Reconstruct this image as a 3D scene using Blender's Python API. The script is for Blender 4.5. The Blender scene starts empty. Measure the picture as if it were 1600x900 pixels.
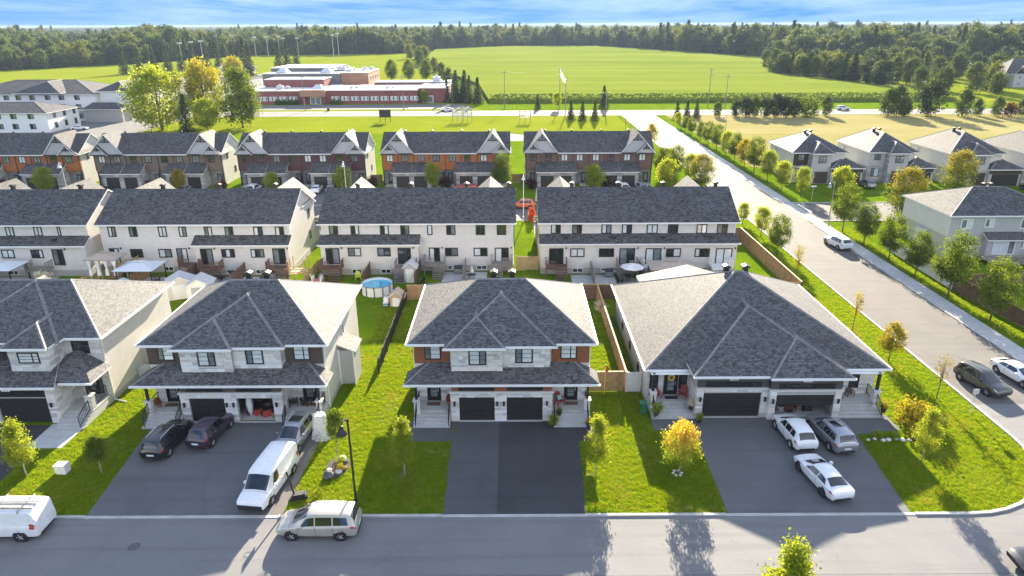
import bpy, bmesh, math, random
import numpy as np
from math import radians, sin, cos, pi
random.seed(7)
C = bpy.context.scene.collection
scene = bpy.context.scene

# ------------------------------------------------------------------ camera
FPX, CH, HZ, ROLL = 1067.0, 30.0, 38.0, 0.0042
PITCH = math.atan((450 - HZ) / FPX)
cam_d = bpy.data.cameras.new('camera')
cam = bpy.data.objects.new('camera', cam_d); C.objects.link(cam)
cam_d.sensor_width = 36.0; cam_d.lens = FPX / 1600 * 36
cam_d.clip_start = 0.5; cam_d.clip_end = 20000
cam.location = (0, 0, CH)
from mathutils import Matrix, Vector
cam.rotation_euler = (Matrix.Rotation(pi/2 - PITCH, 3, 'X') @ Matrix.Rotation(-ROLL, 3, 'Z')).to_euler()
scene.camera = cam

# ------------------------------------------------------------------ world, sun, exposure
SUN_AZ, SUN_EL = radians(7.0), radians(19.2)      # azimuth measured from +y towards +x
world = bpy.data.worlds.new('World'); scene.world = world; world.use_nodes = True
def build_world():
    nt = world.node_tree; nt.nodes.clear(); N = nt.nodes.new; L = nt.links.new
    out = N('ShaderNodeOutputWorld'); bg = N('ShaderNodeBackground'); L(bg.outputs[0], out.inputs[0])
    sky = N('ShaderNodeTexSky'); sky.sky_type = 'NISHITA'; sky.sun_disc = False
    sky.sun_elevation = SUN_EL; sky.sun_rotation = SUN_AZ
    sky.air_density = 1.0; sky.dust_density = 0.0; sky.ozone_density = 3.0; sky.altitude = 100
    # the photograph's sky is clear saturated blue right down to the horizon: tint the whole sky alike
    tint = N('ShaderNodeMix'); tint.data_type = 'RGBA'; tint.blend_type = 'MULTIPLY'; tint.inputs[0].default_value = 1.0
    # soft shoulder (c / (1 + c / limit)) so that the glare round the sun stays within the photograph's even blue
    lim = N('ShaderNodeMix'); lim.data_type = 'RGBA'; lim.blend_type = 'DIVIDE'; lim.inputs[0].default_value = 1.0
    L(sky.outputs[0], lim.inputs[6]); lim.inputs[7].default_value = SKY_LIMIT
    one = N('ShaderNodeMix'); one.data_type = 'RGBA'; one.blend_type = 'ADD'; one.inputs[0].default_value = 1.0
    L(lim.outputs[2], one.inputs[6]); one.inputs[7].default_value = (1, 1, 1, 1)
    L(sky.outputs[0], tint.inputs[6]); L(one.outputs[2], tint.inputs[7]); tint.blend_type = 'DIVIDE'
    # cirrus, sparse at the horizon; unseen overhead cloud added bright to lift the fill
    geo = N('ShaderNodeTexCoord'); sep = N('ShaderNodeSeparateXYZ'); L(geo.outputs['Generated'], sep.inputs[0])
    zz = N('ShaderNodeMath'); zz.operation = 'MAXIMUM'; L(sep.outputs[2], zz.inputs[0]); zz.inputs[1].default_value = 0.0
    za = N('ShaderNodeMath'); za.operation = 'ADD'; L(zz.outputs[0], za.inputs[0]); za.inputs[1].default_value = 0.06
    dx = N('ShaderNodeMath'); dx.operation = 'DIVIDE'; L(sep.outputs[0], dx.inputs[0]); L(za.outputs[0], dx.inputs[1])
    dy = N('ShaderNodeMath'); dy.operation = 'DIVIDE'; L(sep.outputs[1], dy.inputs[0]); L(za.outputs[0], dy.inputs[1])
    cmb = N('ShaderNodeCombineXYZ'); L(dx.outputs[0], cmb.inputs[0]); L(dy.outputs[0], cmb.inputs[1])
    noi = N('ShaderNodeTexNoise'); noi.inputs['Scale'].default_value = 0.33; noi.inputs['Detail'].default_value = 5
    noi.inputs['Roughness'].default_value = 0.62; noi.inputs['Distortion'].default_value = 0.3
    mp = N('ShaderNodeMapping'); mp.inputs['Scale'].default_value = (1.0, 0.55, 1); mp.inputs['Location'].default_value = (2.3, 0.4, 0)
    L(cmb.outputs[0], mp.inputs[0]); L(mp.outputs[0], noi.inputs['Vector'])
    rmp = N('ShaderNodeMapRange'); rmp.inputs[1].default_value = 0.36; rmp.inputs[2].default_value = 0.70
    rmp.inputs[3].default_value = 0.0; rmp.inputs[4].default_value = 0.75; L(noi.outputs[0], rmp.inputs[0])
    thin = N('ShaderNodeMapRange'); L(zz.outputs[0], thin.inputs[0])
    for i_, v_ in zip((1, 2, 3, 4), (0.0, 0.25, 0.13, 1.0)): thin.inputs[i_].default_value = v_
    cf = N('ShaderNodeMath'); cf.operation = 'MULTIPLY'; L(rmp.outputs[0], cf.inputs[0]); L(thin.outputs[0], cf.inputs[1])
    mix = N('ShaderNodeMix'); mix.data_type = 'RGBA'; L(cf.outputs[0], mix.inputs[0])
    L(tint.outputs[2], mix.inputs[6]); mix.inputs[7].default_value = CLOUD_FILL_COL
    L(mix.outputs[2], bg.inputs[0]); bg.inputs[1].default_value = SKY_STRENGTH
SKY_LIMIT = (0.19, 0.60, 1.62, 1); CLOUD_FILL_COL = (4.5, 4.5, 4.5, 1); SKY_STRENGTH = 0.15
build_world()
sun_d = bpy.data.lights.new('sun', 'SUN'); sun = bpy.data.objects.new('sun', sun_d); C.objects.link(sun)
sun_d.energy = 4.6; sun_d.angle = radians(0.55); sun_d.color = (1.0, 0.88, 0.69)
_sd = Vector((sin(SUN_AZ)*cos(SUN_EL), cos(SUN_AZ)*cos(SUN_EL), sin(SUN_EL)))
sun.rotation_euler = (-_sd).to_track_quat('-Z', 'Y').to_euler(); sun.location = (20, 120, 60)
vs = scene.view_settings; vs.view_transform = 'Standard'; vs.look = 'None'; vs.gamma = 1.0; vs.use_curve_mapping = False
vs.exposure = 2.4
scene.render.engine = 'CYCLES'; scene.cycles.max_bounces = 6; scene.cycles.transparent_max_bounces = 4

# ------------------------------------------------------------------ measuring helpers (pixel of the 1600x900 photograph -> metres)
_c, _s = cos(PITCH), sin(PITCH)
def _ray(u, v):
    du, dv = u - 800, v - 450
    uu = du + dv * -ROLL; vv = dv + du * ROLL
    x, y = uu / FPX, -vv / FPX
    return (x, _c + y * _s, -_s + y * _c)
def gp(u, v, z=0.0):
    d = _ray(u, v); t = (z - CH) / d[2]; return (d[0]*t, d[1]*t, z)
def at(u, v, Y):
    d = _ray(u, v); t = Y / d[1]; return (d[0]*t, CH + d[2]*t)      # x, z on the plane y = Y

# ------------------------------------------------------------------ materials
MATS = {}
def nodes_of(m):
    m.use_nodes = True; nt = m.node_tree; nt.nodes.clear()
    out = nt.nodes.new('ShaderNodeOutputMaterial'); b = nt.nodes.new('ShaderNodeBsdfPrincipled')
    nt.links.new(b.outputs[0], out.inputs[0]); return nt, b, out
def mixcol(nt, fac, a, b, mode='MIX'):
    n = nt.nodes.new('ShaderNodeMix'); n.data_type = 'RGBA'; n.blend_type = mode
    if isinstance(fac, (int, float)): n.inputs[0].default_value = fac
    else: nt.links.new(fac, n.inputs[0])
    for i, c in ((6, a), (7, b)):
        if isinstance(c, (tuple, list)): n.inputs[i].default_value = (*c[:3], 1)
        else: nt.links.new(c, n.inputs[i])
    return n.outputs[2]
def noise(nt, scale, detail=4, rough=0.55, vec=None, dist=0):
    n = nt.nodes.new('ShaderNodeTexNoise'); n.inputs['Scale'].default_value = scale
    n.inputs['Detail'].default_value = detail; n.inputs['Roughness'].default_value = rough; n.inputs['Distortion'].default_value = dist
    if vec is not None: nt.links.new(vec, n.inputs['Vector'])
    return n.outputs['Fac']
def ramp(nt, fac, lo, hi, a=0.0, b=1.0):
    n = nt.nodes.new('ShaderNodeMapRange'); nt.links.new(fac, n.inputs[0])
    for i, v in zip((1, 2, 3, 4), (lo, hi, a, b)): n.inputs[i].default_value = v
    return n.outputs[0]
def wpos(nt):
    return nt.nodes.new('ShaderNodeNewGeometry').outputs['Position']
def math_(nt, op, a, b=None):
    n = nt.nodes.new('ShaderNodeMath'); n.operation = op
    for i, x in enumerate((a, b)):
        if x is None: continue
        if isinstance(x, (int, float)): n.inputs[i].default_value = x
        else: nt.links.new(x, n.inputs[i])
    return n.outputs[0]
def bump(nt, b, h, strength=0.3, dist=0.05):
    n = nt.nodes.new('ShaderNodeBump'); n.inputs['Strength'].default_value = strength; n.inputs['Distance'].default_value = dist
    nt.links.new(h, n.inputs['Height']); nt.links.new(n.outputs[0], b.inputs['Normal'])
def mat(name, col, rough=0.6, metal=0.0, var=0.12, scale=3.0, spec=0.5, bumps=0.0, bscale=40):
    """plain surface with a little uneven tone and grain"""
    if name in MATS: return MATS[name]
    m = bpy.data.materials.new(name); nt, b, o = nodes_of(m)
    p = wpos(nt)
    f = noise(nt, scale, 5, 0.6, p)
    lo = tuple(max(0, c*(1-var)) for c in col); hi = tuple(min(1, c*(1+var)) for c in col)
    nt.links.new(mixcol(nt, ramp(nt, f, 0.3, 0.7), lo, hi), b.inputs['Base Color'])
    b.inputs['Roughness'].default_value = rough; b.inputs['Metallic'].default_value = metal
    b.inputs['Specular IOR Level'].default_value = spec
    if bumps: bump(nt, b, noise(nt, bscale, 3, 0.6, p), bumps, 0.02)
    MATS[name] = m; return m
def mat_siding(name, col, lap=0.2, var=0.06, rough=0.55, vertical=False):
    m = bpy.data.materials.new(name); nt, b, o = nodes_of(m); p = wpos(nt)
    sep = nt.nodes.new('ShaderNodeSeparateXYZ'); nt.links.new(p, sep.inputs[0])
    if vertical: src = math_(nt, 'ADD', sep.outputs[0], sep.outputs[1])
    else: src = sep.outputs[2]
    fr = math_(nt, 'FRACT', math_(nt, 'DIVIDE', src, lap))
    edge = ramp(nt, fr, 0.0, 0.14, 0.0, 1.0)
    f = noise(nt, 1.3, 4, 0.6, p)
    base = mixcol(nt, ramp(nt, f, 0.3, 0.7), tuple(c*(1-var) for c in col), tuple(min(1, c*(1+var)) for c in col))
    nt.links.new(mixcol(nt, edge, tuple(c*0.62 for c in col), base), b.inputs['Base Color'])
    b.inputs['Roughness'].default_value = rough
    bump(nt, b, fr, 0.5, 0.02); MATS[name] = m; return m
def mat_shingle(name, dark, light, row=0.115, wide=0.36, spec=0.48):
    m = bpy.data.materials.new(name); nt, b, o = nodes_of(m)
    g = nt.nodes.new('ShaderNodeNewGeometry')
    sn = nt.nodes.new('ShaderNodeSeparateXYZ'); nt.links.new(g.outputs['True Normal'], sn.inputs[0])
    sp = nt.nodes.new('ShaderNodeSeparateXYZ'); nt.links.new(g.outputs['Position'], sp.inputs[0])
    sel = math_(nt, 'GREATER_THAN', math_(nt, 'ABSOLUTE', sn.outputs[0]), math_(nt, 'ABSOLUTE', sn.outputs[1]))
    mx = nt.nodes.new('ShaderNodeMix'); mx.data_type = 'FLOAT'; nt.links.new(sel, mx.inputs[0])
    nt.links.new(sp.outputs[0], mx.inputs[2]); nt.links.new(sp.outputs[1], mx.inputs[3])
    cb = nt.nodes.new('ShaderNodeCombineXYZ'); nt.links.new(mx.outputs[0], cb.inputs[0]); nt.links.new(sp.outputs[2], cb.inputs[1])
    br = nt.nodes.new('ShaderNodeTexBrick'); nt.links.new(cb.outputs[0], br.inputs['Vector'])
    br.inputs['Scale'].default_value = 1.0; br.inputs['Brick Width'].default_value = wide; br.inputs['Row Height'].default_value = row
    br.inputs['Mortar Size'].default_value = 0.006; br.inputs['Bias'].default_value = 0.0
    br.inputs['Color1'].default_value = (*dark, 1); br.inputs['Color2'].default_value = (*light, 1)
    br.inputs['Mortar'].default_value = (*[c*0.5 for c in dark], 1)
    br.offset = 0.37; br.offset_frequency = 3; br.squash = 1.3; br.squash_frequency = 2
    f = noise(nt, 2.2, 6, 0.7, g.outputs['Position'])
    f2 = noise(nt, 0.25, 3, 0.5, g.outputs['Position'])
    c1 = mixcol(nt, ramp(nt, f, 0.35, 0.7, 0, 0.3), br.outputs[0], tuple(x*1.25 for x in light))
    c2 = mixcol(nt, ramp(nt, f2, 0.35, 0.65, 0, 0.18), c1, tuple(x*0.8 for x in dark))
    nt.links.new(c2, b.inputs['Base Color']); b.inputs['Roughness'].default_value = 0.78
    b.inputs['Specular IOR Level'].default_value = spec
    bump(nt, b, br.outputs['Fac'], -0.4, 0.02)
    MATS[name] = m; return m
def mat_attr(name, rough=0.8, spec=0.3, noise_amt=0.25):
    """colour carried piece by piece in the mesh (each stone has its own tone)"""
    m = bpy.data.materials.new(name); nt, b, o = nodes_of(m)
    a = nt.nodes.new('ShaderNodeAttribute'); a.attribute_name = 'tone'
    f = noise(nt, 5, 6, 0.7, wpos(nt))
    nt.links.new(mixcol(nt, ramp(nt, f, 0.35, 0.75, 0, noise_amt), a.outputs['Color'], (0.2, 0.2, 0.205), 'MIX'), b.inputs['Base Color'])
    b.inputs['Roughness'].default_value = rough; b.inputs['Specular IOR Level'].default_value = spec
    bump(nt, b, noise(nt, 30, 4, 0.6, wpos(nt)), 0.3, 0.02)
    MATS[name] = m; return m
def mat_glass(name, col, rough=0.04, spec=0.8, var=0.3):
    m = bpy.data.materials.new(name); nt, b, o = nodes_of(m)
    f = noise(nt, 1.1, 3, 0.5, wpos(nt))
    nt.links.new(mixcol(nt, ramp(nt, f, 0.35, 0.65), tuple(c*(1-var) for c in col), tuple(min(1, c*(1+var)) for c in col)), b.inputs['Base Color'])
    b.inputs['Roughness'].default_value = rough; b.inputs['Specular IOR Level'].default_value = spec
    b.inputs['Coat Weight'].default_value = 0.6; b.inputs['Coat Roughness'].default_value = 0.03
    MATS[name] = m; return m
def mat_paint(name, col, metal=0.0, rough=0.35):
    m = bpy.data.materials.new(name); nt, b, o = nodes_of(m)
    f = noise(nt, 2.5, 3, 0.5, wpos(nt))
    nt.links.new(mixcol(nt, ramp(nt, f, 0.3, 0.7), tuple(c*0.94 for c in col), tuple(min(1, c*1.04) for c in col)), b.inputs['Base Color'])
    b.inputs['Metallic'].default_value = metal; b.inputs['Roughness'].default_value = rough
    b.inputs['Coat Weight'].default_value = 0.8; b.inputs['Coat Roughness'].default_value = 0.06
    MATS[name] = m; return m
def mat_grass(name, a, b_, dry, drya=0.5, sc=0.35, bs=0.6):
    m = bpy.data.materials.new(name); nt, b, o = nodes_of(m); p = wpos(nt)
    f = noise(nt, sc, 5, 0.6, p); f2 = noise(nt, 7, 4, 0.75, p); f3 = noise(nt, sc*0.55, 4, 0.6, p, 0.6)
    c1 = mixcol(nt, ramp(nt, f, 0.35, 0.65), a, b_)
    c2 = mixcol(nt, ramp(nt, f2, 0.3, 0.75, 0, 0.55), c1, tuple(x*0.55 for x in a))
    c3 = mixcol(nt, ramp(nt, f3, 0.53, 0.72, 0, drya), c2, dry)
    nt.links.new(c3, b.inputs['Base Color']); b.inputs['Roughness'].default_value = 0.8
    b.inputs['Specular IOR Level'].default_value = 0.0
    bump(nt, b, noise(nt, 16, 4, 0.8, p), bs, 0.12); MATS[name] = m; return m
def mat_asphalt(name, a, b_, rough=0.75, spec=0.4, crack=0.25):
    m = bpy.data.materials.new(name); nt, b, o = nodes_of(m); p = wpos(nt)
    f = noise(nt, 0.22, 6, 0.65, p, 0.5); f2 = noise(nt, 55, 2, 0.6, p); f3 = noise(nt, 2.2, 5, 0.7, p)
    st = nt.nodes.new('ShaderNodeMapping'); st.inputs['Scale'].default_value = (0.05, 1.3, 1); nt.links.new(p, st.inputs[0])
    f4 = noise(nt, 1.0, 3, 0.5, st.outputs[0])
    c1 = mixcol(nt, ramp(nt, f, 0.3, 0.7), a, b_)
    c2 = mixcol(nt, ramp(nt, f2, 0.35, 0.7, 0, 0.4), c1, tuple(x*0.5 for x in a))
    c3 = mixcol(nt, ramp(nt, f3, 0.55, 0.8, 0, crack), c2, tuple(x*1.25 for x in b_))
    c4 = mixcol(nt, ramp(nt, f4, 0.52, 0.68, 0, 0.34), c3, tuple(x*0.6 for x in a))
    vo = nt.nodes.new('ShaderNodeTexVoronoi'); vo.feature = 'DISTANCE_TO_EDGE'; vo.inputs['Scale'].default_value = 0.16
    wn = nt.nodes.new('ShaderNodeTexNoise'); wn.inputs['Scale'].default_value = 0.5; wn.inputs['Detail'].default_value = 5; nt.links.new(p, wn.inputs['Vector'])
    wv = nt.nodes.new('ShaderNodeVectorMath'); wv.operation = 'MULTIPLY_ADD'; nt.links.new(wn.outputs['Color'], wv.inputs[0]); wv.inputs[1].default_value = (3, 3, 0); nt.links.new(p, wv.inputs[2]); nt.links.new(wv.outputs[0], vo.inputs['Vector'])
    c4 = mixcol(nt, ramp(nt, vo.outputs['Distance'], 0.0, 0.005, 0.22, 0.0), c4, tuple(x*0.35 for x in a))
    f5 = noise(nt, 0.7, 4, 0.6, p, 1.2); c4 = mixcol(nt, ramp(nt, f5, 0.66, 0.74, 0, 0.35), c4, tuple(x*0.55 for x in a))
    nt.links.new(c4, b.inputs['Base Color']); b.inputs['Roughness'].default_value = rough
    b.inputs['Specular IOR Level'].default_value = spec
    bump(nt, b, f2, 0.35, 0.01); MATS[name] = m; return m
def mat_leaf(name, a, b_, top=None, trans=0.45):
    """thin leaf: reflects and lets light through; tone differs from leaf to leaf and tree to tree"""
    m = bpy.data.materials.new(name); m.use_nodes = True; nt = m.node_tree; nt.nodes.clear()
    out = nt.nodes.new('ShaderNodeOutputMaterial')
    at_ = nt.nodes.new('ShaderNodeAttribute'); at_.attribute_name = 'tone'
    oi = nt.nodes.new('ShaderNodeObjectInfo')
    sepc = nt.nodes.new('ShaderNodeSeparateColor'); nt.links.new(at_.outputs['Color'], sepc.inputs[0])
    f = math_(nt, 'ADD', math_(nt, 'MULTIPLY', sepc.outputs[0], 0.7), math_(nt, 'MULTIPLY', oi.outputs['Random'], 0.3))
    c = mixcol(nt, f, a, b_)
    if top: c = mixcol(nt, ramp(nt, sepc.outputs[1], 0.25, 0.8), c, mixcol(nt, sepc.outputs[2], top[0], top[1]))
    d = nt.nodes.new('ShaderNodeBsdfPrincipled'); d.inputs['Roughness'].default_value = 0.7; d.inputs['Specular IOR Level'].default_value = 0.08
    t = nt.nodes.new('ShaderNodeBsdfTranslucent')
    nt.links.new(c, d.inputs['Base Color'])
    tc = mixcol(nt, 0.8, c, (1.5, 1.35, 0.55), 'MULTIPLY'); nt.links.new(tc, t.inputs[0])
    ms = nt.nodes.new('ShaderNodeMixShader'); ms.inputs[0].default_value = trans
    nt.links.new(d.outputs[0], ms.inputs[1]); nt.links.new(t.outputs[0], ms.inputs[2]); nt.links.new(ms.outputs[0], out.inputs[0])
    MATS[name] = m; return m

mat_shingle('roof_dark', (0.026, 0.026, 0.029), (0.165, 0.16, 0.155), 0.062, 0.2)
mat_shingle('roof_far', (0.026, 0.026, 0.028), (0.145, 0.142, 0.14), 0.085, 0.27, 0.22); mat_shingle('ridge_shingle_lit', (0.16, 0.155, 0.15), (0.26, 0.25, 0.24), 0.2, 0.3)  # ridge caps paler than the roof: sun catching them painted into the colour
mat_siding('siding_cream', (0.66, 0.62, 0.565)); mat_siding('siding_white', (0.66, 0.63, 0.60)); mat_siding('siding_row', (0.66, 0.635, 0.605)); mat_siding('siding_grey', (0.46, 0.45, 0.45))
mat_siding('siding_rust', (0.24, 0.085, 0.035), 0.17, 0.15); mat_siding('siding_brown', (0.085, 0.062, 0.05), 0.17, 0.15)
mat_siding('siding_charcoal', (0.075, 0.074, 0.076), 0.2, 0.1); mat_siding('panel_orange', (0.36, 0.115, 0.03), 0.2, 0.2, vertical=True)
mat_siding('panel_tan', (0.16, 0.12, 0.09), 0.2, 0.15, vertical=True); mat_siding('panel_plum', (0.085, 0.032, 0.038), 0.2, 0.15, vertical=True)
mat_siding('panel_cocoa', (0.155, 0.085, 0.07), 0.2, 0.15, vertical=True); mat_siding('board_cream', (0.62, 0.60, 0.57), 0.25, 0.05)
mat_siding('metal_gable', (0.42, 0.43, 0.45), 0.25, 0.06); mat_siding('espresso', (0.045, 0.03, 0.026), 0.2, 0.1)
mat('trim_white', (0.78, 0.77, 0.75), 0.5, var=0.05); mat('trim_black', (0.016, 0.016, 0.018), 0.45, var=0.2); mat('trim_dark', (0.03, 0.027, 0.026), 0.5)
mat('garage_door', (0.022, 0.019, 0.018), 0.5, var=0.2); mat('door_black', (0.012, 0.012, 0.013), 0.4)
mat_attr('stone_veneer'); mat('mortar', (0.42, 0.41, 0.39), 0.9); mat('stone_cap', (0.62, 0.61, 0.58), 0.7, var=0.08)
mat('concrete', (0.46, 0.455, 0.44), 0.85, var=0.12, scale=1.5, bumps=0.15); mat('concrete_kerb', (0.42, 0.41, 0.39), 0.85, var=0.2, scale=0.8, bumps=0.2)
mat('garage_shade', (0.07, 0.065, 0.06), 0.9, var=.4, scale=1.5); mat('foundation', (0.40, 0.39, 0.37), 0.9, var=0.1)
mat_glass('glass_dark', (0.018, 0.022, 0.026)); mat_glass('glass_mid', (0.17, 0.20, 0.215)); mat_glass('glass_blind_sky', (0.62, 0.66, 0.67), 0.08, 0.6, 0.1)  # palest glass: blinds plus sky reflection put into the base colour
mat_glass('car_glass', (0.012, 0.014, 0.018), 0.03, 0.8, 0.2)
mat('wood_fence', (0.36, 0.215, 0.11), 0.8, var=0.35, scale=2.0, bumps=0.2); mat('wood_dark', (0.15, 0.085, 0.06), 0.8, var=0.3, scale=2)
mat('wood_grey', (0.27, 0.235, 0.20), 0.85, var=0.25, scale=2); mat('vinyl_fence', (0.70, 0.68, 0.64), 0.45, var=0.06)
mat('metal_black', (0.014, 0.014, 0.015), 0.4); mat('metal_grey', (0.32, 0.33, 0.34), 0.4, 0.6); mat('metal_light', (0.55, 0.56, 0.57), 0.45, 0.3)
mat('bark', (0.14, 0.10, 0.075), 0.9, var=0.3, scale=6, bumps=0.4); mat('bark_pale', (0.34, 0.30, 0.25), 0.9, var=0.2, scale=6)
mat('roof_metal', (0.62, 0.66, 0.68), 0.35, 0.1, var=0.05)
# ------------------------------------------------------------------ mesh builder
class MB:
    def __init__(s, o=(0, 0, 0)): s.v = []; s.f = []; s.m = []; s.t = []; s.o = o
    def _add(s, vs, fs, m=0, tone=None):
        b = len(s.v); ox, oy, oz = s.o
        s.v += [(x-ox, y-oy, z-oz) for x, y, z in vs]
        for f in fs: s.f.append([b+i for i in f]); s.m.append(m); s.t.append(tone)
        return s
    def box(s, x0, x1, y0, y1, z0, z1, m=0, tone=None):
        if x0 > x1: x0, x1 = x1, x0
        if y0 > y1: y0, y1 = y1, y0
        return s._add([(x0,y0,z0),(x1,y0,z0),(x1,y1,z0),(x0,y1,z0),(x0,y0,z1),(x1,y0,z1),(x1,y1,z1),(x0,y1,z1)],
                      [(0,3,2,1),(4,5,6,7),(0,1,5,4),(1,2,6,5),(2,3,7,6),(3,0,4,7)], m, tone)
    def poly(s, pts, m=0): return s._add(pts, [tuple(range(len(pts)))], m)
    def slab(s, pts, t=0.16, m=0, ms=1):
        """sheet of thickness t hanging below the polygon pts (top face first)"""
        n = len(pts); a = np.array(pts, float)
        nz = sum((a[i][0]*a[(i+1)%n][1]-a[(i+1)%n][0]*a[i][1]) for i in range(n))
        if nz < 0: pts = pts[::-1]
        lo = [(x, y, z-t) for x, y, z in pts]
        b = list(pts)+lo
        s._add(b, [tuple(range(n))], m); k = len(s.v)-2*n
        fs = [tuple(range(2*n-1, n-1, -1))]+[(i, n+i, n+(i+1)%n, (i+1)%n) for i in range(n)]
        for f in fs: s.f.append([k+i for i in f]); s.m.append(ms); s.t.append(None)
        return s
    def prism(s, pts, vec, m=0):
        """closed solid: polygon pts swept by vec"""
        n = len(pts); q = [(x+vec[0], y+vec[1], z+vec[2]) for x, y, z in pts]
        return s._add(list(pts)+q, [tuple(range(n-1, -1, -1)), tuple(range(n, 2*n))]+[(i, (i+1)%n, n+(i+1)%n, n+i) for i in range(n)], m)
    def tube(s, p0, p1, r0, r1=None, n=8, m=0, cap=True):
        r1 = r0 if r1 is None else r1
        p0 = Vector(p0); p1 = Vector(p1); d = (p1-p0)
        if d.length < 1e-6: return s
        d.normalize(); a = d.orthogonal().normalized(); b = d.cross(a)
        vs = []
        for p, r in ((p0, r0), (p1, r1)):
            for i in range(n):
                t = 2*pi*i/n; q = p+a*(cos(t)*r)+b*(sin(t)*r); vs.append(tuple(q))
        fs = [(i, (i+1)%n, n+(i+1)%n, n+i) for i in range(n)]
        if cap: fs += [tuple(range(n-1, -1, -1)), tuple(range(n, 2*n))]
        return s._add(vs, fs, m)
    def lathe(s, prof, c=(0, 0, 0), n=16, m=0, axis='z'):
        vs = []
        for r, h in prof:
            for i in range(n):
                t = 2*pi*i/n
                if axis == 'z': vs.append((c[0]+r*cos(t), c[1]+r*sin(t), c[2]+h))
                else: vs.append((c[0]+r*cos(t), c[1]+h, c[2]+r*sin(t)))
        fs = []
        for k in range(len(prof)-1):
            for i in range(n):
                j = (i+1) % n; f = (k*n+i, k*n+j, (k+1)*n+j, (k+1)*n+i)
                fs.append(f if axis == 'z' else f[::-1])
        s._add(vs, fs, m); b = len(s.v)-len(vs)
        s.f.append([b+i for i in range(n-1, -1, -1)]); s.m.append(m); s.t.append(None)
        s.f.append([b+(len(prof)-1)*n+i for i in range(n)]); s.m.append(m); s.t.append(None)
        return s
    def mesh(s, name, mats, smooth=False, angle=40):
        me = bpy.data.meshes.new(name); me.from_pydata(s.v, [], s.f)
        for x in (mats if isinstance(mats, (list, tuple)) else [mats]): me.materials.append(MATS[x])
        me.polygons.foreach_set('material_index', s.m)
        if any(t is not None for t in s.t):
            ca = me.color_attributes.new('tone', 'FLOAT_COLOR', 'CORNER'); col = []
            for f, t in zip(s.f, s.t):
                col += list((*(t or (1, 1, 1)), 1))*len(f)
            ca.data.foreach_set('color', col)
        if smooth:
            me.polygons.foreach_set('use_smooth', [True]*len(me.polygons))
            if angle: me.set_sharp_from_angle(angle=radians(angle))
        me.update(); return me
    def build(s, name, mats, parent=None, smooth=False, kind=None, label=None):
        o = bpy.data.objects.new(name, s.mesh(name, mats, smooth)); C.objects.link(o)
        if parent is not None: o.parent = parent
        if kind: o['kind'] = kind
        if label: o['label'] = label
        return o
def tag(o, label=None, cat=None, group=None, kind=None):
    if label: o['label'] = label
    if cat: o['category'] = cat
    if group: o['group'] = group
    if kind: o['kind'] = kind
    return o
def thing(name, label, cat, loc=(0, 0, 0), rz=0.0, group=None):
    o = bpy.data.objects.new(name, None); C.objects.link(o); o.location = loc; o.rotation_euler = (0, 0, rz)
    o.empty_display_size = 0.3
    return tag(o, label, cat, group)
KIDS = {}
def copy_tree(o, parent=None):
    c = o.copy(); C.objects.link(c)
    if parent is not None: c.parent = parent
    for ch in list(o.children): copy_tree(ch, c)
    return c
def dup(root, loc, rz=0.0, label=None, group=None, scale=None):
    r = copy_tree(root); r.location = loc; r.rotation_euler = (0, 0, rz)
    if label: r['label'] = label
    if group: r['group'] = group
    if scale: r.scale = scale if isinstance(scale, tuple) else (scale,)*3
    return r
def struct(name, mb, mats, **k):
    return mb.build(name, mats, kind='structure', **k)

# wall frames: face S looks to -y, N to +y, W to -x, E to +x; a runs along the wall, o outwards
def wbox(mb, face, pl, a0, a1, z0, z1, o0, o1, m=0, tone=None):
    if face == 'S': mb.box(a0, a1, pl-o1, pl-o0, z0, z1, m, tone)
    elif face == 'N': mb.box(a0, a1, pl+o0, pl+o1, z0, z1, m, tone)
    elif face == 'W': mb.box(pl-o1, pl-o0, a0, a1, z0, z1, m, tone)
    else: mb.box(pl+o0, pl+o1, a0, a1, z0, z1, m, tone)
def window(par, face, pl, a0, a1, z0, z1, o=(0, 0, 0), cols=(0.5,), rows=1, fr='trim_black', panes=None, fw=0.085, name='window', proud=0.06):
    """frame part with every pane a sub-part of it; cols = positions of the upright bars"""
    b = MB(o)
    wbox(b, face, pl, a0, a1, z0, z0+fw, 0, proud); wbox(b, face, pl, a0, a1, z1-fw, z1, 0, proud)
    wbox(b, face, pl, a0, a0+fw, z0+fw, z1-fw, 0, proud); wbox(b, face, pl, a1-fw, a1, z0+fw, z1-fw, 0, proud)
    edges = [a0+fw]
    for c in cols:
        x = a0+(a1-a0)*c; wbox(b, face, pl, x-fw*0.45, x+fw*0.45, z0+fw, z1-fw, 0, proud-0.005); edges += [x-fw*0.45, x+fw*0.45]
    edges.append(a1-fw)
    f = b.build(name, fr, par)
    w = fw*0.22
    for i in range(0, len(edges), 2):
        zs = np.linspace(z0+fw, z1-fw, rows+1)
        for k in range(rows):
            pm = panes[(i//2) % len(panes)] if panes else 'glass_dark'
            p = MB(o); wbox(p, face, pl, edges[i]+0.005, edges[i+1]-0.005, zs[k]+(w if k else 0.004), zs[k+1]-(w if k < rows-1 else 0.004), 0.004, 0.028)
            p.build('pane', pm, f)
    if rows > 1:
        gb = MB(o)
        for i in range(0, len(edges), 2):
            for k in range(1, rows):
                z = (z1-z0-2*fw)*k/rows+z0+fw; wbox(gb, face, pl, edges[i], edges[i+1], z-w, z+w, 0.0, 0.036)
        gb.build('glazing_bar', fr, f)
    return f
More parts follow.
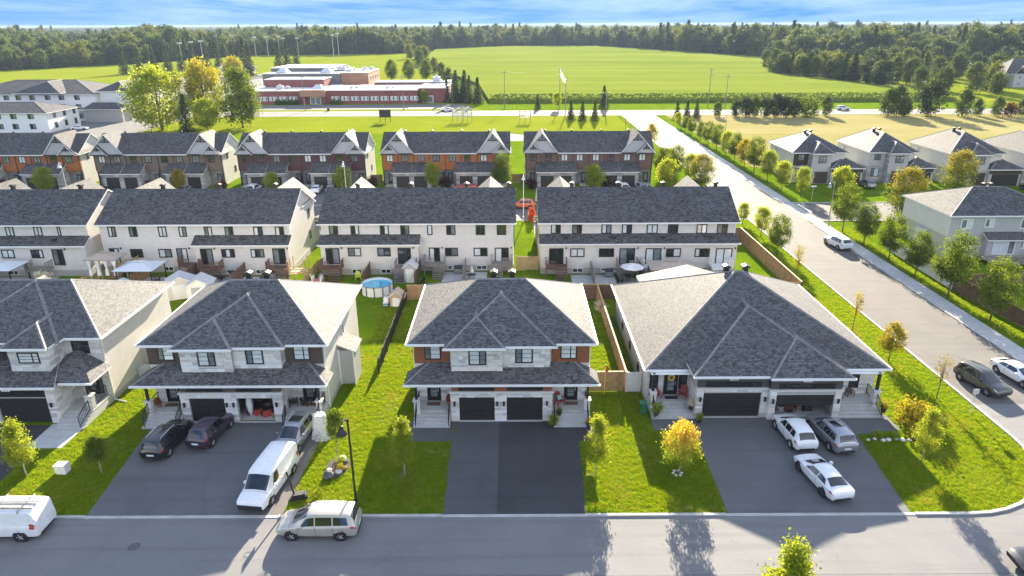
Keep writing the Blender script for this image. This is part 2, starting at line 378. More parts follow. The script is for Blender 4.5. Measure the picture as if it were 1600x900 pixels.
def veneer(par, face, pl, a0, a1, z0, z1, o=(0, 0, 0), holes=(), seed=1, big=1.0, name='stone_veneer', tones=None):
    """rough stone blocks, each its own size, depth and tone"""
    r = random.Random(seed); b = MB(o); z = z0
    tones = tones or [(0.76, 0.74, 0.70), (0.70, 0.67, 0.63), (0.78, 0.77, 0.74), (0.62, 0.60, 0.58), (0.52, 0.51, 0.50), (0.72, 0.67, 0.60), (0.78, 0.76, 0.73)]
    while z < z1-0.02:
        h = r.choice((0.19, 0.24, 0.30, 0.36))*big
        if z1-(z+h) < 0.14: h = z1-z
        spans = [(a0, a1)]
        for ha0, ha1, hz0, hz1 in holes:
            if min(z+h, hz1)-max(z, hz0) > 0.03:
                ns = []
                for s0, s1 in spans:
                    if ha1 <= s0 or ha0 >= s1: ns.append((s0, s1)); continue
                    if ha0 > s0: ns.append((s0, ha0))
                    if ha1 < s1: ns.append((ha1, s1))
                spans = ns
        for s0, s1 in spans:
            x = s0
            while x < s1-0.01:
                w = r.uniform(0.32, 0.95)*big
                if s1-(x+w) < 0.22: w = s1-x
                c = r.choice(tones); k = r.uniform(0.86, 1.08)
                zt = z+h
                for ha0, ha1, hz0, hz1 in holes:      # keep lintel rows off the opening
                    if x+w > ha0 and x < ha1 and z < hz0 < zt and hz0-z < 0.03: pass
                wbox(b, face, pl, x+0.008, x+w-0.008, z+0.008, zt-0.008, 0.0, r.uniform(0.03, 0.075), 0, tuple(min(0.8, q*k) for q in c))
                x += w
        z += h
    return b.build(name, 'stone_veneer', par, kind='stuff')
def gutter(par, p0, p1, o=(0, 0, 0), m='trim_white', s=0.13, name='gutter'):
    b = MB(o); x0, y0, z0 = p0; x1, y1, _ = p1
    h = s/2
    b.box(min(x0, x1)-h, max(x0, x1)+h, min(y0, y1)-h, max(y0, y1)+h, z0-s*1.1, z0+0.015)
    return b.build(name, m, par)
def ridge_cap(par, segs, o=(0, 0, 0), m='ridge_shingle_lit', w=0.13, h=0.05):
    for p, q in segs:
        b = MB(o); P, Q = Vector(p), Vector(q); d = (Q-P).normalized(); sd = Vector((0, 0, 1)).cross(d)
        sd = sd.normalized()*w if sd.length > 1e-4 else Vector((w, 0, 0)); up = Vector((0, 0, h))
        b.prism([tuple(P-sd-up*1.2), tuple(P+up), tuple(P+sd-up*1.2)], tuple(Q-P))
        b.build('ridge_cap', m, par)
def hip_roof(par, x0, x1, y0, y1, ze, zr, o=(0, 0, 0), m='roof_dark', name='roof', t=0.18, rx=None, ry=None, caps=True, fascia='trim_white'):
    """four-sided roof; rx/ry give the ridge span when it is not the 45-degree one"""
    w, d = x1-x0, y1-y0
    if w >= d:
        ym = (y0+y1)/2 if ry is None else ry
        a, b_ = (x0+d/2, x1-d/2) if rx is None else rx
        A, B = (a, ym, zr), (b_, ym, zr)
        faces = [[(x0,y0,ze),(x1,y0,ze),B,A], [(x1,y1,ze),(x0,y1,ze),A,B], [(x0,y1,ze),(x0,y0,ze),A], [(x1,y0,ze),(x1,y1,ze),B]]
    else:
        xm = (x0+x1)/2 if rx is None else rx
        a, b_ = (y0+w/2, y1-w/2) if ry is None else ry
        A, B = (xm, a, zr), (xm, b_, zr)
        faces = [[(x0,y0,ze),(x1,y0,ze),A], [(x1,y1,ze),(x0,y1,ze),B], [(x0,y1,ze),(x0,y0,ze),A,B], [(x1,y0,ze),(x1,y1,ze),B,A]]
    mb = MB(o)
    for f in faces: mb.poly(f, 0)
    mb.poly([(x0,y1,ze-t),(x1,y1,ze-t),(x1,y0,ze-t),(x0,y0,ze-t)], 1)
    for p, q in (((x0,y0),(x1,y0)), ((x1,y0),(x1,y1)), ((x1,y1),(x0,y1)), ((x0,y1),(x0,y0))):
        mb.poly([(*p, ze-t), (*q, ze-t), (*q, ze), (*p, ze)], 1)
    r = mb.build(name, [m, fascia], par)
    if caps:
        near = lambda x: A if (abs(x[0]-A[0])+abs(x[1]-A[1])) <= (abs(x[0]-B[0])+abs(x[1]-B[1])) else B
        segs = [((x, y, ze), near((x, y))) for x in (x0, x1) for y in (y0, y1)]
        if (Vector(A)-Vector(B)).length > 0.1: segs.append((A, B))
        ridge_cap(r, segs, o)
    return r
def hip_front(par, x0, x1, yf, ze, ax, ay, az, yb, o=(0, 0, 0), m='roof_dark', name='front_roof', t=0.18, caps=True, fascia='trim_white', zb=None):
    """roof over a front bay: front slope and two side slopes, its ridge running back into the main roof"""
    A = (ax, ay, az); B = (ax, yb, az)
    mb = MB(o)
    mb.poly([(x0,yf,ze),(x1,yf,ze),A]); mb.poly([(x1,yf,ze),(x1,yb,ze),B,A]); mb.poly([(x0,yb,ze),(x0,yf,ze),A,B])
    mb.poly([(x1,yb,ze),(x0,yb,ze),B])
    mb.poly([(x0,yb,ze-t),(x1,yb,ze-t),(x1,yf,ze-t),(x0,yf,ze-t)], 1)
    for p, q in (((x0,yf),(x1,yf)), ((x1,yf),(x1,yb)), ((x1,yb),(x0,yb)), ((x0,yb),(x0,yf))):
        mb.poly([(*p, ze-t), (*q, ze-t), (*q, ze), (*p, ze)], 1)
    r = mb.build(name, [m, fascia], par)
    if caps: ridge_cap(r, [((x0,yf,ze), A), ((x1,yf,ze), A), (A, B)], o, w=0.17, h=0.08)
    return r
def gable_roof_y(par, x0, x1, yf, yb, ze, zr, o=(0, 0, 0), m='roof_dark', t=0.16, name='gable_roof', ax=None, fascia='trim_white'):
    """ridge along y"""
    ax = (x0+x1)/2 if ax is None else ax; mb = MB(o)
    mb.slab([(x0,yf,ze),(ax,yf,zr),(ax,yb,zr),(x0,yb,ze)], t); mb.slab([(ax,yf,zr),(x1,yf,ze),(x1,yb,ze),(ax,yb,zr)], t)
    return mb.build(name, [m, fascia], par)
def gable_roof_x(par, x0, x1, y0, y1, ze, zr, o=(0, 0, 0), m='roof_far', t=0.18, name='roof', fascia='trim_white'):
    ym = (y0+y1)/2; mb = MB(o)
    mb.slab([(x0,y0,ze),(x1,y0,ze),(x1,ym,zr),(x0,ym,zr)], t); mb.slab([(x0,ym,zr),(x1,ym,zr),(x1,y1,ze),(x0,y1,ze)], t)
    return mb.build(name, [m, fascia], par)
def roof_vent(par, x, y, z, o=(0, 0, 0), s=1.0):
    b = MB(o); b.box(x-0.22*s, x+0.22*s, y-0.22*s, y+0.22*s, z-0.5, z+0.55*s)
    v = b.build('roof_vent', 'metal_black', par)
    c = MB(o); c.box(x-0.33*s, x+0.33*s, y-0.33*s, y+0.33*s, z+0.55*s, z+0.72*s)
    c.prism([(x-0.33*s, y-0.33*s, z+0.72*s), (x, y-0.33*s, z+0.86*s), (x+0.33*s, y-0.33*s, z+0.72*s)], (0, 0.66*s, 0))
    c.build('vent_cap', 'trim_dark', v); return v
def wall_lamp(par, face, pl, a, z, o=(0, 0, 0)):
    b = MB(o); wbox(b, face, pl, a-0.07, a+0.07, z-0.02, z+0.3, 0.08, 0.2); wbox(b, face, pl, a-0.03, a+0.03, z+0.1, z+0.2, 0.0, 0.1)
    wbox(b, face, pl, a-0.1, a+0.1, z+0.28, z+0.34, 0.06, 0.23)
    return b.build('wall_lamp', 'metal_black', par)
def text_part(par, s, loc, size, m, rot=(pi/2, 0, 0)):
    cu = bpy.data.curves.new('house_number', 'FONT'); cu.body = s; cu.size = size; cu.align_x = 'CENTER'; cu.align_y = 'CENTER'; cu.extrude = 0.008
    t = bpy.data.objects.new('house_number', cu)
    me = bpy.data.meshes.new_from_object(t); bpy.data.objects.remove(t)
    me.materials.clear(); me.materials.append(MATS[m])
    o = bpy.data.objects.new('house_number', me); C.objects.link(o); o.parent = par; o.location = loc; o.rotation_euler = rot
    return o
# ------------------------------------------------------------------ ground, roads, drives
mat_grass('lawn', (0.10, 0.175, 0.006), (0.15, 0.225, 0.008), (0.27, 0.24, 0.03), 0.5)
mat_grass('lawn_far', (0.18, 0.225, 0.014), (0.225, 0.26, 0.018), (0.29, 0.26, 0.05), 0.4, 0.06, 0.25)
mat_grass('dry_field', (0.29, 0.26, 0.10), (0.36, 0.31, 0.15), (0.19, 0.21, 0.05), 0.7, 0.045, 0.25)
mat_grass('rough_land', (0.07, 0.10, 0.02), (0.12, 0.15, 0.03), (0.2, 0.18, 0.06), 0.4, 0.02, 0.2)
mat_asphalt('asphalt', (0.18, 0.18, 0.18), (0.225, 0.22, 0.216), 0.8, 0.25)
mat_asphalt('asphalt_drive', (0.11, 0.112, 0.115), (0.15, 0.152, 0.155), 0.8, 0.35, 0.3)
mat_asphalt('asphalt_new', (0.04, 0.041, 0.043), (0.062, 0.063, 0.066), 0.8, 0.35, 0.35)
mat_asphalt('asphalt_worn', (0.07, 0.072, 0.076), (0.105, 0.107, 0.11), 0.8, 0.35, 0.45)
mat_asphalt('asphalt_side', (0.14, 0.131, 0.123), (0.18, 0.168, 0.156), 0.85, 0.2)
mat_asphalt('gravel', (0.18, 0.176, 0.17), (0.225, 0.22, 0.214), 0.9, 0.1)

def lawn_detail():
    nt = MATS['lawn'].node_tree; b = [n for n in nt.nodes if n.type == 'BSDF_PRINCIPLED'][0]; src = b.inputs['Base Color'].links[0].from_socket; p = wpos(nt)
    mp = nt.nodes.new('ShaderNodeMapping'); mp.inputs['Scale'].default_value = (1.9, 0.06, 1); nt.links.new(p, mp.inputs[0])
    f = noise(nt, 1.0, 2, 0.4, mp.outputs[0]); c = mixcol(nt, ramp(nt, f, 0.42, 0.58, 0, 0.22), src, (0.10, 0.18, 0.010))
    f2 = noise(nt, 0.9, 6, 0.75, p, 0.8); c = mixcol(nt, ramp(nt, f2, 0.56, 0.72, 0, 0.5), c, (0.26, 0.26, 0.035))
    f3 = noise(nt, 2.6, 5, 0.8, p); c = mixcol(nt, ramp(nt, f3, 0.55, 0.78, 0, 0.65), c, (0.065, 0.125, 0.010))
    # worn and dried-out places in the front lawns
    for x, y, rx, ry, k in ((-7.6, 40.4, 1.2, 1.0, .8), (-6.0, 43.6, 1.6, 1.0, .45), (5.5, 40.3, .55, 1.6, .8), (7.6, 40.8, 1.1, 2.6, .35), (12.6, 36.9, 1.9, .5, .8), (9.6, 43.5, .6, 3.2, .5), (11.9, 40.8, .6, .5, .5), (-10.2, 48.5, 1.0, 3.0, .4), (-30.5, 44.5, 1.6, 1.2, .35), (-33.2, 38.5, 2.2, 1.4, .25), (33, 40.5, 2.4, 2.0, .3), (-10.0, 52, 1.4, 2.2, .4), (-11.2, 60.0, .5, .3, .6), (35.9, 66, .5, .5, .6), (28.5, 38.6, 1.6, .9, .3)):
        vm = nt.nodes.new('ShaderNodeVectorMath'); vm.operation = 'SUBTRACT'; nt.links.new(p, vm.inputs[0]); vm.inputs[1].default_value = (x, y, 0)
        vd = nt.nodes.new('ShaderNodeVectorMath'); vd.operation = 'DIVIDE'; nt.links.new(vm.outputs[0], vd.inputs[0]); vd.inputs[1].default_value = (rx, ry, 1)
        vl = nt.nodes.new('ShaderNodeVectorMath'); vl.operation = 'LENGTH'; nt.links.new(vd.outputs[0], vl.inputs[0])
        c = mixcol(nt, ramp(nt, math_(nt, 'ADD', vl.outputs['Value'], math_(nt, 'MULTIPLY', math_(nt, 'SUBTRACT', f3, 0.5), 2.6)), 1.15, 0.35, 0, k*.85), c, (0.235, 0.205, 0.085))
    nt.links.new(c, b.inputs['Base Color'])
lawn_detail()
def streaks(name, cols, sc=(0.012, 0.16)):
    nt = MATS[name].node_tree; b = [n for n in nt.nodes if n.type == 'BSDF_PRINCIPLED'][0]; c = b.inputs['Base Color'].links[0].from_socket; p = wpos(nt)
    for i, (col, lo, k) in enumerate(cols):
        mp = nt.nodes.new('ShaderNodeMapping'); mp.inputs['Scale'].default_value = (sc[0]*(1+i), sc[1]*(1+i*.7), 1); mp.inputs['Rotation'].default_value = (0, 0, .05*(i-1)); mp.inputs['Location'].default_value = (i*7.3, i*3.1, 0); nt.links.new(p, mp.inputs[0])
        c = mixcol(nt, ramp(nt, noise(nt, 1.0, 6, 0.7, mp.outputs[0], 0.5), lo, lo+.2, 0, k), c, col)
    nt.links.new(c, b.inputs['Base Color'])
streaks('dry_field', (((0.22, 0.21, 0.05), .5, .6), ((0.38, 0.33, 0.17), .52, .6), ((0.26, 0.18, 0.07), .56, .6)))
streaks('lawn_far', (((0.15, 0.20, 0.015), .48, .5), ((0.30, 0.28, 0.05), .54, .4)))
def sheet(name, pts, z, m, thick=0.06):
    b = MB(); b.prism([(x, y, z-thick) for x, y in pts], (0, 0, thick)); return struct(name, b, m)
def arc(cx, cy, r, a0, a1, n=10):
    return [(cx+r*cos(radians(a0+(a1-a0)*i/n)), cy+r*sin(radians(a0+(a1-a0)*i/n))) for i in range(n+1)]
KX = 38.8        # west kerb of the side road
FY = 36.2        # house-side kerb of the front street
sheet('ground', [(-9000, -400), (9000, -400), (9000, 14000), (-9000, 14000)], -0.12, 'rough_land', 1.0)
sheet('lawn', [(-250, 5), (220, 5), (220, 300), (-250, 300)], 0.0, 'lawn', 0.11)
# front street with the corner into the side road
corner = arc(29.8, 45.2, 9.0, -90, 0)
front = [(-110, 25.5), (120, 25.5), (120, 33.5), (56.0, 33.5)] + arc(56.0, 41.5, 8.0, -90, -180)[1:] + [(48.0, 50), (KX, 50)] + corner[::-1] + [(-110, FY)]
sheet('front_street', front, 0.012, 'asphalt')
sheet('side_road', [(KX, 50), (48.0, 50), (48.0, 246), (KX, 246)], 0.012, 'asphalt_side')
sheet('cross_street', [(48.0, 107.3), (220, 107.3), (220, 119.2), (48.0, 119.2)], 0.016, 'asphalt_side')
sheet('back_street', [(-190, 108.5), (KX, 108.5), (KX, 119.0), (-190, 119.0)], 0.016, 'asphalt_side')
sheet('highway', [(-420, 246), (420, 246), (420, 261), (-420, 261)], 0.018, 'gravel')
mat('paint_white', (0.75, 0.75, 0.73), 0.6); mat('paint_yellow', (0.7, 0.5, 0.08), 0.6)
def mark(x0, x1, y0, y1, m='paint_white', z=0.022):
    b = MB(); b.box(x0, x1, y0, y1, z-0.002, z); return struct('road_marking', b, m)
mark(-420, 420, 253.3, 253.5, 'paint_yellow', 0.024); mark(-420, 420, 247.6, 247.8, z=0.024); mark(-420, 420, 259.1, 259.3, z=0.024)
mark(50.6, 51.1, 112.6, 118.4)
# kerbs
def kerb_run(pts, h=0.11, w=0.22, name='kerb'):
    b = MB(); n = len(pts)
    for i in range(n-1):
        (x0, y0), (x1, y1) = pts[i], pts[i+1]; L = math.hypot(x1-x0, y1-y0); nx, ny = -(y1-y0)/L*w/2, (x1-x0)/L*w/2
        e = 0.004; dx, dy = (x1-x0)/L*e, (y1-y0)/L*e
        b.prism([(x0-nx-dx, y0-ny-dy, -0.05), (x0+nx-dx, y0+ny-dy, -0.05), (x0+nx-dx, y0+ny-dy, h), (x0-nx-dx, y0-ny-dy, h)], (x1-x0+2*dx, y1-y0+2*dy, 0))
    return struct(name, b, 'concrete_kerb')
drives = [(-44.0, -36.1), (-28.0, -15.3), (-4.7, 4.9), (13.9, 26.3)]
x = -110
for d0, d1 in drives:
    kerb_run([(x, FY+0.1), (d0, FY+0.1)]); kerb_run([(d0, FY+0.1), (d1, FY+0.1)], 0.045, 0.26, 'dropped_kerb'); x = d1
kerb_run([(x, FY+0.1), (29.8, FY+0.1)]); kerb_run([(29.8, FY+0.1)]+[(29.8+(px-29.8)*0.99, 45.2+(py-45.2)*0.99) for px, py in corner[1:]]+[(KX-0.09, 108.5)])
kerb_run([(KX-0.09, 119), (KX-0.09, 244)])
kerb_run([(48.1, 122.5), (48.1, 244)]); kerb_run([(48.1, 42), (48.1, 104.5)])
kerb_run([(48.1, 104.5)]+[(51.0-2.9*cos(radians(t)), 104.5+2.75*sin(radians(t))) for t in (20, 45, 70, 90)]+[(200, 107.25)])
kerb_run([(48.1, 122.5)]+[(51.3-3.2*cos(radians(t)), 122.5-3.25*sin(radians(t))) for t in (20, 45, 70, 90)]+[(200, 119.25)])
kerb_run([(-190, 108.45), (KX-0.2, 108.45)], 0.06); kerb_run([(-190, 119.05), (KX-0.2, 119.05)], 0.06)
kerb_run([(-110, 25.4), (120, 25.4)])
# concrete pavement along the east side of the side road, slab by slab
pv = MB(); pv.box(48.25, 50.25, 44, 244, -0.05, 0.03); pave = struct('sidewalk', pv, 'foundation')
sl = MB(); sl.box(0.02, 1.96, 0.012, 1.515, -0.02, 0.045); slm = sl.mesh('slab', 'concrete')
for i in range(130):
    y = 44+i*1.53
    if 106.5 < y < 120.5: continue
    s_ = bpy.data.objects.new('slab', slm); C.objects.link(s_); s_.parent = pave; s_.location = (48.27, y, random.uniform(0.03, 0.042))
# drives
sheet('driveway', [(-28.0, FY+0.24), (-15.9, FY+0.24), (-15.9, 47.7), (-29.0, 47.7)], 0.02, 'asphalt_drive')
sheet('driveway', [(-44.0, FY+0.24), (-36.1, FY+0.24), (-36.3, 42), (-37.2, 47.4), (-46, 47.4)], 0.02, 'asphalt_new')
sheet('driveway', [(-4.6, FY+0.24), (-1.065, FY+0.24), (-1.065, 47.9), (-8.3, 47.9), (-8.3, 44.9), (-4.8, 44.9)], 0.02, 'asphalt_worn')
sheet('driveway', [(-1.068, FY+0.24), (4.8, FY+0.24), (5.15, 44.9), (7.0, 44.9), (7.0, 47.9), (-1.068, 47.9)], 0.024, 'asphalt_new')
sheet('driveway', [(14.1, FY+0.24), (26.1, FY+0.24), (26.9, 45.6), (30.6, 46.2), (30.6, 48.4), (11.2, 48.4), (11.2, 46.4), (14.3, 45.4)], 0.02, 'asphalt_drive')
sheet('footpath', [(-15.88, 36.5), (-15.15, 36.5), (-14.9, 47.4), (-15.88, 47.4)], 0.018, 'asphalt_side')
sheet('footpath', [(-37.1, 44.2), (-34.4, 44.2), (-34.3, 47.6), (-37.15, 47.6)], 0.024, 'concrete')
# far land
sheet('meadow', [(-250, 119.3), (KX-1.5, 119.3), (KX-1.5, 245), (-250, 245)], 0.006, 'lawn', 0.03)
sheet('highway_verge', [(-120, 205), (36.5, 205), (36.5, 245.6), (-120, 245.6)], 0.010, 'lawn_far', 0.02)
sheet('dry_field', [(54, 152), (230, 150), (300, 245.5), (54, 245.5)], 0.012, 'dry_field', 0.03)
sheet('school_grounds', [(-420, 261.2), (-12, 261.2), (-30, 380), (-80, 560), (-105, 810), (-290, 780), (-330, 600), (-420, 480)], 0.02, 'lawn_far', 0.1)
sheet('house_grounds', [(185, 261.2), (420, 261.2), (460, 420), (230, 420), (186, 345)], 0.02, 'lawn_far', 0.1)
sheet('school_drive', [(-150, 264.5), (-30, 267), (-14, 270), (-20, 283), (-150, 281)], 0.03, 'gravel', 0.02)
sheet('car_park', [(-215, 300), (-108, 300), (-108, 345), (-150, 470), (-200, 470), (-215, 345)], 0.03, 'gravel', 0.02)
sheet('apartment_yard', [(-190, 200), (-112, 200), (-112, 245), (-190, 245)], 0.014, 'gravel', 0.02)
sheet('lane', [(-2, 190), (5, 190), (5, 200), (-2, 205)], 0.016, 'gravel', 0.02)

# standing crop: one sheet of corn two metres tall with its rows
def corn():
    poly = [(-9, 287), (181, 287), (181, 311), (184, 350), (162, 450), (235, 660), (162, 912), (120, 1042), (0, 1042), (-97, 935), (-74, 585), (-17, 372)]
    m = bpy.data.materials.new('corn'); nt, b, o = nodes_of(m); p = wpos(nt)
    f = noise(nt, 0.012, 4, 0.6, p, 0.4); f2 = noise(nt, 1.4, 4, 0.75, p)
    st = nt.nodes.new('ShaderNodeMapping'); st.inputs['Scale'].default_value = (0.0035, 0.028, 1); st.inputs['Rotation'].default_value = (0, 0, 0.12); nt.links.new(p, st.inputs[0])
    f3 = noise(nt, 1, 4, 0.6, st.outputs[0])
    c = mixcol(nt, ramp(nt, f, 0.3, 0.7), (0.19, 0.235, 0.032), (0.255, 0.285, 0.05))
    c = mixcol(nt, ramp(nt, f2, 0.3, 0.7, 0, 0.5), c, (0.12, 0.165, 0.02)); c = mixcol(nt, ramp(nt, f3, 0.40, 0.66, 0, 0.75), c, (0.12, 0.17, 0.022))
    nt.links.new(c, b.inputs['Base Color']); b.inputs['Roughness'].default_value = 0.9; b.inputs['Specular IOR Level'].default_value = 0.0; bump(nt, b, f2, 0.8, 0.5); MATS['corn'] = m
    b = MB(); b.prism([(x, y, 0.0) for x, y in poly], (0, 0, 1.3))
    # ragged near edge and row ends
    r = random.Random(3)
    for i in range(1500):
        x = -9+190*i/1500+r.uniform(-.05, .05); y = 287-r.uniform(0, 0.9); h = r.uniform(.9, 1.7); w = r.uniform(.06, .2)
        b._add([(x-w, y, 0), (x+w, y+0.05, 0), (x+w*1.5, y+r.uniform(-.3, .3), h), (x-w*1.5, y+0.1, h*0.95)], [(0, 1, 2, 3)])
    for i in range(5000):
        y = 287.5+r.random()**2*24; x = r.uniform(-9, 181)
        h = 1.3+r.uniform(0.03, 0.35); a = r.uniform(-0.4, 0.4); w = r.uniform(0.15, 0.4)
        b._add([(x-w*cos(a), y-w*sin(a), 1.27), (x+w*cos(a), y+w*sin(a), 1.27), (x+w*1.2*cos(a), y+w*sin(a), h), (x-w*1.2*cos(a), y-w*sin(a), h)], [(0, 1, 2, 3)])
    o = b.build('corn_field', 'corn', kind='stuff'); tag(o, 'wide bright green corn field reaching to the woods', 'crop')
corn()
# ------------------------------------------------------------------ the front row of houses
def garage_door(par, a0, a1, z0, z1, y, sections=5):
    """sectional door: every section its own piece, joints recessed"""
    b = MB(); b.box(a0, a1, y+0.05, y+0.09, z0, z1); d = b.build('garage_door', 'trim_black', par)
    h = (z1-z0)/sections
    for i in range(sections):
        p = MB(); p.box(a0+0.01, a1-0.01, y+0.015, y+0.048, z0+i*h+0.012, z0+(i+1)*h-0.012)
        n = 4
        for k in range(n):
            w = (a1-a0)/n; p.box(a0+k*w+0.12, a0+(k+1)*w-0.12, y+0.0, y+0.014, z0+i*h+0.1, z0+(i+1)*h-0.1)
        p.build('door_section', 'garage_door', d)
    return d
def entry_door(par, a0, a1, z0, z1, y, o=(0, 0, 0)):
    b = MB(o); fw = 0.1
    wbox(b, 'S', y, a0-fw, a0, z0, z1+fw, 0, 0.07); wbox(b, 'S', y, a1, a1+fw, z0, z1+fw, 0, 0.07); wbox(b, 'S', y, a0, a1, z1, z1+fw, 0, 0.07)
    wbox(b, 'S', y, a0, a1, z0, z1, 0, 0.03)
    d = b.build('front_door', 'door_black', par); n = 4; h = (z1-z0-0.6)/n
    for k in range(n):
        p = MB(o); wbox(p, 'S', y, a0+0.2, a1-0.2, z0+0.35+k*h+0.03, z0+0.35+(k+1)*h-0.03, 0.032, 0.045); p.build('pane', 'glass_mid', d)
    p = MB(o); wbox(p, 'S', y, a1-0.13, a1-0.08, z0+0.9, z0+1.2, 0.03, 0.09); p.build('door_handle', 'metal_light', d)
    return d
def stairs(par, x0, x1, yf, yb, ztop, n, platform_y):
    """n separate steps rising from yf to yb, then the porch floor to platform_y"""
    dz = ztop/n; dy = (yb-yf)/(n-1) if n > 1 else 0
    for i in range(n-1):
        s = MB(); s.box(x0, x1, yf+i*dy, yf+(i+1)*dy+0.02, -0.05, (i+1)*dz-0.05); s.box(x0-0.03, x1+0.03, yf+i*dy-0.04, yf+(i+1)*dy+0.02, (i+1)*dz-0.048, (i+1)*dz)
        s.build('step', 'concrete', par)
    s = MB(); s.box(x0, x1, yb, platform_y, -0.05, ztop-0.05); s.box(x0-0.03, x1+0.03, yb-0.04, platform_y, ztop-0.048, ztop)
    return s.build('porch_floor', 'concrete', par)
def railing(par, pts, h=0.95, n_bal=8, m='metal_black', r=0.022, name='railing'):
    b = MB()
    for (p, q) in zip(pts[:-1], pts[1:]):
        b.tube((p[0], p[1], p[2]+h), (q[0], q[1], q[2]+h), r*1.5); b.tube((p[0], p[1], p[2]+0.12), (q[0], q[1], q[2]+0.12), r)
        for i in range(n_bal+1):
            t = i/n_bal; x, y, z = (p[k]+(q[k]-p[k])*t for k in range(3)); b.tube((x, y, z), (x, y, z+h), r*(1.6 if i in (0, n_bal) else 0.7), n=5)
    return b.build(name, m, par)

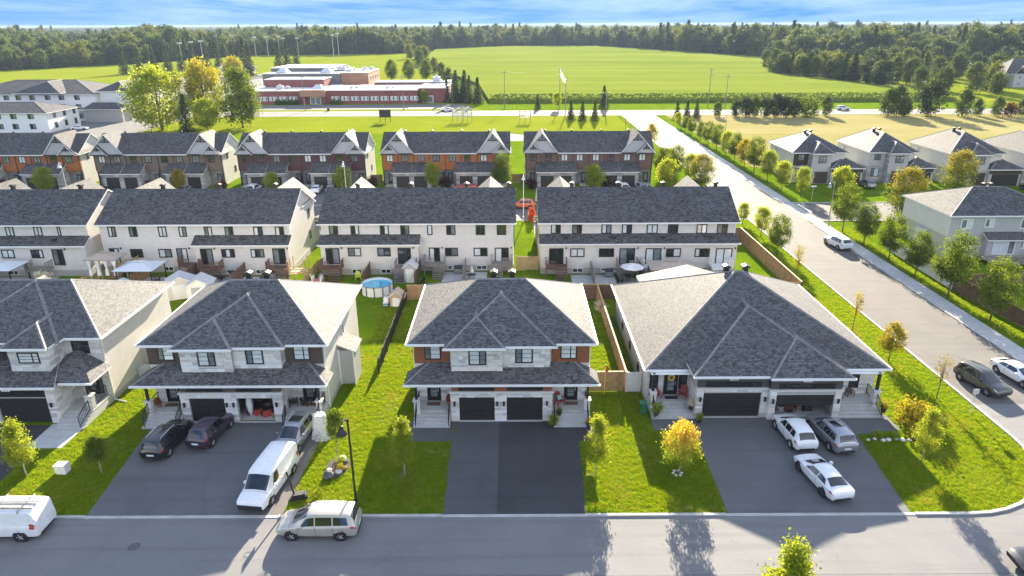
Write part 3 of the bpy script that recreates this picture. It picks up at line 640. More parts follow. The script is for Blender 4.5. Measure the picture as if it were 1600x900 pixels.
def semi(loc, siding, label, side_glaze, open_right, seed, downpipe=True):
    """semi-detached pair: stone garages in the middle, porches outside, hipped roofs"""
    R = thing('semi_detached_house', label, 'house', loc)
    # walls
    b = MB(); b.box(-7.1, -3.86, 2.0, 14.4, -0.1, 6.15); b.box(3.81, 7.1, 2.0, 14.4, -0.1, 6.15); b.box(-3.86, 3.81, 3.05, 14.4, -0.1, 6.15); b.box(-3.86, 3.81, 2.0, 3.05, 2.7, 6.15); b.build('wall', 'siding_cream', R, kind='stuff')
    b = MB(); b.box(-7.13, -3.9, 1.97, 14.43, -0.12, 0.45); b.box(3.86, 7.13, 1.97, 14.43, -0.12, 0.45); b.build('foundation', 'foundation', R, kind='stuff')
    for sx, (a0, a1) in ((-1, (-7.1, -4.1)), (1, (4.05, 7.1))):
        b = MB(); wbox(b, 'S', 2.0, a0, a1, 4.3, 6.1, 0.0, 0.1); b.build('siding_panel', siding, R, label='upper siding panel beside the stone bay')
        w0 = -6.25 if sx < 0 else 4.75
        window(R, 'S', 1.9, w0, w0+1.32, 4.66, 5.98, cols=((0.36,) if sx < 0 else (0.62,)), rows=3, panes=(['glass_mid', 'glass_blind_sky'] if sx < 0 else ['glass_blind_sky', 'glass_blind_sky']))
    # garage block, hollow, with two openings
    b = MB()
    for a0, a1 in ((-4.05, -3.42), (-0.59, 0.39), (3.27, 4.0)): b.box(a0, a1, 0.0, 0.3, -0.05, 2.62)
    for a0, a1 in ((-3.42, -0.59), (0.39, 3.27)): b.box(a0, a1, 0.0, 0.3, 2.2, 2.62)
    b.box(-4.05, -3.85, 0.3, 2.0, -0.05, 3.4); b.box(3.8, 4.0, 0.3, 2.0, -0.05, 3.4); b.build('garage_wall', 'mortar', R)
    b = MB(); b.box(-3.85, 3.8, 0.3, 7.0, 0.0, 0.06); b.build('garage_floor', 'concrete', R)
    b = MB(); b.box(-3.85, 3.8, 2.9, 3.0, 0.06, 2.6); b.box(-0.2, 0.0, 0.3, 2.89, 0.06, 2.6); b.box(3.7, 3.79, 0.3, 2.89, 0.06, 2.6); b.build('shade_lining', 'garage_shade', R, kind='stuff')  # dark lining paints in the shade inside the garage
    holes = [(-3.42, -0.59, -1, 2.2), (0.39, 3.27, -1, 2.2)]
    veneer(R, 'S', 0.0, -4.1, 4.05, 0.02, 2.6, holes=holes, seed=seed)
    veneer(R, 'W', -4.05, 0.0, 2.0, 0.5, 2.6, seed=seed+1); veneer(R, 'E', 4.0, 0.0, 2.0, 0.5, 2.6, seed=seed+2)
    b = MB(); b.box(-4.2, 4.15, -0.14, 0.3, 2.62, 2.76); b.build('stone_ledge', 'stone_cap', R)
    b = MB(); b.box(-4.02, 3.97, 0.03, 2.0, 2.76, 3.42); fz = b.build('siding_band', siding, R)
    for a0 in (-3.45, 0.42):
        window(R, 'S', 0.03, a0, a0+2.85, 2.82, 3.18, cols=(0.5,), panes=['glass_dark'])
    for i, (a0, a1) in enumerate(((-3.42, -0.59), (0.39, 3.27))):
        if i == 1 and open_right:
            p = MB(); p.box(a0, a1, 0.3, 2.6, 2.28, 2.33); p.build('garage_door', 'garage_door', R)
        else: garage_door(R, a0, a1, 0.06, 2.2, 0.1)
        p = MB(); p.box(a0, a1, -0.12, 0.1, -0.02, 0.05); p.build('door_sill', 'concrete', R)
    for a in (-3.78, -0.38, 0.16, 3.6): wall_lamp(R, 'S', -0.06, a, 1.55)
    # porches
    for sx, (a0, a1) in ((-1, (-7.1, -4.12)), (1, (4.08, 7.1))):
        stairs(R, a0+0.05, a1-0.05, -1.0, 0.35, 0.8, 5, 2.0)
        veneer(R, 'S', 2.0, a0, a1, 0.8, 3.5, seed=seed+5+sx, holes=[(-6.2, -5.1, 0, 2.95), (5.15, 6.2, 0, 2.95)])
        d0 = -6.1 if sx < 0 else 5.22
        entry_door(R, d0, d0+0.92, 0.82, 2.85, 1.96)
        w0 = -4.75 if sx < 0 else 4.2
        window(R, 'S', 1.93, w0, w0+0.5, 2.55, 3.0, cols=(), panes=['glass_dark'])
        xo = a0+0.22 if sx < 0 else a1-0.22
        b = MB(); b.box(xo-0.2, xo+0.2, 0.15, 0.55, 0.0, 1.75); pr = b.build('pier', 'mortar', R)
        for f, pl in (('S', 0.15), ('W' if sx > 0 else 'E', xo-0.2 if sx > 0 else xo+0.2)):
            a = (xo-0.2, xo+0.2) if f == 'S' else (0.15, 0.55)
            veneer(pr, f, pl, a[0], a[1], 0.05, 1.7, seed=seed+30+sx, big=0.8)
        b = MB(); b.box(xo-0.29, xo+0.29, 0.05, 0.65, 1.75, 1.87); b.build('pier_cap', 'stone_cap', pr)
        b = MB(); b.box(xo-0.09, xo+0.09, 0.26, 0.44, 1.87, 3.4); b.build('post', 'trim_black', R)
        xi = a1-0.12 if sx < 0 else a0+0.12
        railing(R, [(xo, -0.95, 0.16), (xo, 0.1, 0.8)]); railing(R, [(xi, -0.95, 0.16), (xi, 0.0, 0.72)]); railing(R, [(xo, 0.6, 0.8), (xo, 1.85, 0.8)])
        m = MB(); m.box(d0-0.1, d0+1.0, 1.15, 1.65, 0.8, 0.82); m.build('door_mat', 'wood_dark', R)
        b = MB(); b.box(a0, a1, -0.05, 1.98, 3.3, 3.36); b.build('porch_ceiling', 'trim_white', R)
    # lower roof round the front
    z0, k = 3.46, 0.44
    zi = lambda y: z0+(y+0.22)*k
    xl, xr = -7.75, 7.75
    b = MB(); yt = 2.0; dx = 1.9
    b.slab([(xl, -0.22, z0), (xr, -0.22, z0), (xr-dx, yt, zi(yt)), (xl+dx, yt, zi(yt))], 0.16)
    b.slab([(xl, -0.22, z0), (xl+dx, yt, zi(yt)), (xl+0.66, yt, z0+0.42), (xl, yt, z0)], 0.16)
    b.slab([(xr, -0.22, z0), (xr, yt, z0), (xr-0.66, yt, z0+0.42), (xr-dx, yt, zi(yt))], 0.16)
    lr = b.build('lower_roof', ['roof_dark', 'trim_white'], R)
    ridge_cap(lr, [((xl, -0.22, z0), (xl+dx, yt, zi(yt))), ((xr, -0.22, z0), (xr-dx, yt, zi(yt)))])
    gutter(R, (xl, -0.28, z0+0.01), (xr, -0.28, z0+0.01))
    b = MB(); b.box(-7.7, 7.7, -0.2, 1.98, z0-0.2, z0-0.165); b.build('soffit', 'trim_white', R)
    # upper stone bay, the west half a little forward
    for a0, a1, y, w0, pn in ((-4.04, 0.08, 1.05, -2.62, ['glass_blind_sky', 'glass_mid']), (0.08, 3.88, 1.38, 1.1, ['glass_mid', 'glass_blind_sky'])):
        b = MB(); b.box(a0, a1, y, 2.05, 3.9, 6.15); b.build('bay_wall', 'mortar', R)
        veneer(R, 'S', y, a0, a1, zi(y)+0.02, 6.05, seed=seed+9+int(a0), holes=[(w0-0.04, w0+1.42, 4.56, 5.9)], big=1.0)
        window(R, 'S', y-0.02, w0, w0+1.38, 4.58, 5.88, cols=(0.62,) if a0 < -1 else (0.38,), rows=3, panes=pn)
        b = MB(); wbox(b, 'S', y, w0-0.1, w0+1.48, 4.46, 4.555, 0, 0.11); b.build('window_sill', 'stone_cap', R)
    veneer(R, 'W', -4.04, 1.05, 2.0, 4.4, 6.05, seed=seed+15); veneer(R, 'E', 3.88, 1.38, 2.0, 4.4, 6.05, seed=seed+16)
    # main roof and bay roofs
    hip_roof(R, -7.6, 7.6, 1.45, 14.9, 6.2, 9.3, rx=(-2.15, 2.0), ry=8.2)
    hip_front(R, -4.5, 4.35, 0.92, 6.22, -0.08, 6.3, 8.68, 7.6)
    hip_front(R, -4.55, 0.28, 0.56, 6.25, -2.12, 3.7, 7.66, 5.2)
    gutter(R, (-7.6, 1.4, 6.2), (-4.55, 1.4, 6.2)); gutter(R, (4.4, 1.4, 6.2), (7.6, 1.4, 6.2))
    gutter(R, (0.3, 0.88, 6.22), (4.38, 0.88, 6.22)); gutter(R, (-4.58, 0.5, 6.25), (0.3, 0.5, 6.25))
    gutter(R, (7.66, 1.45, 6.2), (7.66, 14.9, 6.2)); gutter(R, (-7.66, 1.45, 6.2), (-7.66, 14.9, 6.2))
    for xv in (-0.75, 0.85): roof_vent(R, xv, 8.9, 9.0)
    for x, s in ((-7.16, -1), (7.16, 1)):
        b = MB(); b.tube((x, 2.2, 0.1), (x, 2.2, 6.05), 0.05); b.build('downpipe', 'trim_white', R)
    # east side: windows, utility meter, side lean-to porch
    window(R, 'E', 7.1, 8.2, 8.9, 3.4, 4.9, cols=(), panes=['glass_mid'], fr='trim_white')
    if side_glaze:
        b = MB(); b.box(7.1, 8.5, 6.3, 8.6, -0.05, 3.3); p = b.build('side_entry', 'siding_grey', R)
        b = MB(); b.slab([(7.1, 6.1, 4.0), (7.1, 8.8, 4.0), (8.7, 8.8, 3.3), (8.7, 6.1, 3.3)], 0.12); b.build('side_roof', ['roof_dark', 'trim_white'], p)
        b = MB(); b.box(7.1, 7.25, 6.18, 6.3, 0, 3.4); b.box(8.38, 8.5, 6.18, 6.3, 0, 3.3); b.build('corner_trim', 'trim_white', p)
    return R

HB = semi((-22.45, 47.75, 0), 'siding_brown', 'two storey pair of houses with dark brown siding, white stone bay and one open garage', True, True, 100)
HC = semi((-0.85, 47.75, 0), 'siding_rust', 'two storey pair of houses with rust red siding, white stone bay and closed garages', False, False, 200)

# house numbers above the garages: small pale plates
def number_plate(par, x, y, z, s, plate=True):
    b = MB(); b.box(x-0.34, x+0.34, y-0.05, y-0.01, z-0.15, z+0.15); p = b.build('number_plate', 'trim_white', par)
    text_part(p, s, (x, y-0.06, z), 0.3, 'metal_black')
for par, y, xs in ((HB, -0.36, (-2.0, 1.85)), (HC, -0.36, (-2.0, 1.85))):
    for x in xs: number_plate(par, x, y, 3.5, '163' if x < 0 else '165') if False else None

def house_a():
    R = thing('stone_house', 'two storey house with white stone corner bay and dark garage beside the young green tree', 'house', (-41.6, 47.75, 0))
    b = MB(); b.box(-7.4, 7.4, 3.4, 15.4, -0.1, 6.15); b.build('wall', 'siding_cream', R)
    b = MB(); b.box(-7.43, 7.43, 3.37, 15.43, -0.12, 0.45); b.build('foundation', 'foundation', R)
    for sx in (-1, 1):
        X = lambda a, c: (a, c) if sx > 0 else (-c, -a)
        # garage in the middle, entry outside
        g0, g1 = X(0.1, 5.1)
        b = MB()
        j = X(4.35, 5.1); b.box(j[0], j[1], 0, 0.3, -0.05, 2.75); j = X(0.0, 0.35); b.box(j[0], j[1], 0, 0.3, -0.05, 2.75)
        j = X(0.35, 4.35); b.box(j[0], j[1], 0, 0.3, 2.3, 2.75); j = X(0.0, 5.1); b.box(j[0], j[1], 0.3, 3.4, 2.3, 3.3)
        j = X(4.9, 5.1); b.box(j[0], j[1], 0.3, 3.4, 0, 2.3); b.build('garage_wall', 'mortar', R)
        j = X(0.35, 4.35); garage_door(R, j[0], j[1], 0.05, 2.3, 0.1)
        b = MB(); j = X(0.0, 4.4); b.box(j[0], j[1], -0.05, 0.02, 2.42, 3.3); b.build('siding_band', 'espresso', R)
        j = X(0.5, 4.2); window(R, 'S', -0.05, j[0], j[1], 2.55, 2.95, cols=(0.33, 0.66), panes=['glass_dark'])
        j = X(4.4, 5.1); veneer(R, 'S', 0.0, j[0], j[1], 0.02, 3.4, seed=41+sx)
        f, pl = ('E', 5.1) if sx > 0 else ('W', -5.1)
        veneer(R, f, pl, 0.0, 3.4, 0.4, 3.4, seed=43+sx)
        wall_lamp(R, 'S', -0.05, 4.75*sx, 1.6)
        # porch
        j = X(5.12, 7.4); stairs(R, j[0], j[1], -1.0, 0.6, 0.75, 5, 3.4)
        veneer(R, 'S', 3.4, j[0], j[1], 0.75, 3.6, seed=45+sx, holes=[(min(5.55*sx, 6.95*sx), max(5.55*sx, 6.95*sx), 0, 3.0)])
        d = X(5.65, 6.45); entry_door(R, d[0], d[1], 0.78, 2.85, 3.36)
        d = X(6.58, 6.9); window(R, 'S', 3.36, d[0], d[1], 0.85, 2.9, cols=(), panes=['glass_mid'])
        xo = 7.15*sx
        b = MB(); b.box(xo-0.24, xo+0.24, 0.75, 1.25, 0, 1.95); pr = b.build('pier', 'mortar', R)
        veneer(pr, 'S', 0.75, xo-0.24, xo+0.24, 0.1, 1.9, seed=47+sx, big=0.8)
        b = MB(); b.box(xo-0.32, xo+0.32, 0.67, 1.33, 1.95, 2.06); b.build('pier_cap', 'stone_cap', pr)
        b = MB(); b.box(xo-0.09, xo+0.09, 0.9, 1.1, 2.06, 3.3); b.build('post', 'trim_black', R)
        railing(R, [(xo, -0.9, 0.16), (xo, 0.65, 0.72)]); railing(R, [(xo, 1.35, 0.75), (xo, 3.2, 0.75)])
        # upper storey: forward bay and set-back corner, both stone
        j = X(1.3, 4.4); b = MB(); b.box(j[0], j[1], 1.3, 3.5, 3.7, 6.15); b.build('bay_wall', 'mortar', R)
        w = X(2.05, 3.75); veneer(R, 'S', 1.3, j[0], j[1], 4.1, 6.05, seed=51+sx, holes=[(w[0]-0.04, w[1]+0.04, 4.75, 5.75)])
        window(R, 'S', 1.28, w[0], w[1], 4.78, 5.72, cols=(0.68,), rows=3, panes=['glass_blind_sky', 'glass_blind_sky'])
        f, pl = ('E', 4.4) if sx > 0 else ('W', -4.4)
        veneer(R, f, pl, 1.3, 3.4, 4.2, 6.05, seed=53+sx)
        j = X(4.4, 7.4); w = X(5.1, 6.5); veneer(R, 'S', 3.4, j[0], j[1], 4.4, 6.05, seed=55+sx, holes=[(w[0]-0.04, w[1]+0.04, 4.6, 5.75)])
        window(R, 'S', 3.38, w[0], w[1], 4.62, 5.72, cols=(0.62,), rows=1, panes=['glass_dark'])
        j = X(0.0, 1.3); window(R, 'S', 3.4, j[0]+0.1, j[1]-0.1, 4.7, 5.7, cols=(0.5,), panes=['glass_dark'])
        # bay roofs
        j = X(1.0, 4.75); hip_front(R, j[0], j[1], 0.85, 6.22, (j[0]+j[1])/2, 3.1, 7.5, 6.0)
        # lower roof: over the garage, and over the porch
        g = X(-0.0, 5.45); gi = X(-0.0, 5.45)
        b = MB(); x0, x1 = (0.0, 5.45) if sx > 0 else (-5.45, 0.0)
        b.slab([(x0, -0.35, 3.42), (x1, -0.35, 3.42), (x1-(1.4 if sx > 0 else 0), 3.4, 4.75), (x0+(1.4 if sx < 0 else 0), 3.4, 4.75)], 0.16)
        lr = b.build('lower_roof', ['roof_dark', 'trim_white'], R)
        j = X(4.2, 7.95); xc = 5.55*sx
        b = MB(); q = [(j[0], 0.35, 3.42), (j[1], 0.35, 3.42), (xc, 3.4, 5.0)]
        b.poly(q); o_ = 7.95*sx; i_ = 4.2*sx
        b.slab([(o_, 0.35, 3.42), (o_, 3.4, 3.42), (xc, 3.42, 5.0)] if sx > 0 else [(o_, 3.4, 3.42), (o_, 0.35, 3.42), (xc, 3.42, 5.0)], 0.16)
        b.slab([(i_, 0.35, 3.42), (xc, 3.4, 5.0), (i_, 3.4, 4.4)] if sx > 0 else [(xc, 3.4, 5.0), (i_, 0.35, 3.42), (i_, 3.4, 4.4)], 0.16)
        pr_ = b.build('porch_roof', ['roof_dark', 'trim_white'], R)
        gutter(R, (x0, -0.41, 3.43), (x1, -0.41, 3.43)); gutter(R, (max(j[0], 5.45) if sx > 0 else j[0], 0.29, 3.43), (j[1] if sx > 0 else min(j[1], -5.45), 0.29, 3.43))
        b = MB(); jj = X(4.4, 7.9); b.box(jj[0], jj[1], 0.4, 3.38, 3.2, 3.25); b.build('soffit', 'trim_white', R)
        gutter(R, (j[0], 0.8, 6.22) if False else (min(1.0*sx, 4.75*sx), 0.8, 6.23), (max(1.0*sx, 4.75*sx), 0.8, 6.23))
        gutter(R, (min(4.9*sx, 7.9*sx), 2.85, 6.2), (max(4.9*sx, 7.9*sx), 2.85, 6.2)); gutter(R, (7.96*sx, 2.9, 6.2), (7.96*sx, 15.9, 6.2))
        number_plate(R, 1.4*sx, -0.07, 3.12, '171' if sx > 0 else '169')
    hip_roof(R, -7.9, 7.9, 2.9, 15.9, 6.2, 9.35, rx=(-3.4, 3.0), ry=8.3)
    hip_front(R, -4.9, 4.95, 1.3+0.7, 6.23, 0.0, 8.2, 9.32, 9.4)
    b = MB(); b.box(7.4, 8.6, 9.5, 11.5, 0, 2.6); b.build('utility_bump', 'siding_cream', R)
    b = MB(); b.box(7.45, 8.3, 7.6, 8.4, 0.0, 0.95); ac = b.build('air_conditioner', 'metal_light', R)
    b = MB(); b.tube((7.45, 3.6, 0.1), (7.45, 3.6, 6.1), 0.05); b.tube((7.45, 3.6, 0.12), (8.7, 3.2, 0.05), 0.05); b.build('downpipe', 'trim_white', R)
    return R
house_a()

def bungalow():
    o = (20.6, 48.2, 0)
    R = thing('bungalow_pair', 'single storey pair of houses under one huge grey hip roof on the corner', 'house', o)
    L = lambda x: x-20.6
    b = MB(); b.box(-9.3, 9.9, 2.6, 20.3, -0.1, 3.5); b.build('wall', 'siding_white', R)
    b = MB(); b.box(-9.33, 9.93, 2.57, 20.33, -0.12, 0.4); b.build('foundation', 'foundation', R)
    # garages
    for a0, a1, y, d0, d1, opn, sd in ((-5.75, 0.0, 0.0, -5.2, -0.55, False, 301), (0.0, 5.75, -0.35, 0.55, 5.2, True, 310)):
        b = MB(); b.box(a0, d0, y, y+0.3, -0.05, 2.62); b.box(d1, a1, y, y+0.3, -0.05, 2.62); b.box(d0, d1, y, y+0.3, 2.25, 2.62)
        xo = a0 if a0 < -1 else a1
        b.box(xo-(0.0 if a0 < -1 else 0.2), xo+(0.2 if a0 < -1 else 0.0), y+0.3, 2.6, -0.05, 3.6); b.build('garage_wall', 'mortar', R)
        b = MB(); b.box(a0+0.2, a1-0.02, y+0.3, 2.59, 0, 0.06); b.build('garage_floor', 'concrete', R); b = MB(); b.box(a0+0.2, a1-0.2, 2.5, 2.59, 0.06, 2.7); b.box(a0+.02 if a0 > -1 else a1-.12, a0+.12 if a0 > -1 else a1-.02, .35, 2.49, .06, 2.6); b.build('shade_lining', 'garage_shade', R, kind='stuff')  # lining colour stands in for the dim interior behind the door
        veneer(R, 'S', y, a0, a1, 0.02, 2.6, holes=[(d0, d1, -1, 2.25)], seed=sd)
        if a0 < -1: veneer(R, 'W', a0, 0, 2.6, 0.3, 2.6, seed=sd+1)
        else: veneer(R, 'E', a1, y, 2.6, 0.3, 2.6, seed=sd+1); veneer(R, 'W', 0.0, y, 0.0, 0.1, 2.6, seed=sd+2)
        b = MB(); b.box(a0-0.1, a1+0.1, y-0.15, y+0.3, 2.62, 2.76); b.build('stone_ledge', 'stone_cap', R)
        b = MB(); b.box(a0+0.04, a1-0.04, y+0.03, 2.6, 2.76, 3.95); b.build('siding_band', 'siding_charcoal', R)
        window(R, 'S', y+0.03, d0+0.1, d1-0.1, 2.82, 3.26, cols=(0.33, 0.66), panes=['glass_dark'])
        number_plate(R, (d0+d1)/2, y+0.02, 3.56, '167' if a0 < -1 else '171')
        if opn:   # rolled up half-way
            h = 0.45; dr = MB(); dr.box(d0, d1, y+0.15, y+0.19, 1.25, 2.25); dd = dr.build('garage_door', 'trim_black', R)
            for i in range(2):
                p = MB(); p.box(d0+0.01, d1-0.01, y+0.11, y+0.148, 1.26+i*0.5, 1.74+i*0.5); p.build('door_section', 'garage_door', dd)
        else: garage_door(R, d0, d1, 0.06, 2.25, y+0.1)
        p = MB(); p.box(d0, d1, y-0.12, y+0.1, -0.02, 0.05); p.build('door_sill', 'concrete', R)
        for a in (a0+0.27, a1-0.27): wall_lamp(R, 'S', y-0.06, a, 1.6)
    # porches
    for sx, a0, a1 in ((-1, -9.3, -5.78), (1, 5.78, 9.6)):
        stairs(R, a0+0.05, a1-0.05, -0.3, 1.3, 0.7, 5, 2.6)
        dd = -7.75 if sx < 0 else 6.1
        hl = [(dd-0.15, dd+1.05, 0, 3.05)]
        ws = [(-9.0, -8.3), (-7.0+0.45, -5.95)] if sx < 0 else [(7.9, 8.7)]
        ws = [(-9.05, -8.35), (-6.62, -5.92)] if sx < 0 else [(7.75, 8.55)]
        for w0, w1 in ws: hl.append((w0-0.03, w1+0.03, 1.2, 3.1)); window(R, 'S', 2.58, w0, w1, 1.25, 3.05, cols=(), panes=['glass_dark'])
        veneer(R, 'S', 2.6, a0, a1, 0.7, 3.45, seed=330+sx, holes=hl)
        entry_door(R, dd, dd+0.95, 0.72, 2.9, 2.55)
        xo = a0+0.25 if sx < 0 else a1-0.25
        b = MB(); b.box(xo-0.22, xo+0.22, 0.9, 1.35, 0, 1.75); pr = b.build('pier', 'mortar', R)
        veneer(pr, 'S', 0.9, xo-0.22, xo+0.22, 0.05, 1.7, seed=340+sx, big=0.8)
        veneer(pr, 'E' if sx < 0 else 'W', xo+0.22 if sx < 0 else xo-0.22, 0.9, 1.35, 0.7, 1.7, seed=342+sx, big=0.8)
        b = MB(); b.box(xo-0.3, xo+0.3, 0.82, 1.43, 1.75, 1.87); b.build('pier_cap', 'stone_cap', pr)
        b = MB(); b.box(xo-0.1, xo+0.1, 1.02, 1.22, 1.87, 3.45); b.build('post', 'trim_black', R)
        railing(R, [(xo, -0.25, 0.15), (xo, 0.85, 0.65)]); railing(R, [(xo, 1.4, 0.7), (xo, 2.5, 0.7)])
        m = MB(); m.box(dd-0.05, dd+1.0, 1.75, 2.2, 0.7, 0.72); m.build('door_mat', 'trim_black', R)
        b = MB(); b.box(a0, a1, 1.0, 2.58, 3.38, 3.42); b.build('porch_ceiling', 'trim_white', R)
    # wreath on the west door
    b = MB()
    for i in range(14):
        t = 2*pi*i/14; b.tube((-7.27+0.24*cos(t), 2.45, 2.35+0.24*sin(t)), (-7.27+0.24*cos(t+0.46), 2.45, 2.35+0.24*sin(t+0.46)), 0.075, n=6)
    mat('wreath_yellow', (0.75, 0.5, 0.03), 0.8, var=0.3, scale=12); b.build('wreath', 'wreath_yellow', R, smooth=True)
    # roofs
    hip_roof(R, -9.75, 10.35, 1.45, 20.9, 3.6, 9.0, rx=(-0.3, 0.3), ry=10.3)
    hip_front(R, -6.25, 6.25, -0.5, 4.0, -0.2, 6.3, 7.28, 8.5)
    hip_front(R, -0.25, 6.3, -0.9, 4.02, 3.02, 3.2, 5.78, 5.0)
    gable_roof_y(R, -6.7, 3.2, 14.5, 23.6, 3.7, 5.0, name='rear_roof', ax=-1.1)
    b = MB(); b.box(-6.2, 2.6, 20.3, 23.6, -0.1, 3.5); b.build('rear_wall', 'siding_white', R)
    gutter(R, (-9.75, 1.4, 3.6), (-6.3, 1.4, 3.6)); gutter(R, (6.3, 1.4, 3.6), (10.35, 1.4, 3.6)); gutter(R, (-6.25, -0.56, 4.0), (-0.25, -0.56, 4.0)); gutter(R, (-0.25, -0.96, 4.02), (6.3, -0.96, 4.02))
    gutter(R, (-9.81, 1.45, 3.6), (-9.81, 20.9, 3.6)); gutter(R, (10.41, 1.45, 3.6), (10.41, 20.9, 3.6))
    for xv in (-0.75, 1.0): roof_vent(R, xv, 11.4, 8.4)
    for y in (6.0, 10.5, 15.0): window(R, 'W', -9.3, y, y+0.8, 0.9, 1.6, cols=(), panes=['glass_dark'], fr='trim_black')
    return R
bungalow()
# ------------------------------------------------------------------ middle row: townhouse blocks seen from the garden side
rnd = random.Random(11)
def pane_pick(k=2): return [rnd.choice(['glass_dark', 'glass_dark', 'glass_mid', 'glass_blind_sky', 'glass_blind_sky', 'glass_mid']) for _ in range(k)]
def rear_row(label, x0, x1, low, up, lowwin, doors, dv, gables, vents, base=()):
    """low: x-span of the one-storey bump with lean-to roof; windows and doors as photograph columns"""
    YW, YB, YF = 84.0, 82.7, 95.5
    o = ((x0+x1)/2, YW, 0)
    R = thing('townhouse_block', label, 'townhouses', o, group='townhouses of the middle row')
    b = MB(o); b.box(x0, x1, YW, YF, -0.1, 6.6); b.prism([(x0, YW, 6.6), (x0, YF, 6.6), (x0, (YW+YF)/2, 9.5)], (x1-x0, 0, 0)); b.build('wall', 'siding_row', R)
    b = MB(o); b.box(x0-0.04, x1+0.04, YW-0.04, YF, -0.12, 0.85); b.build('foundation', 'foundation', R)
    gable_roof_x(R, x0-0.35, x1+0.35, YW-0.45, YF+0.45, 6.5, 9.75, o, 'roof_far')
    gutter(R, (x0-0.35, YW-0.5, 6.5), (x1+0.35, YW-0.5, 6.5), o)
    if low:
        l0, l1 = low
        b = MB(o); b.box(l0, l1, YB, YW, -0.1, 4.25); b.build('bump_out', 'siding_row', R)
        b = MB(o); b.slab([(l0-0.25, YB-0.35, 4.1), (l1+0.25, YB-0.35, 4.1), (l1+0.25, YW-0.003, 5.0), (l0-0.25, YW-0.003, 5.0)], 0.14); lr = b.build('lean_to_roof', ['roof_far', 'trim_white'], R)
        gutter(R, (l0-0.25, YB-0.4, 4.1), (l1+0.25, YB-0.4, 4.1), o)
        b = MB(o); b.box(l0-0.03, l1+0.03, YB-0.04, YW, -0.12, 0.83); b.build('foundation', 'foundation', R)
        n = max(1, int((l1-l0)/6))
        for i in range(n):
            xx = l0+(l1-l0)*(i+0.5)/n; b = MB(o); b.box(xx-0.25, xx+0.25, 83.1, 83.45, 4.5, 4.85); b.build('roof_vent', 'metal_black', lr)
    for i, (u0, u1) in enumerate(up):
        um = (u0+u1)/2; v0, v1 = dv[0]+0, dv[1]
        a = at(u0, v0, YW); c = at(u1, v1, YW)
        cols = () if u1-u0 < 12 else (0.5,)
        window(R, 'S', YW, a[0], c[0], c[1], a[1], o, cols, 1, panes=pane_pick(), fw=0.13)
    for kind, lst, (v0, v1) in (('window', lowwin, dv[2:4]), ('patio_door', doors, dv[4:6])):
        for (u0, u1) in lst:
            xm = at((u0+u1)/2, v0, YB)[0]; inl = low and low[0] < xm < low[1]; Y = YB if inl else YW
            dvv = 0 if inl or not low else 0
            a = at(u0, v0, Y); c = at(u1, v1, Y)
            z0, z1 = (c[1], a[1]) if kind == 'window' else (1.05, min(a[1], 3.5))
            if kind == 'window': z1 = min(z1, 3.65); z0 = z1-1.15
            else: z1 = min(z1+0.1, 3.6); z0 = z1-2.15
            window(R, 'S', Y, a[0], c[0], z0, z1, o, (0.5,) if kind == 'patio_door' or rnd.random() < .5 else (0.33, 0.66), 1, panes=pane_pick(3), name=kind, fw=0.13)
            if kind == 'window':
                window(R, 'S', Y-0.04, a[0]+0.3, c[0]-0.1, 0.18, 0.8, o, (0.5,), 1, fr='trim_white', panes=['glass_dark'], name='basement_window')
            else:
                l = MB(o); wbox(l, 'S', Y, c[0]+0.25, c[0]+0.4, z1-0.1, z1+0.12, 0, 0.15); l.build('wall_lamp', 'metal_black', R)
    for gx in gables:
        gr = gable_roof_y(R, gx-3.0, gx+3.0, 89.9, YF+1.6, 7.15, 9.72, o, 'roof_far')
        b = MB(o); b.prism([(gx-2.7, YF+1.1, 5.5), (gx+2.7, YF+1.1, 5.5), (gx+2.7, YF+1.1, 7.2), (gx, YF+1.1, 9.5), (gx-2.7, YF+1.1, 7.2)], (0, -1.2, 0)); b.build('gable_wall', 'metal_gable', R)
    for vx in vents: roof_vent(R, vx, 89.9, 9.6, o, 0.95)
    # front garages
    n = len(gables)
    for gx in gables:
        b = MB(o); b.box(gx-3.4, gx+3.4, YF, YF+3.4, -0.1, 2.7); g = b.build('front_garage', 'siding_grey', R)
        b = MB(o); b.slab([(gx-3.7, YF-0.05, 4.2), (gx+3.7, YF-0.05, 4.2), (gx+3.7, YF+3.8, 2.75), (gx-3.7, YF+3.8, 2.75)], 0.14); b.build('garage_roof', ['roof_far', 'trim_white'], g)
    for xx in (x0-0.02, x1+0.02):
        f = 'W' if xx == x0-0.02 else 'E'
        for (y0, z0) in ((92.5, 4.9), (92.2, 1.9)):
            window(R, f, x0 if f == 'W' else x1, y0, y0+0.75, z0, z0+1.25, o, (), 1, panes=['glass_dark'])
    for xx in (x0+0.15, x1-0.15):
        b = MB(o); b.tube((xx, YW-0.07, 0.2), (xx, YW-0.07, 6.4), 0.05, n=6); b.build('downpipe', 'trim_white', R)
    return R
rear_row('cream townhouse block with grey gable roof, beside the gazebo with the white curtains', -78.0, -54.2, (-78, -54.2), [(7, 24), (51, 68), (88, 97)], [(1, 25), (47, 70)], [(80, 103)], (354, 369, 390, 405, 390, 412), [-60.5, -71], [-72, -66.5, -57.5])
rear_row('cream townhouse block behind the metal roofed gazebo, lean-to roof on its east half only', -52.6, -28.4, (-40.3, -28.4), [(167, 183), (200, 216), (246, 262), (278, 293), (318, 333), (350, 366), (395, 412), (429, 445)],
         [(203, 225), (247, 270), (345, 368), (391, 414)], [(170, 190), (275, 296), (312, 335), (425, 448)], (354, 370, 389, 402, 389, 411), [-50.3, -31.3], [-46.5, -39.0, -31.5])
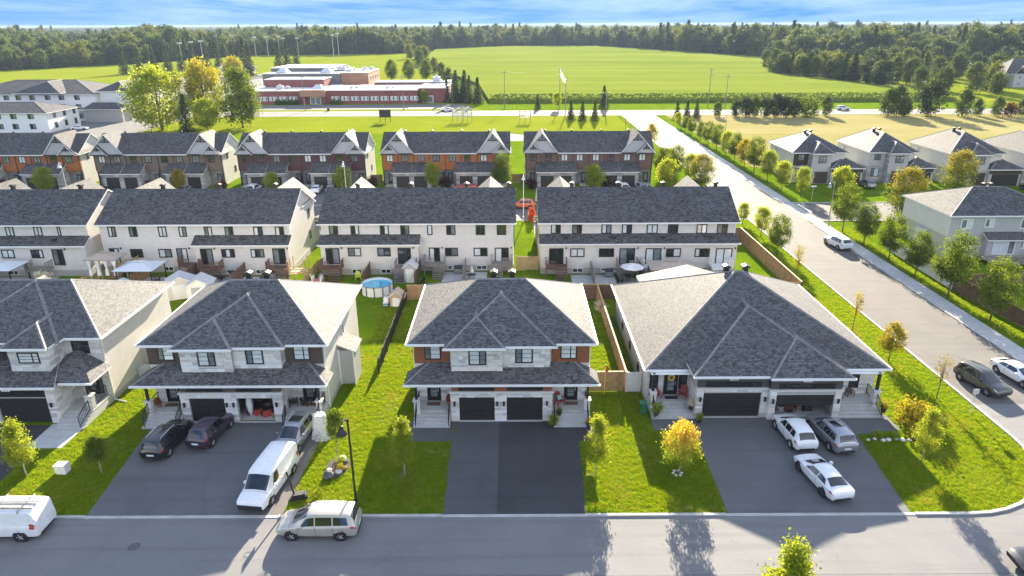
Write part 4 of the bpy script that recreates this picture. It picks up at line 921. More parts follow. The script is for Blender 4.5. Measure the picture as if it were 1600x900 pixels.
rear_row('cream townhouse block behind the round pool, lean-to roof on its west half only', -24.3, 0.2, (-24.3, -11.9), [(513, 529), (547, 562), (593, 608), (625, 640), (667, 676), (697, 712), (743, 758), (776, 791)],
         [(543, 565), (589, 611), (695, 716), (740, 762)], [(508, 532), (621, 643), (670, 688), (773, 795)], (351, 367, 387, 402, 388, 411), [-21.5, -3.0], [-20.5, -13.4, -6.0, 0.0-0.4])
rear_row('cream townhouse block with a lean-to roof along its whole back, nearest the side road', 3.7, 28.6, (3.7, 28.6), [(861, 876), (894, 909), (940, 955), (972, 987), (1011, 1027), (1044, 1059), (1089, 1104), (1121, 1136)],
         [(891, 913), (936, 959), (1041, 1063), (1086, 1108)], [(858, 880), (968, 991), (1009, 1032), (1119, 1142)], (350, 365, 388, 402, 389, 412), [6.9, 25.2], [8.0, 14.2, 20.2, 27.2])

# ------------------------------------------------------------------ back row: townhouse blocks seen from the street side
def front_row(x0, colour, label):
    W, YU, YG, YR = 25.1, 136.0, 133.0, 146.0
    o = (x0+W/2, YU, 0); R = thing('townhouse_block', label, 'townhouses', o, group='townhouses of the back row')
    X = lambda a: x0+a
    b = MB(o); b.box(X(0), X(W), YU+0.02, YR, -0.1, 6.35); b.prism([(X(0), YU+0.02, 6.35), (X(0), YR, 6.35), (X(0), (YU+YR)/2, 9.45)], (W, 0, 0)); b.build('wall', 'board_cream', R)
    b = MB(o); b.box(X(0), X(W), YU-0.55, YU+0.02, 3.0, 6.4); b.build('upper_wall', colour, R)
    for i in range(9):
        a = W*i/8; b = MB(o); b.box(X(a)-0.07, X(a)+0.07, YU-0.62, YU-0.551, 3.0, 6.4); b.build('trim_board', 'trim_dark', R)
    for a, c in ((0.0, 2.4), (9.7, 14.9), (22.1, W)): veneer(R, 'S', YU+0.02, X(a), X(c), 0, 3.0, o, seed=int(a)+3, big=1.3, tones=[(0.25, 0.24, 0.24), (0.2, 0.19, 0.19), (0.3, 0.29, 0.28)])
    gable_roof_x(R, X(-0.3), X(W+0.3), YU-1.0, YR+0.4, 6.35, 9.75, o, 'roof_far')
    gutter(R, (X(-0.3), YU-1.05, 6.35), (X(W+0.3), YU-1.05, 6.35), o)
    for a in (1.5, 4.5, 7.7, 10.7, 13.9, 16.85, 20.1, 23.1):
        window(R, 'S', YU-0.55, X(a)-0.68, X(a)+0.68, 4.65, 6.05, o, (0.5,), 1, panes=[rnd.choice(['glass_mid', 'glass_blind_sky', 'glass_dark'])]*2, fw=0.13)
    # gables at both ends
    for ga, gb, ap, sa, sb in ((-0.45, 6.4, 3.2, 0.0-0.3, 3.3), (18.7, 25.55, 21.9, 21.8, 25.4)):
        yf = YU-1.05
        g = gable_roof_y(R, X(ga), X(gb), yf-0.35, YR-4.6, 6.4, 10.35, o, 'roof_far', ax=X(ap), name='gable_roof')
        b = MB(o); b.prism([(X(ga)+0.25, yf, 6.42), (X(gb)-0.25, yf, 6.42), (X(ap), yf, 10.1)], (0, 0.4, 0)); b.build('gable_panel', 'metal_gable', R)
        mid = (sa+sb)/2; gable_roof_y(R, X(sa), X(sb), yf-0.8, yf+0.3, 6.4, 8.35, o, 'roof_far', ax=X(mid), name='small_gable_roof', t=0.12)
        b = MB(o); b.prism([(X(sa)+0.2, yf-0.5, 6.42), (X(sb)-0.2, yf-0.5, 6.42), (X(mid), yf-0.5, 8.15)], (0, 0.3, 0)); b.build('small_gable_panel', 'metal_gable', R)
        b = MB(o); b.box(X(ga), X(gb), yf-0.3, yf-0.02, 6.2, 6.42); b.build('gable_band', 'trim_dark', R)
        for px, pz, yy, s in ((ap, 10.0, yf-0.2, 1.0), (mid, 8.1, yf-0.65, 0.75)):
            b = MB(o); b.box(X(px)-0.95*s, X(px)+0.95*s, yy-0.06, yy+0.06, pz-1.22*s, pz-1.05*s); b.box(X(px)-0.07, X(px)+0.07, yy-0.07, yy+0.07, pz-1.3*s, pz)
            b.tube((X(px)-0.75*s, yy, pz-1.1*s), (X(px), yy, pz-0.5*s), 0.06, n=5); b.tube((X(px)+0.75*s, yy, pz-1.1*s), (X(px), yy, pz-0.5*s), 0.06, n=5)
            b.build('gable_truss', 'trim_black', R, kind='stuff')
    # garages, stone fronted, in pairs
    for g0, g1, doors in ((2.3, 9.7, ((2.95, 5.5), (6.45, 9.0))), (14.75, 22.1, ((15.4, 17.95), (18.9, 21.45)))):
        b = MB(o); b.box(X(g0), X(g1), YG+0.05, YU-0.55, -0.1, 3.1); b.prism([(X(g0), YG+0.05, 3.1), (X(g0), YU-0.55, 3.1), (X(g0), YU-0.55, 4.2)], (g1-g0, 0, 0)); g = b.build('garage', 'mortar', R)
        tn = [(0.45, 0.44, 0.43), (0.38, 0.37, 0.37), (0.52, 0.51, 0.49), (0.33, 0.32, 0.32)]
        veneer(g, 'S', YG+0.05, X(g0), X(g1), 0, 2.9, o, holes=[(X(d0), X(d1), -1, 2.25) for d0, d1 in doors], seed=int(g0)+8, big=1.4, tones=tn)
        veneer(g, 'E', X(g1), YG+0.05, YU-0.6, 0, 3.2, o, seed=int(g0)+9, big=1.4, tones=tn); veneer(g, 'W', X(g0), YG+0.05, YU-0.6, 0, 3.2, o, seed=int(g0)+10, big=1.4, tones=tn)
        for d0, d1 in doors:
            b = MB(o); b.box(X(d0), X(d1), YG+0.02, YG+0.06, 0, 2.25); gd = b.build('garage_door', 'trim_black', g)
            for k in range(4): p = MB(o); p.box(X(d0)+0.02, X(d1)-0.02, YG-0.01, YG+0.018, k*0.56+0.02, k*0.56+0.54); p.build('door_section', 'garage_door', gd)
        mid = (g0+g1)/2
        for a, c in ((g0-0.3, mid-0.04), (mid+0.04, g1+0.3)):
            b = MB(o); b.slab([(X(a), YG-0.4, 3.0), (X(c), YG-0.4, 3.0), (X(c), YU-0.56, 4.55), (X(a), YU-0.56, 4.55)], 0.14); b.build('garage_roof', ['roof_far', 'trim_white'], g)
    for a in (0.9, 11.1, 12.9, 23.6):
        b = MB(o); b.box(X(a), X(a)+0.95, YU-0.1, YU-0.02, 0.1, 2.3); d = b.build('front_door', 'door_black', R)
        p = MB(o); p.box(X(a)+0.2, X(a)+0.75, YU-0.13, YU-0.101, 0.7, 2.1); p.build('pane', 'glass_mid', d)
        b = MB(o); b.box(X(a)-0.3, X(a)+1.3, YG+0.8, YU-0.13, -0.05, 0.15); b.build('porch_step', 'concrete', R)
    for a in (0.1, W-0.1, 12.3):
        b = MB(o); b.box(X(a)-0.1, X(a)+0.1, YU-0.5, YU-0.3, 0, 3.0); b.build('post', 'trim_black', R)
    for f, pl in (('E', X(W)), ('W', X(0))):
        for y, z in ((138.2, 4.9), (141.5, 1.6)): window(R, f, pl, y, y+0.8, z, z+1.3, o, (), 1, panes=['glass_dark'])
    for a in (4.0, 9.5, 15.5, 21.0): roof_vent(R, X(a), 141.2, 9.55, o, 0.6)
    return R
front_row(-110.8, 'panel_orange', 'orange panelled townhouse block beside the parked white apartment cars')['label'] = 'orange panelled townhouse block next to the white apartment building'
front_row(-82.6, 'panel_tan', 'tan brown panelled townhouse block in front of the big yellow green trees')
front_row(-54.2, 'panel_plum', 'dark plum panelled townhouse block in front of the open yellow green verge')
front_row(-25.6, 'panel_orange', 'orange panelled townhouse block below the black billboard on the verge')
front_row(2.8, 'panel_cocoa', 'reddish brown panelled townhouse block at the end next to the side road trees')
# drives of both rows
for i, x0 in enumerate((-110.8, -82.6, -54.2, -25.6, 2.8)):
    for g0, g1 in ((2.3, 9.7), (14.75, 22.1)): sheet('driveway', [(x0+g0, 119.2), (x0+g1, 119.2), (x0+g1, 133.0), (x0+g0, 133.0)], 0.02, 'asphalt_drive')
for gx in (-71, -60.5, -50.3, -31.3, -21.5, -3.0, 6.9, 25.2): sheet('driveway', [(gx-3.4, 98.9), (gx+3.4, 98.9), (gx+3.4, 108.3), (gx-3.4, 108.3)], 0.02, 'asphalt_drive')

# ------------------------------------------------------------------ houses beyond the side road
def side_house(label, x0, x1, y0, y1, upper, stone_low, garage=True, zr=9.0):
    o = ((x0+x1)/2, y0, 0); R = thing('detached_house', label, 'house', o, group='detached houses beyond the side road')
    b = MB(o); b.box(x0, x1, y0, y1, -0.1, 6.0); b.build('wall', 'siding_white', R)
    tn = [(0.42, 0.41, 0.41), (0.36, 0.35, 0.36), (0.48, 0.47, 0.46), (0.31, 0.31, 0.32)]
    xm = x0+3.0
    veneer(R, 'S', y0, x0, x1, 0, 3.3, o, seed=int(x0), big=1.3, tones=tn, holes=[(x0+0.7, x0+2.4, 1.0, 2.9)])
    veneer(R, 'W', x0, y0, y1, 0, 3.1, o, seed=int(x0)+1, big=1.3, tones=tn)
    window(R, 'S', y0-0.03, x0+0.75, x0+2.35, 1.05, 2.85, o, (0.4,), 2, panes=['glass_mid', 'glass_blind_sky'])
    b = MB(o); wbox(b, 'S', y0, x0+0.05, xm, 3.35, 5.9, 0.0, 0.08); b.build('siding_panel', upper, R)
    window(R, 'S', y0-0.08, x0+0.9, x0+2.2, 4.4, 5.6, o, (0.5,), 2, panes=['glass_mid'])
    # bay with its own roof
    b = MB(o); b.box(xm+0.2, xm+4.0, y0-1.6, y0, -0.1, 5.9); b.build('bay_wall', 'siding_grey', R)
    veneer(R, 'S', y0-1.6, xm+0.2, xm+4.0, 0, 2.6, o, seed=int(x0)+2, big=1.3, tones=tn); veneer(R, 'W', xm+0.2, y0-1.6, y0, 0, 5.6, o, seed=int(x0)+3, big=1.3, tones=tn)
    b = MB(o); b.box(xm+1.0, xm+3.6, y0-1.72, y0-1.6, 0.1, 2.4); b.build('front_door', 'espresso', R)
    window(R, 'S', y0-1.6, xm+1.4, xm+3.0, 4.1, 5.5, o, (0.5,), 1, panes=['glass_mid'])
    hip_roof(R, x0-0.5, x1+0.5, y0-0.5, y1+0.5, 6.0, zr, o, 'roof_far', ry=None)
    hip_front(R, xm-0.2, xm+4.4, y0-2.1, 6.05, xm+2.1, y0+0.4, 7.9, y0+3.5, o, 'roof_far')
    if garage:
        b = MB(o); b.box(xm+4.0, x1+3.0, y0-2.2, y0+4, -0.1, 3.2); g = b.build('garage', 'siding_grey', R)
        b = MB(o); b.box(xm+4.6, x1+2.6, y0-2.3, y0-2.2, 0, 2.3); gd = b.build('garage_door', 'trim_black', g)
        for k in range(4): p = MB(o); p.box(xm+4.65, x1+2.55, y0-2.33, y0-2.302, k*0.575+0.02, k*0.575+0.555); p.build('door_section', 'garage_door', gd)
        b = MB(o); b.box(xm+4.0, x1+3.0, y0-2.26, y0-2.2, 2.35, 3.2); b.build('siding_band', 'espresso', g)
        hip_roof(R, xm+3.7, x1+3.4, y0-2.7, y0+4.3, 3.3, 5.0, o, 'roof_far', name='garage_roof')
    for z in (1.2, 4.2): window(R, 'W', x0-0.06, y1-4, y1-3.2, z, z+1.2, o, (), 1, fr='trim_white', panes=['glass_mid'])
    for k in (-0.5, 0.6): roof_vent(R, (x0+x1)/2+k, (y0+y1)/2+0.6, zr-0.3, o, 0.9)
    return R
side_house('grey stone detached house with espresso upper panel on the corner of the cross street', 56.3, 66.5, 136.5, 149.5, 'espresso', True)
side_house('pale detached house with a two tone roof between the two corner trees', 71.5, 80.5, 136.5, 151, 'siding_grey', True, zr=9.2)
side_house('detached house with brown upper band and stone front next to the large orange tinged tree', 86.3, 96.5, 134.5, 149, 'espresso', True, zr=9.5)
side_house('pale detached house mostly hidden by the orange tinged tree', 101.5, 111, 134.5, 149, 'siding_grey', True)

def house_f():
    x0, x1, y0, y1 = 58.8, 74.5, 88.4, 99.8
    o = ((x0+x1)/2, y0, 0); R = thing('detached_house', 'grey two storey house with white windows, patio awning and raised deck', 'house', o)
    b = MB(o); b.box(x0, x1, y0, y1, -0.1, 6.0); b.build('wall', 'siding_grey', R)
    b = MB(o); b.box(x0-0.05, x0, y0, y1, 3.0, 5.95); b.build('side_cladding', 'siding_white', R)
    hip_roof(R, x0-0.45, x1+0.45, y0-0.45, y1+0.45, 6.0, 8.6, o, 'roof_far')
    gutter(R, (x0-0.45, y0-0.5, 6.0), (x1+0.45, y0-0.5, 6.0), o)
    for a0, a1, z0, z1, c in ((60.2, 61.8, 4.1, 5.5, (0.5,)), (63.4, 64.7, 4.3, 5.55, (0.5,)), (68.2, 69.3, 4.1, 5.5, ()), (59.6, 62.4, 1.1, 2.4, (0.5,)), (68.7, 70.6, 1.3, 2.5, (0.33, 0.66))):
        window(R, 'S', y0, a0, a1, z0, z1, o, c, 1, fr='trim_white', panes=['glass_mid', 'glass_blind_sky'], fw=0.13)
    b = MB(o); b.box(63.8, 68.4, y0-0.9, y0, -0.1, 3.0); b.build('bump_out', 'siding_grey', R)
    window(R, 'S', y0-0.9, 64.6, 67.6, 0.75, 2.75, o, (0.36, 0.68), 1, fr='trim_white', panes=['glass_blind_sky', 'glass_blind_sky', 'glass_mid'], name='patio_door', fw=0.13)
    b = MB(o); b.slab([(63.4, y0-1.5, 2.95), (68.8, y0-1.5, 2.95), (68.8, y0-0.005, 3.7), (63.4, y0-0.005, 3.7)], 0.14); b.build('awning_roof', ['roof_dark', 'trim_white'], R)
    b = MB(o); b.box(58.3, 58.8, 92, 95, 0, 2.6); b.build('utility_bump', 'siding_white', R)
    for k in (66.3, 67.3): roof_vent(R, k, 94.5, 8.3, o, 0.9)
    # deck
    dk = MB(o); dk.box(63.0, 71.5, y0-4.2, y0-0.92, 0.45, 0.6); d = dk.build('deck', 'wood_grey', R)
    for xx in (63.1, 66, 69, 71.3): p = MB(o); p.box(xx-0.08, xx+0.08, y0-4.15, y0-4.0, -0.1, 1.5); p.build('deck_post', 'wood_grey', d)
    for xx in (63.2, 66.05, 69.05): 
        p = MB(o); n = 14
        for i in range(n): q = xx+0.05+i*2.75/n; p.box(q, q+0.16, y0-4.1, y0-4.06, 0.62, 1.45)
        p.box(xx, xx+2.8, y0-4.13, y0-4.03, 1.45, 1.55); p.build('deck_rail', 'wood_grey', d, kind='stuff')
    for i in range(3): p = MB(o); p.box(71.6+i*0.3, 71.95+i*0.3, y0-3.6, y0-2.2, 0, 0.48-i*0.15); p.build('step', 'wood_grey', d)
    return R
house_f()
R = thing('detached_house', 'cream house with grey hip roof past the deck, only its roof edge showing', 'house', (86, 92, 0))
b = MB(); b.box(-7, 8, -2, 9, -0.1, 6.0); b.build('wall', 'siding_white', R); hip_roof(R, -7.5, 8.5, -2.5, 9.5, 6.0, 8.8, (0, 0, 0), 'roof_far')
window(R, 'S', -2, -5, -3.2, 3.9, 5.3, cols=(0.5,), fr='trim_white', panes=['glass_mid']); window(R, 'S', -2, -5, -2.4, 0.9, 2.7, cols=(0.5,), fr='trim_white', panes=['glass_mid'])
# ------------------------------------------------------------------ trees
mat_leaf('leaf_green', (0.07, 0.115, 0.016), (0.17, 0.225, 0.025), trans=.45); mat_leaf('leaf_fresh', (0.20, 0.27, 0.024), (0.34, 0.38, 0.04), trans=.55)
mat_leaf('leaf_dark', (0.03, 0.052, 0.014), (0.075, 0.105, 0.02)); mat_leaf('leaf_yellow', (0.24, 0.22, 0.02), (0.36, 0.29, 0.025))
mat_leaf('leaf_autumn', (0.15, 0.25, 0.022), (0.30, 0.38, 0.03), top=((0.55, 0.47, 0.04), (0.62, 0.36, 0.13)), trans=.55)
mat_leaf('leaf_tinged', (0.075, 0.115, 0.016), (0.18, 0.225, 0.026), top=((0.21, 0.24, 0.027), (0.27, 0.20, 0.035)))
mat_leaf('leaf_spruce', (0.03, 0.05, 0.03), (0.07, 0.098, 0.045), trans=0.2); mat_leaf('leaf_wood_y', (0.10, 0.135, 0.026), (0.21, 0.225, 0.04), trans=0.3); mat_leaf('leaf_plum', (0.05, 0.02, 0.025), (0.10, 0.04, 0.035))
mat_leaf('leaf_red', (0.38, 0.05, 0.03), (0.5, 0.12, 0.04)); mat_leaf('leaf_straw', (0.20, 0.17, 0.06), (0.32, 0.26, 0.10))
mat_leaf('leaf_wood', (0.05, 0.085, 0.026), (0.13, 0.18, 0.04), trans=0.3); mat_leaf('leaf_wood_dark', (0.030, 0.054, 0.026), (0.07, 0.105, 0.036), trans=0.25)
mat_leaf('leaf_big', (0.16, 0.21, 0.02), (0.27, 0.30, 0.03), top=((0.32, 0.33, 0.03), (0.38, 0.29, 0.045))); mat_leaf('petal_white', (0.6, 0.58, 0.55), (0.7, 0.66, 0.6))
def leaf_mesh(name, mname, centres, spread, n, size, seed, zlo, zhi, up=0.35, aspect=0.62):
    """n separate leaf faces gathered in clumps round the given centres"""
    r = np.random.default_rng(seed); cen = np.array(centres, float)
    k = r.integers(0, len(cen), n); p = cen[k]+r.normal(0, 1, (n, 3))*np.array(spread)*0.5
    nv = r.normal(0, 1, (n, 3)); nv[:, 2] = np.abs(nv[:, 2])+up; nv /= np.linalg.norm(nv, axis=1)[:, None]
    a = np.cross(nv, r.normal(0, 1, (n, 3))); a /= np.linalg.norm(a, axis=1)[:, None]; b = np.cross(nv, a)
    s = size*r.uniform(0.6, 1.35, n)[:, None]
    V = np.stack([p-a*s*0.5, p+b*s*aspect*0.5, p+a*s*0.5, p-b*s*aspect*0.5], 1).reshape(-1, 3)
    me = bpy.data.meshes.new(name); me.vertices.add(4*n); me.vertices.foreach_set('co', V.ravel())
    me.loops.add(4*n); me.loops.foreach_set('vertex_index', np.arange(4*n, dtype=np.int32))
    me.polygons.add(n); me.polygons.foreach_set('loop_start', np.arange(0, 4*n, 4, dtype=np.int32)); me.polygons.foreach_set('loop_total', np.full(n, 4, dtype=np.int32))
    tone = np.ones((n, 4)); ck = r.random(len(cen)); tone[:, 0] = np.clip(ck[k]*0.6+r.random(n)*0.5, 0, 1)
    tone[:, 1] = np.clip((p[:, 2]-zlo)/max(0.01, zhi-zlo)+r.normal(0, 0.16, n), 0, 1); tone[:, 2] = np.clip(ck[k]+r.normal(0, 0.25, n), 0, 1)
    ca = me.color_attributes.new('tone', 'FLOAT_COLOR', 'CORNER'); ca.data.foreach_set('color', np.repeat(tone, 4, axis=0).ravel().astype(np.float32))
    me.materials.append(MATS[mname]); me.update(); me.validate(); return me
def crown_centres(r, shape, h0, h1, w, n):
    out = []
    while len(out) < n:
        t = r.random(); z = h0+(h1-h0)*t
        if shape == 'oval': rad = w*math.sqrt(max(0.03, 1-(2*t-0.9)**2/1.21))
        elif shape == 'column': rad = w*(0.55+0.45*math.sin(pi*min(1, t*1.25+0.1)))*(1-0.72*max(0, t-0.45)/0.55)
        elif shape == 'round': rad = w*math.sqrt(max(0.02, 1-(2*t-1)**2))
        elif shape == 'vase': rad = w*(0.35+0.75*t)*math.sqrt(max(0.05, 1-max(0, (t-0.55)/0.5)**2))
        else: rad = w*(1-t)
        a = r.random()*2*pi; q = rad*math.sqrt(r.uniform(0.12, 1.0))*r.uniform(0.82, 1.12)
        out.append((q*cos(a), q*sin(a), z))
    return out
def trunk_mesh(name, h, r0, cen, rr, nl=7, m='bark', fork=0.35, lean=0.0):
    b = MB(); tip = (lean, 0, h)
    pts = [(0, 0, -0.1), (lean*0.2+rr.uniform(-.04, .04)*h*0.1, rr.uniform(-.04, .04)*h*0.1, h*fork), (lean*0.6, 0, h*0.72), tip]; rad = [r0, r0*0.75, r0*0.4, r0*0.1]
    for i in range(3): b.tube(pts[i], pts[i+1], rad[i], rad[i+1], 7)
    for i in range(nl):
        c = cen[int(len(cen)*i/nl)]; t = rr.uniform(fork*0.85, 0.7)
        b.tube((lean*t*0.6, 0, h*t), (c[0]*0.8, c[1]*0.8, max(c[2], h*t+0.1)), r0*0.34, r0*0.08, 5)
    return b.mesh(name, m, smooth=True, angle=None)
def make_tree(name, leaf, shape, H, crown0, w, nclump, nleaf, size, seed, spread=None, bark='bark', r0=None, nl=9, up=0.35):
    """returns the two meshes of a tree: (trunk, crown)"""
    rr = random.Random(seed); cen = crown_centres(rr, shape, crown0, H-0.2*w, w, nclump)
    sp = spread or (w*0.42, w*0.42, w*0.36)
    cm = leaf_mesh('crown', leaf, cen, sp, nleaf, size, seed, crown0, H, up)
    tm = trunk_mesh('trunk', H*0.8, r0 or 0.018*H+0.02, cen, rr, nl, bark, fork=max(0.2, crown0/H*0.95))
    return tm, cm
def make_spruce(seed, H, w, leaf='leaf_spruce', n=3400, size=0.5, base=0.06):
    r = np.random.default_rng(seed); cen = []
    nl = 15
    for i in range(nl):
        t = (i+0.3)/nl; z = H*(base+(1-base)*t); rad = w*(1-t)**0.85
        k = max(4, int(13*(1-t)))
        for j in range(k):
            a = 2*pi*j/k+r.uniform(0, 1)
            for f in (0.35, 0.65, 0.95): q = rad*f*r.uniform(0.85, 1.15); cen.append((q*cos(a), q*sin(a), z-f*rad*0.32+r.uniform(-.1, .1)*H*0.05))
    cm = leaf_mesh('crown', leaf, cen, (w*0.16, w*0.16, H*0.035), n, size, seed, 0, H, 0.1, 0.4)
    b = MB(); b.tube((0, 0, -0.1), (0, 0, H*0.95), 0.02*H, 0.03, 7); return b.mesh('trunk', 'bark', True, None), cm
TM = {}
def tmpl(key, fn):
    if key not in TM: TM[key] = fn()
    return TM[key]
def plant(key, x, y, label, s=1.0, name='street_tree', group=None, cat='tree', rz=None, sz=None, z=0.0, crown='crown', trunk='trunk'):
    tm, cm = TM[key]
    t = thing(name, label, cat, (x, y, z), random.uniform(0, 6.28) if rz is None else rz, group); t.scale = (s*(.9 if key in ('street_a', 'street_b') else 1), s*(.9 if key in ('street_a', 'street_b') else 1), sz or s)
    if tm: o = bpy.data.objects.new(trunk, tm); C.objects.link(o); o.parent = t
    o = bpy.data.objects.new(crown, cm); C.objects.link(o); o.parent = t
    return t
tmpl('young', lambda: make_tree('t', 'leaf_fresh', 'column', 4.6, 1.5, 0.85, 75, 7200, 0.125, 1, (0.42, 0.42, 0.4), 'bark_pale', 0.06))
tmpl('young2', lambda: make_tree('t', 'leaf_fresh', 'column', 4.8, 1.55, 0.8, 70, 6600, 0.125, 2, (0.4, 0.4, 0.42), 'bark_pale', 0.055))
tmpl('young_near', lambda: make_tree('t', 'leaf_fresh', 'column', 8.1, 2.4, 1.35, 80, 11000, 0.17, 31, (0.5, 0.5, 0.6), 'bark_pale', 0.09))
tmpl('young_small', lambda: make_tree('t', 'leaf_green', 'oval', 3.0, 1.3, 0.6, 46, 3600, 0.11, 3, (0.32, 0.32, 0.3), 'bark_pale', 0.045))
tmpl('autumn', lambda: make_tree('t', 'leaf_autumn', 'oval', 4.3, 1.1, 1.3, 80, 8000, 0.13, 4, (0.36, 0.36, 0.34), 'bark_pale', 0.07))
tmpl('sparse', lambda: make_tree('t', 'leaf_yellow', 'vase', 4.6, 1.9, 0.75, 40, 850, 0.14, 5, (0.35, 0.35, 0.42), 'bark', 0.05, 16))
tmpl('sparse2', lambda: make_tree('t', 'leaf_straw', 'vase', 4.2, 1.9, 0.7, 40, 520, 0.13, 6, (0.35, 0.35, 0.42), 'bark', 0.05, 18))
tmpl('street_a', lambda: make_tree('t', 'leaf_green', 'oval', 7.2, 2.0, 2.0, 100, 7600, 0.22, 7, (0.66, 0.66, 0.6), 'bark', 0.12))
tmpl('street_b', lambda: make_tree('t', 'leaf_fresh', 'oval', 6.6, 1.9, 1.75, 90, 6600, 0.22, 8, (0.66, 0.66, 0.6), 'bark', 0.11))
tmpl('street_c', lambda: make_tree('t', 'leaf_tinged', 'oval', 8.6, 1.6, 2.6, 140, 9500, 0.25, 9, (0.8, 0.8, 0.7), 'bark', 0.15))
tmpl('street_d', lambda: make_tree('t', 'leaf_yellow', 'oval', 6.4, 1.8, 1.7, 70, 3800, 0.26, 10, (0.65, 0.65, 0.6), 'bark', 0.1))
tmpl('round', lambda: make_tree('t', 'leaf_fresh', 'round', 5.2, 1.0, 1.9, 80, 4200, 0.28, 11, (0.66, 0.66, 0.55), 'bark', 0.11))
tmpl('big_green', lambda: make_tree('t', 'leaf_fresh', 'round', 15.5, 1.6, 7.2, 200, 9500, 0.62, 12, (1.9, 1.9, 1.6), 'bark', 0.4))
tmpl('big_tinged', lambda: make_tree('t', 'leaf_big', 'oval', 19, 3, 5.6, 170, 8500, 0.62, 13, (1.8, 1.8, 1.6), 'bark', 0.4))
tmpl('big_dark', lambda: make_tree('t', 'leaf_green', 'oval', 16, 2, 5.0, 150, 7500, 0.6, 14, (1.7, 1.7, 1.5), 'bark', 0.35))
tmpl('spruce', lambda: make_spruce(15, 10.5, 2.6)); tmpl('spruce_b', lambda: make_spruce(16, 13, 2.9))
tmpl('plum_bush', lambda: make_tree('t', 'leaf_plum', 'round', 2.3, 0.1, 1.25, 40, 1500, 0.24, 17, None, 'bark', 0.05))
tmpl('shrub', lambda: make_tree('t', 'leaf_green', 'round', 2.0, 0.05, 1.1, 40, 1500, 0.22, 18, None, 'bark', 0.05))
tmpl('shrub_yellow', lambda: make_tree('t', 'leaf_yellow', 'round', 1.5, 0.05, 0.85, 40, 1600, 0.15, 19, None, 'bark', 0.04))
tmpl('shrub_fresh', lambda: make_tree('t', 'leaf_fresh', 'round', 1.2, 0.0, 0.6, 30, 900, 0.14, 20, None, 'bark', 0.03))
tmpl('shrub_red', lambda: make_tree('t', 'leaf_red', 'column', 2.6, 0.1, 0.8, 40, 1400, 0.22, 21, None, 'bark', 0.04))
tmpl('shrub_white', lambda: make_tree('t', 'petal_white', 'round', 1.6, 0.2, 0.8, 40, 1200, 0.18, 22, None, 'bark', 0.04))
tmpl('wood_a', lambda: make_tree('t', 'leaf_wood', 'oval', 15, 1.5, 4.2, 90, 2600, 0.95, 23, (1.8, 1.8, 1.6), 'bark', 0.25, 5))
tmpl('wood_b', lambda: make_tree('t', 'leaf_wood_dark', 'round', 14, 1.0, 4.6, 90, 2600, 0.95, 24, (1.9, 1.9, 1.6), 'bark', 0.25, 5))
tmpl('wood_c', lambda: make_tree('t', 'leaf_wood', 'round', 13, 1.0, 4.8, 90, 2600, 1.0, 25, (2, 2, 1.7), 'bark', 0.25, 5))
tmpl('wood_s', lambda: make_spruce(26, 17, 3.6, 'leaf_wood_dark', 1400, 1.3))
tmpl('wood_y', lambda: make_tree('t', 'leaf_wood_y', 'oval', 14, 1.2, 4.2, 90, 2600, 0.95, 27, (1.8, 1.8, 1.6), 'bark', 0.25, 5))

# front gardens
plant('young', -34.7, 40.7, 'fresh green young maple on the lawn beside the dark drive and the utility box', 1.0, 'young_maple', rz=0.3)
plant('young_small', -29.5, 41.0, 'small dark green sapling on the lawn between utility box and black SUV', 1.0, 'sapling')
plant('young_small', -12.95, 42.9, 'small green sapling rising from the rock garden bed', 0.95, 'sapling', rz=1.0, sz=1.35)
plant('young2', -7.7, 40.6, 'fresh green young maple in the shaded lawn left of the black drive', 0.98, 'young_maple', rz=1.5)
plant('young', 5.9, 40.5, 'slim pale green maple on a bare stem beside the black drive and sunny lawn', 0.92, 'young_maple', rz=2.4, sz=1.08)
plant('autumn', 11.9, 40.8, 'young maple turning yellow and orange beside the wide grey drive', 0.98, 'young_maple', rz=0.8)
plant('young2', 29.9, 42.0, 'slim yellow green maple on the corner lawn beside the street', 0.92, 'young_maple', rz=2.9)
plant('young_near', 12.9, 24.6, 'bright green young maple on the near side of the front street', 1.0, 'young_maple', rz=4.0)
# west verge of the side road
plant('sparse', 35.6, 65.0, 'sparse yellow street tree on the verge level with the big bungalow roof', 0.95, rz=0.3)
plant('street_d', 35.7, 57.9, 'small bright yellow street tree by the end of the bungalow roof', 0.62, rz=1.1)
plant('sparse2', 36.3, 51.1, 'nearly bare street tree across from the dark green SUV', 1.0, rz=2.0)
plant('sparse', 35.5, 79.9, 'thin green yellow street tree beside the wooden boundary fence', 1.0, rz=4.0)
plant('street_a', 36.7, 90.0, 'open crowned green street tree outside the wooden boundary fence', 0.82)
plant('street_b', 37.4, 98.5, 'narrow green street tree by the side road behind the townhouses', 0.72)
plant('street_b', 36.9, 105.5, 'small green street tree at the back street corner', 0.55)
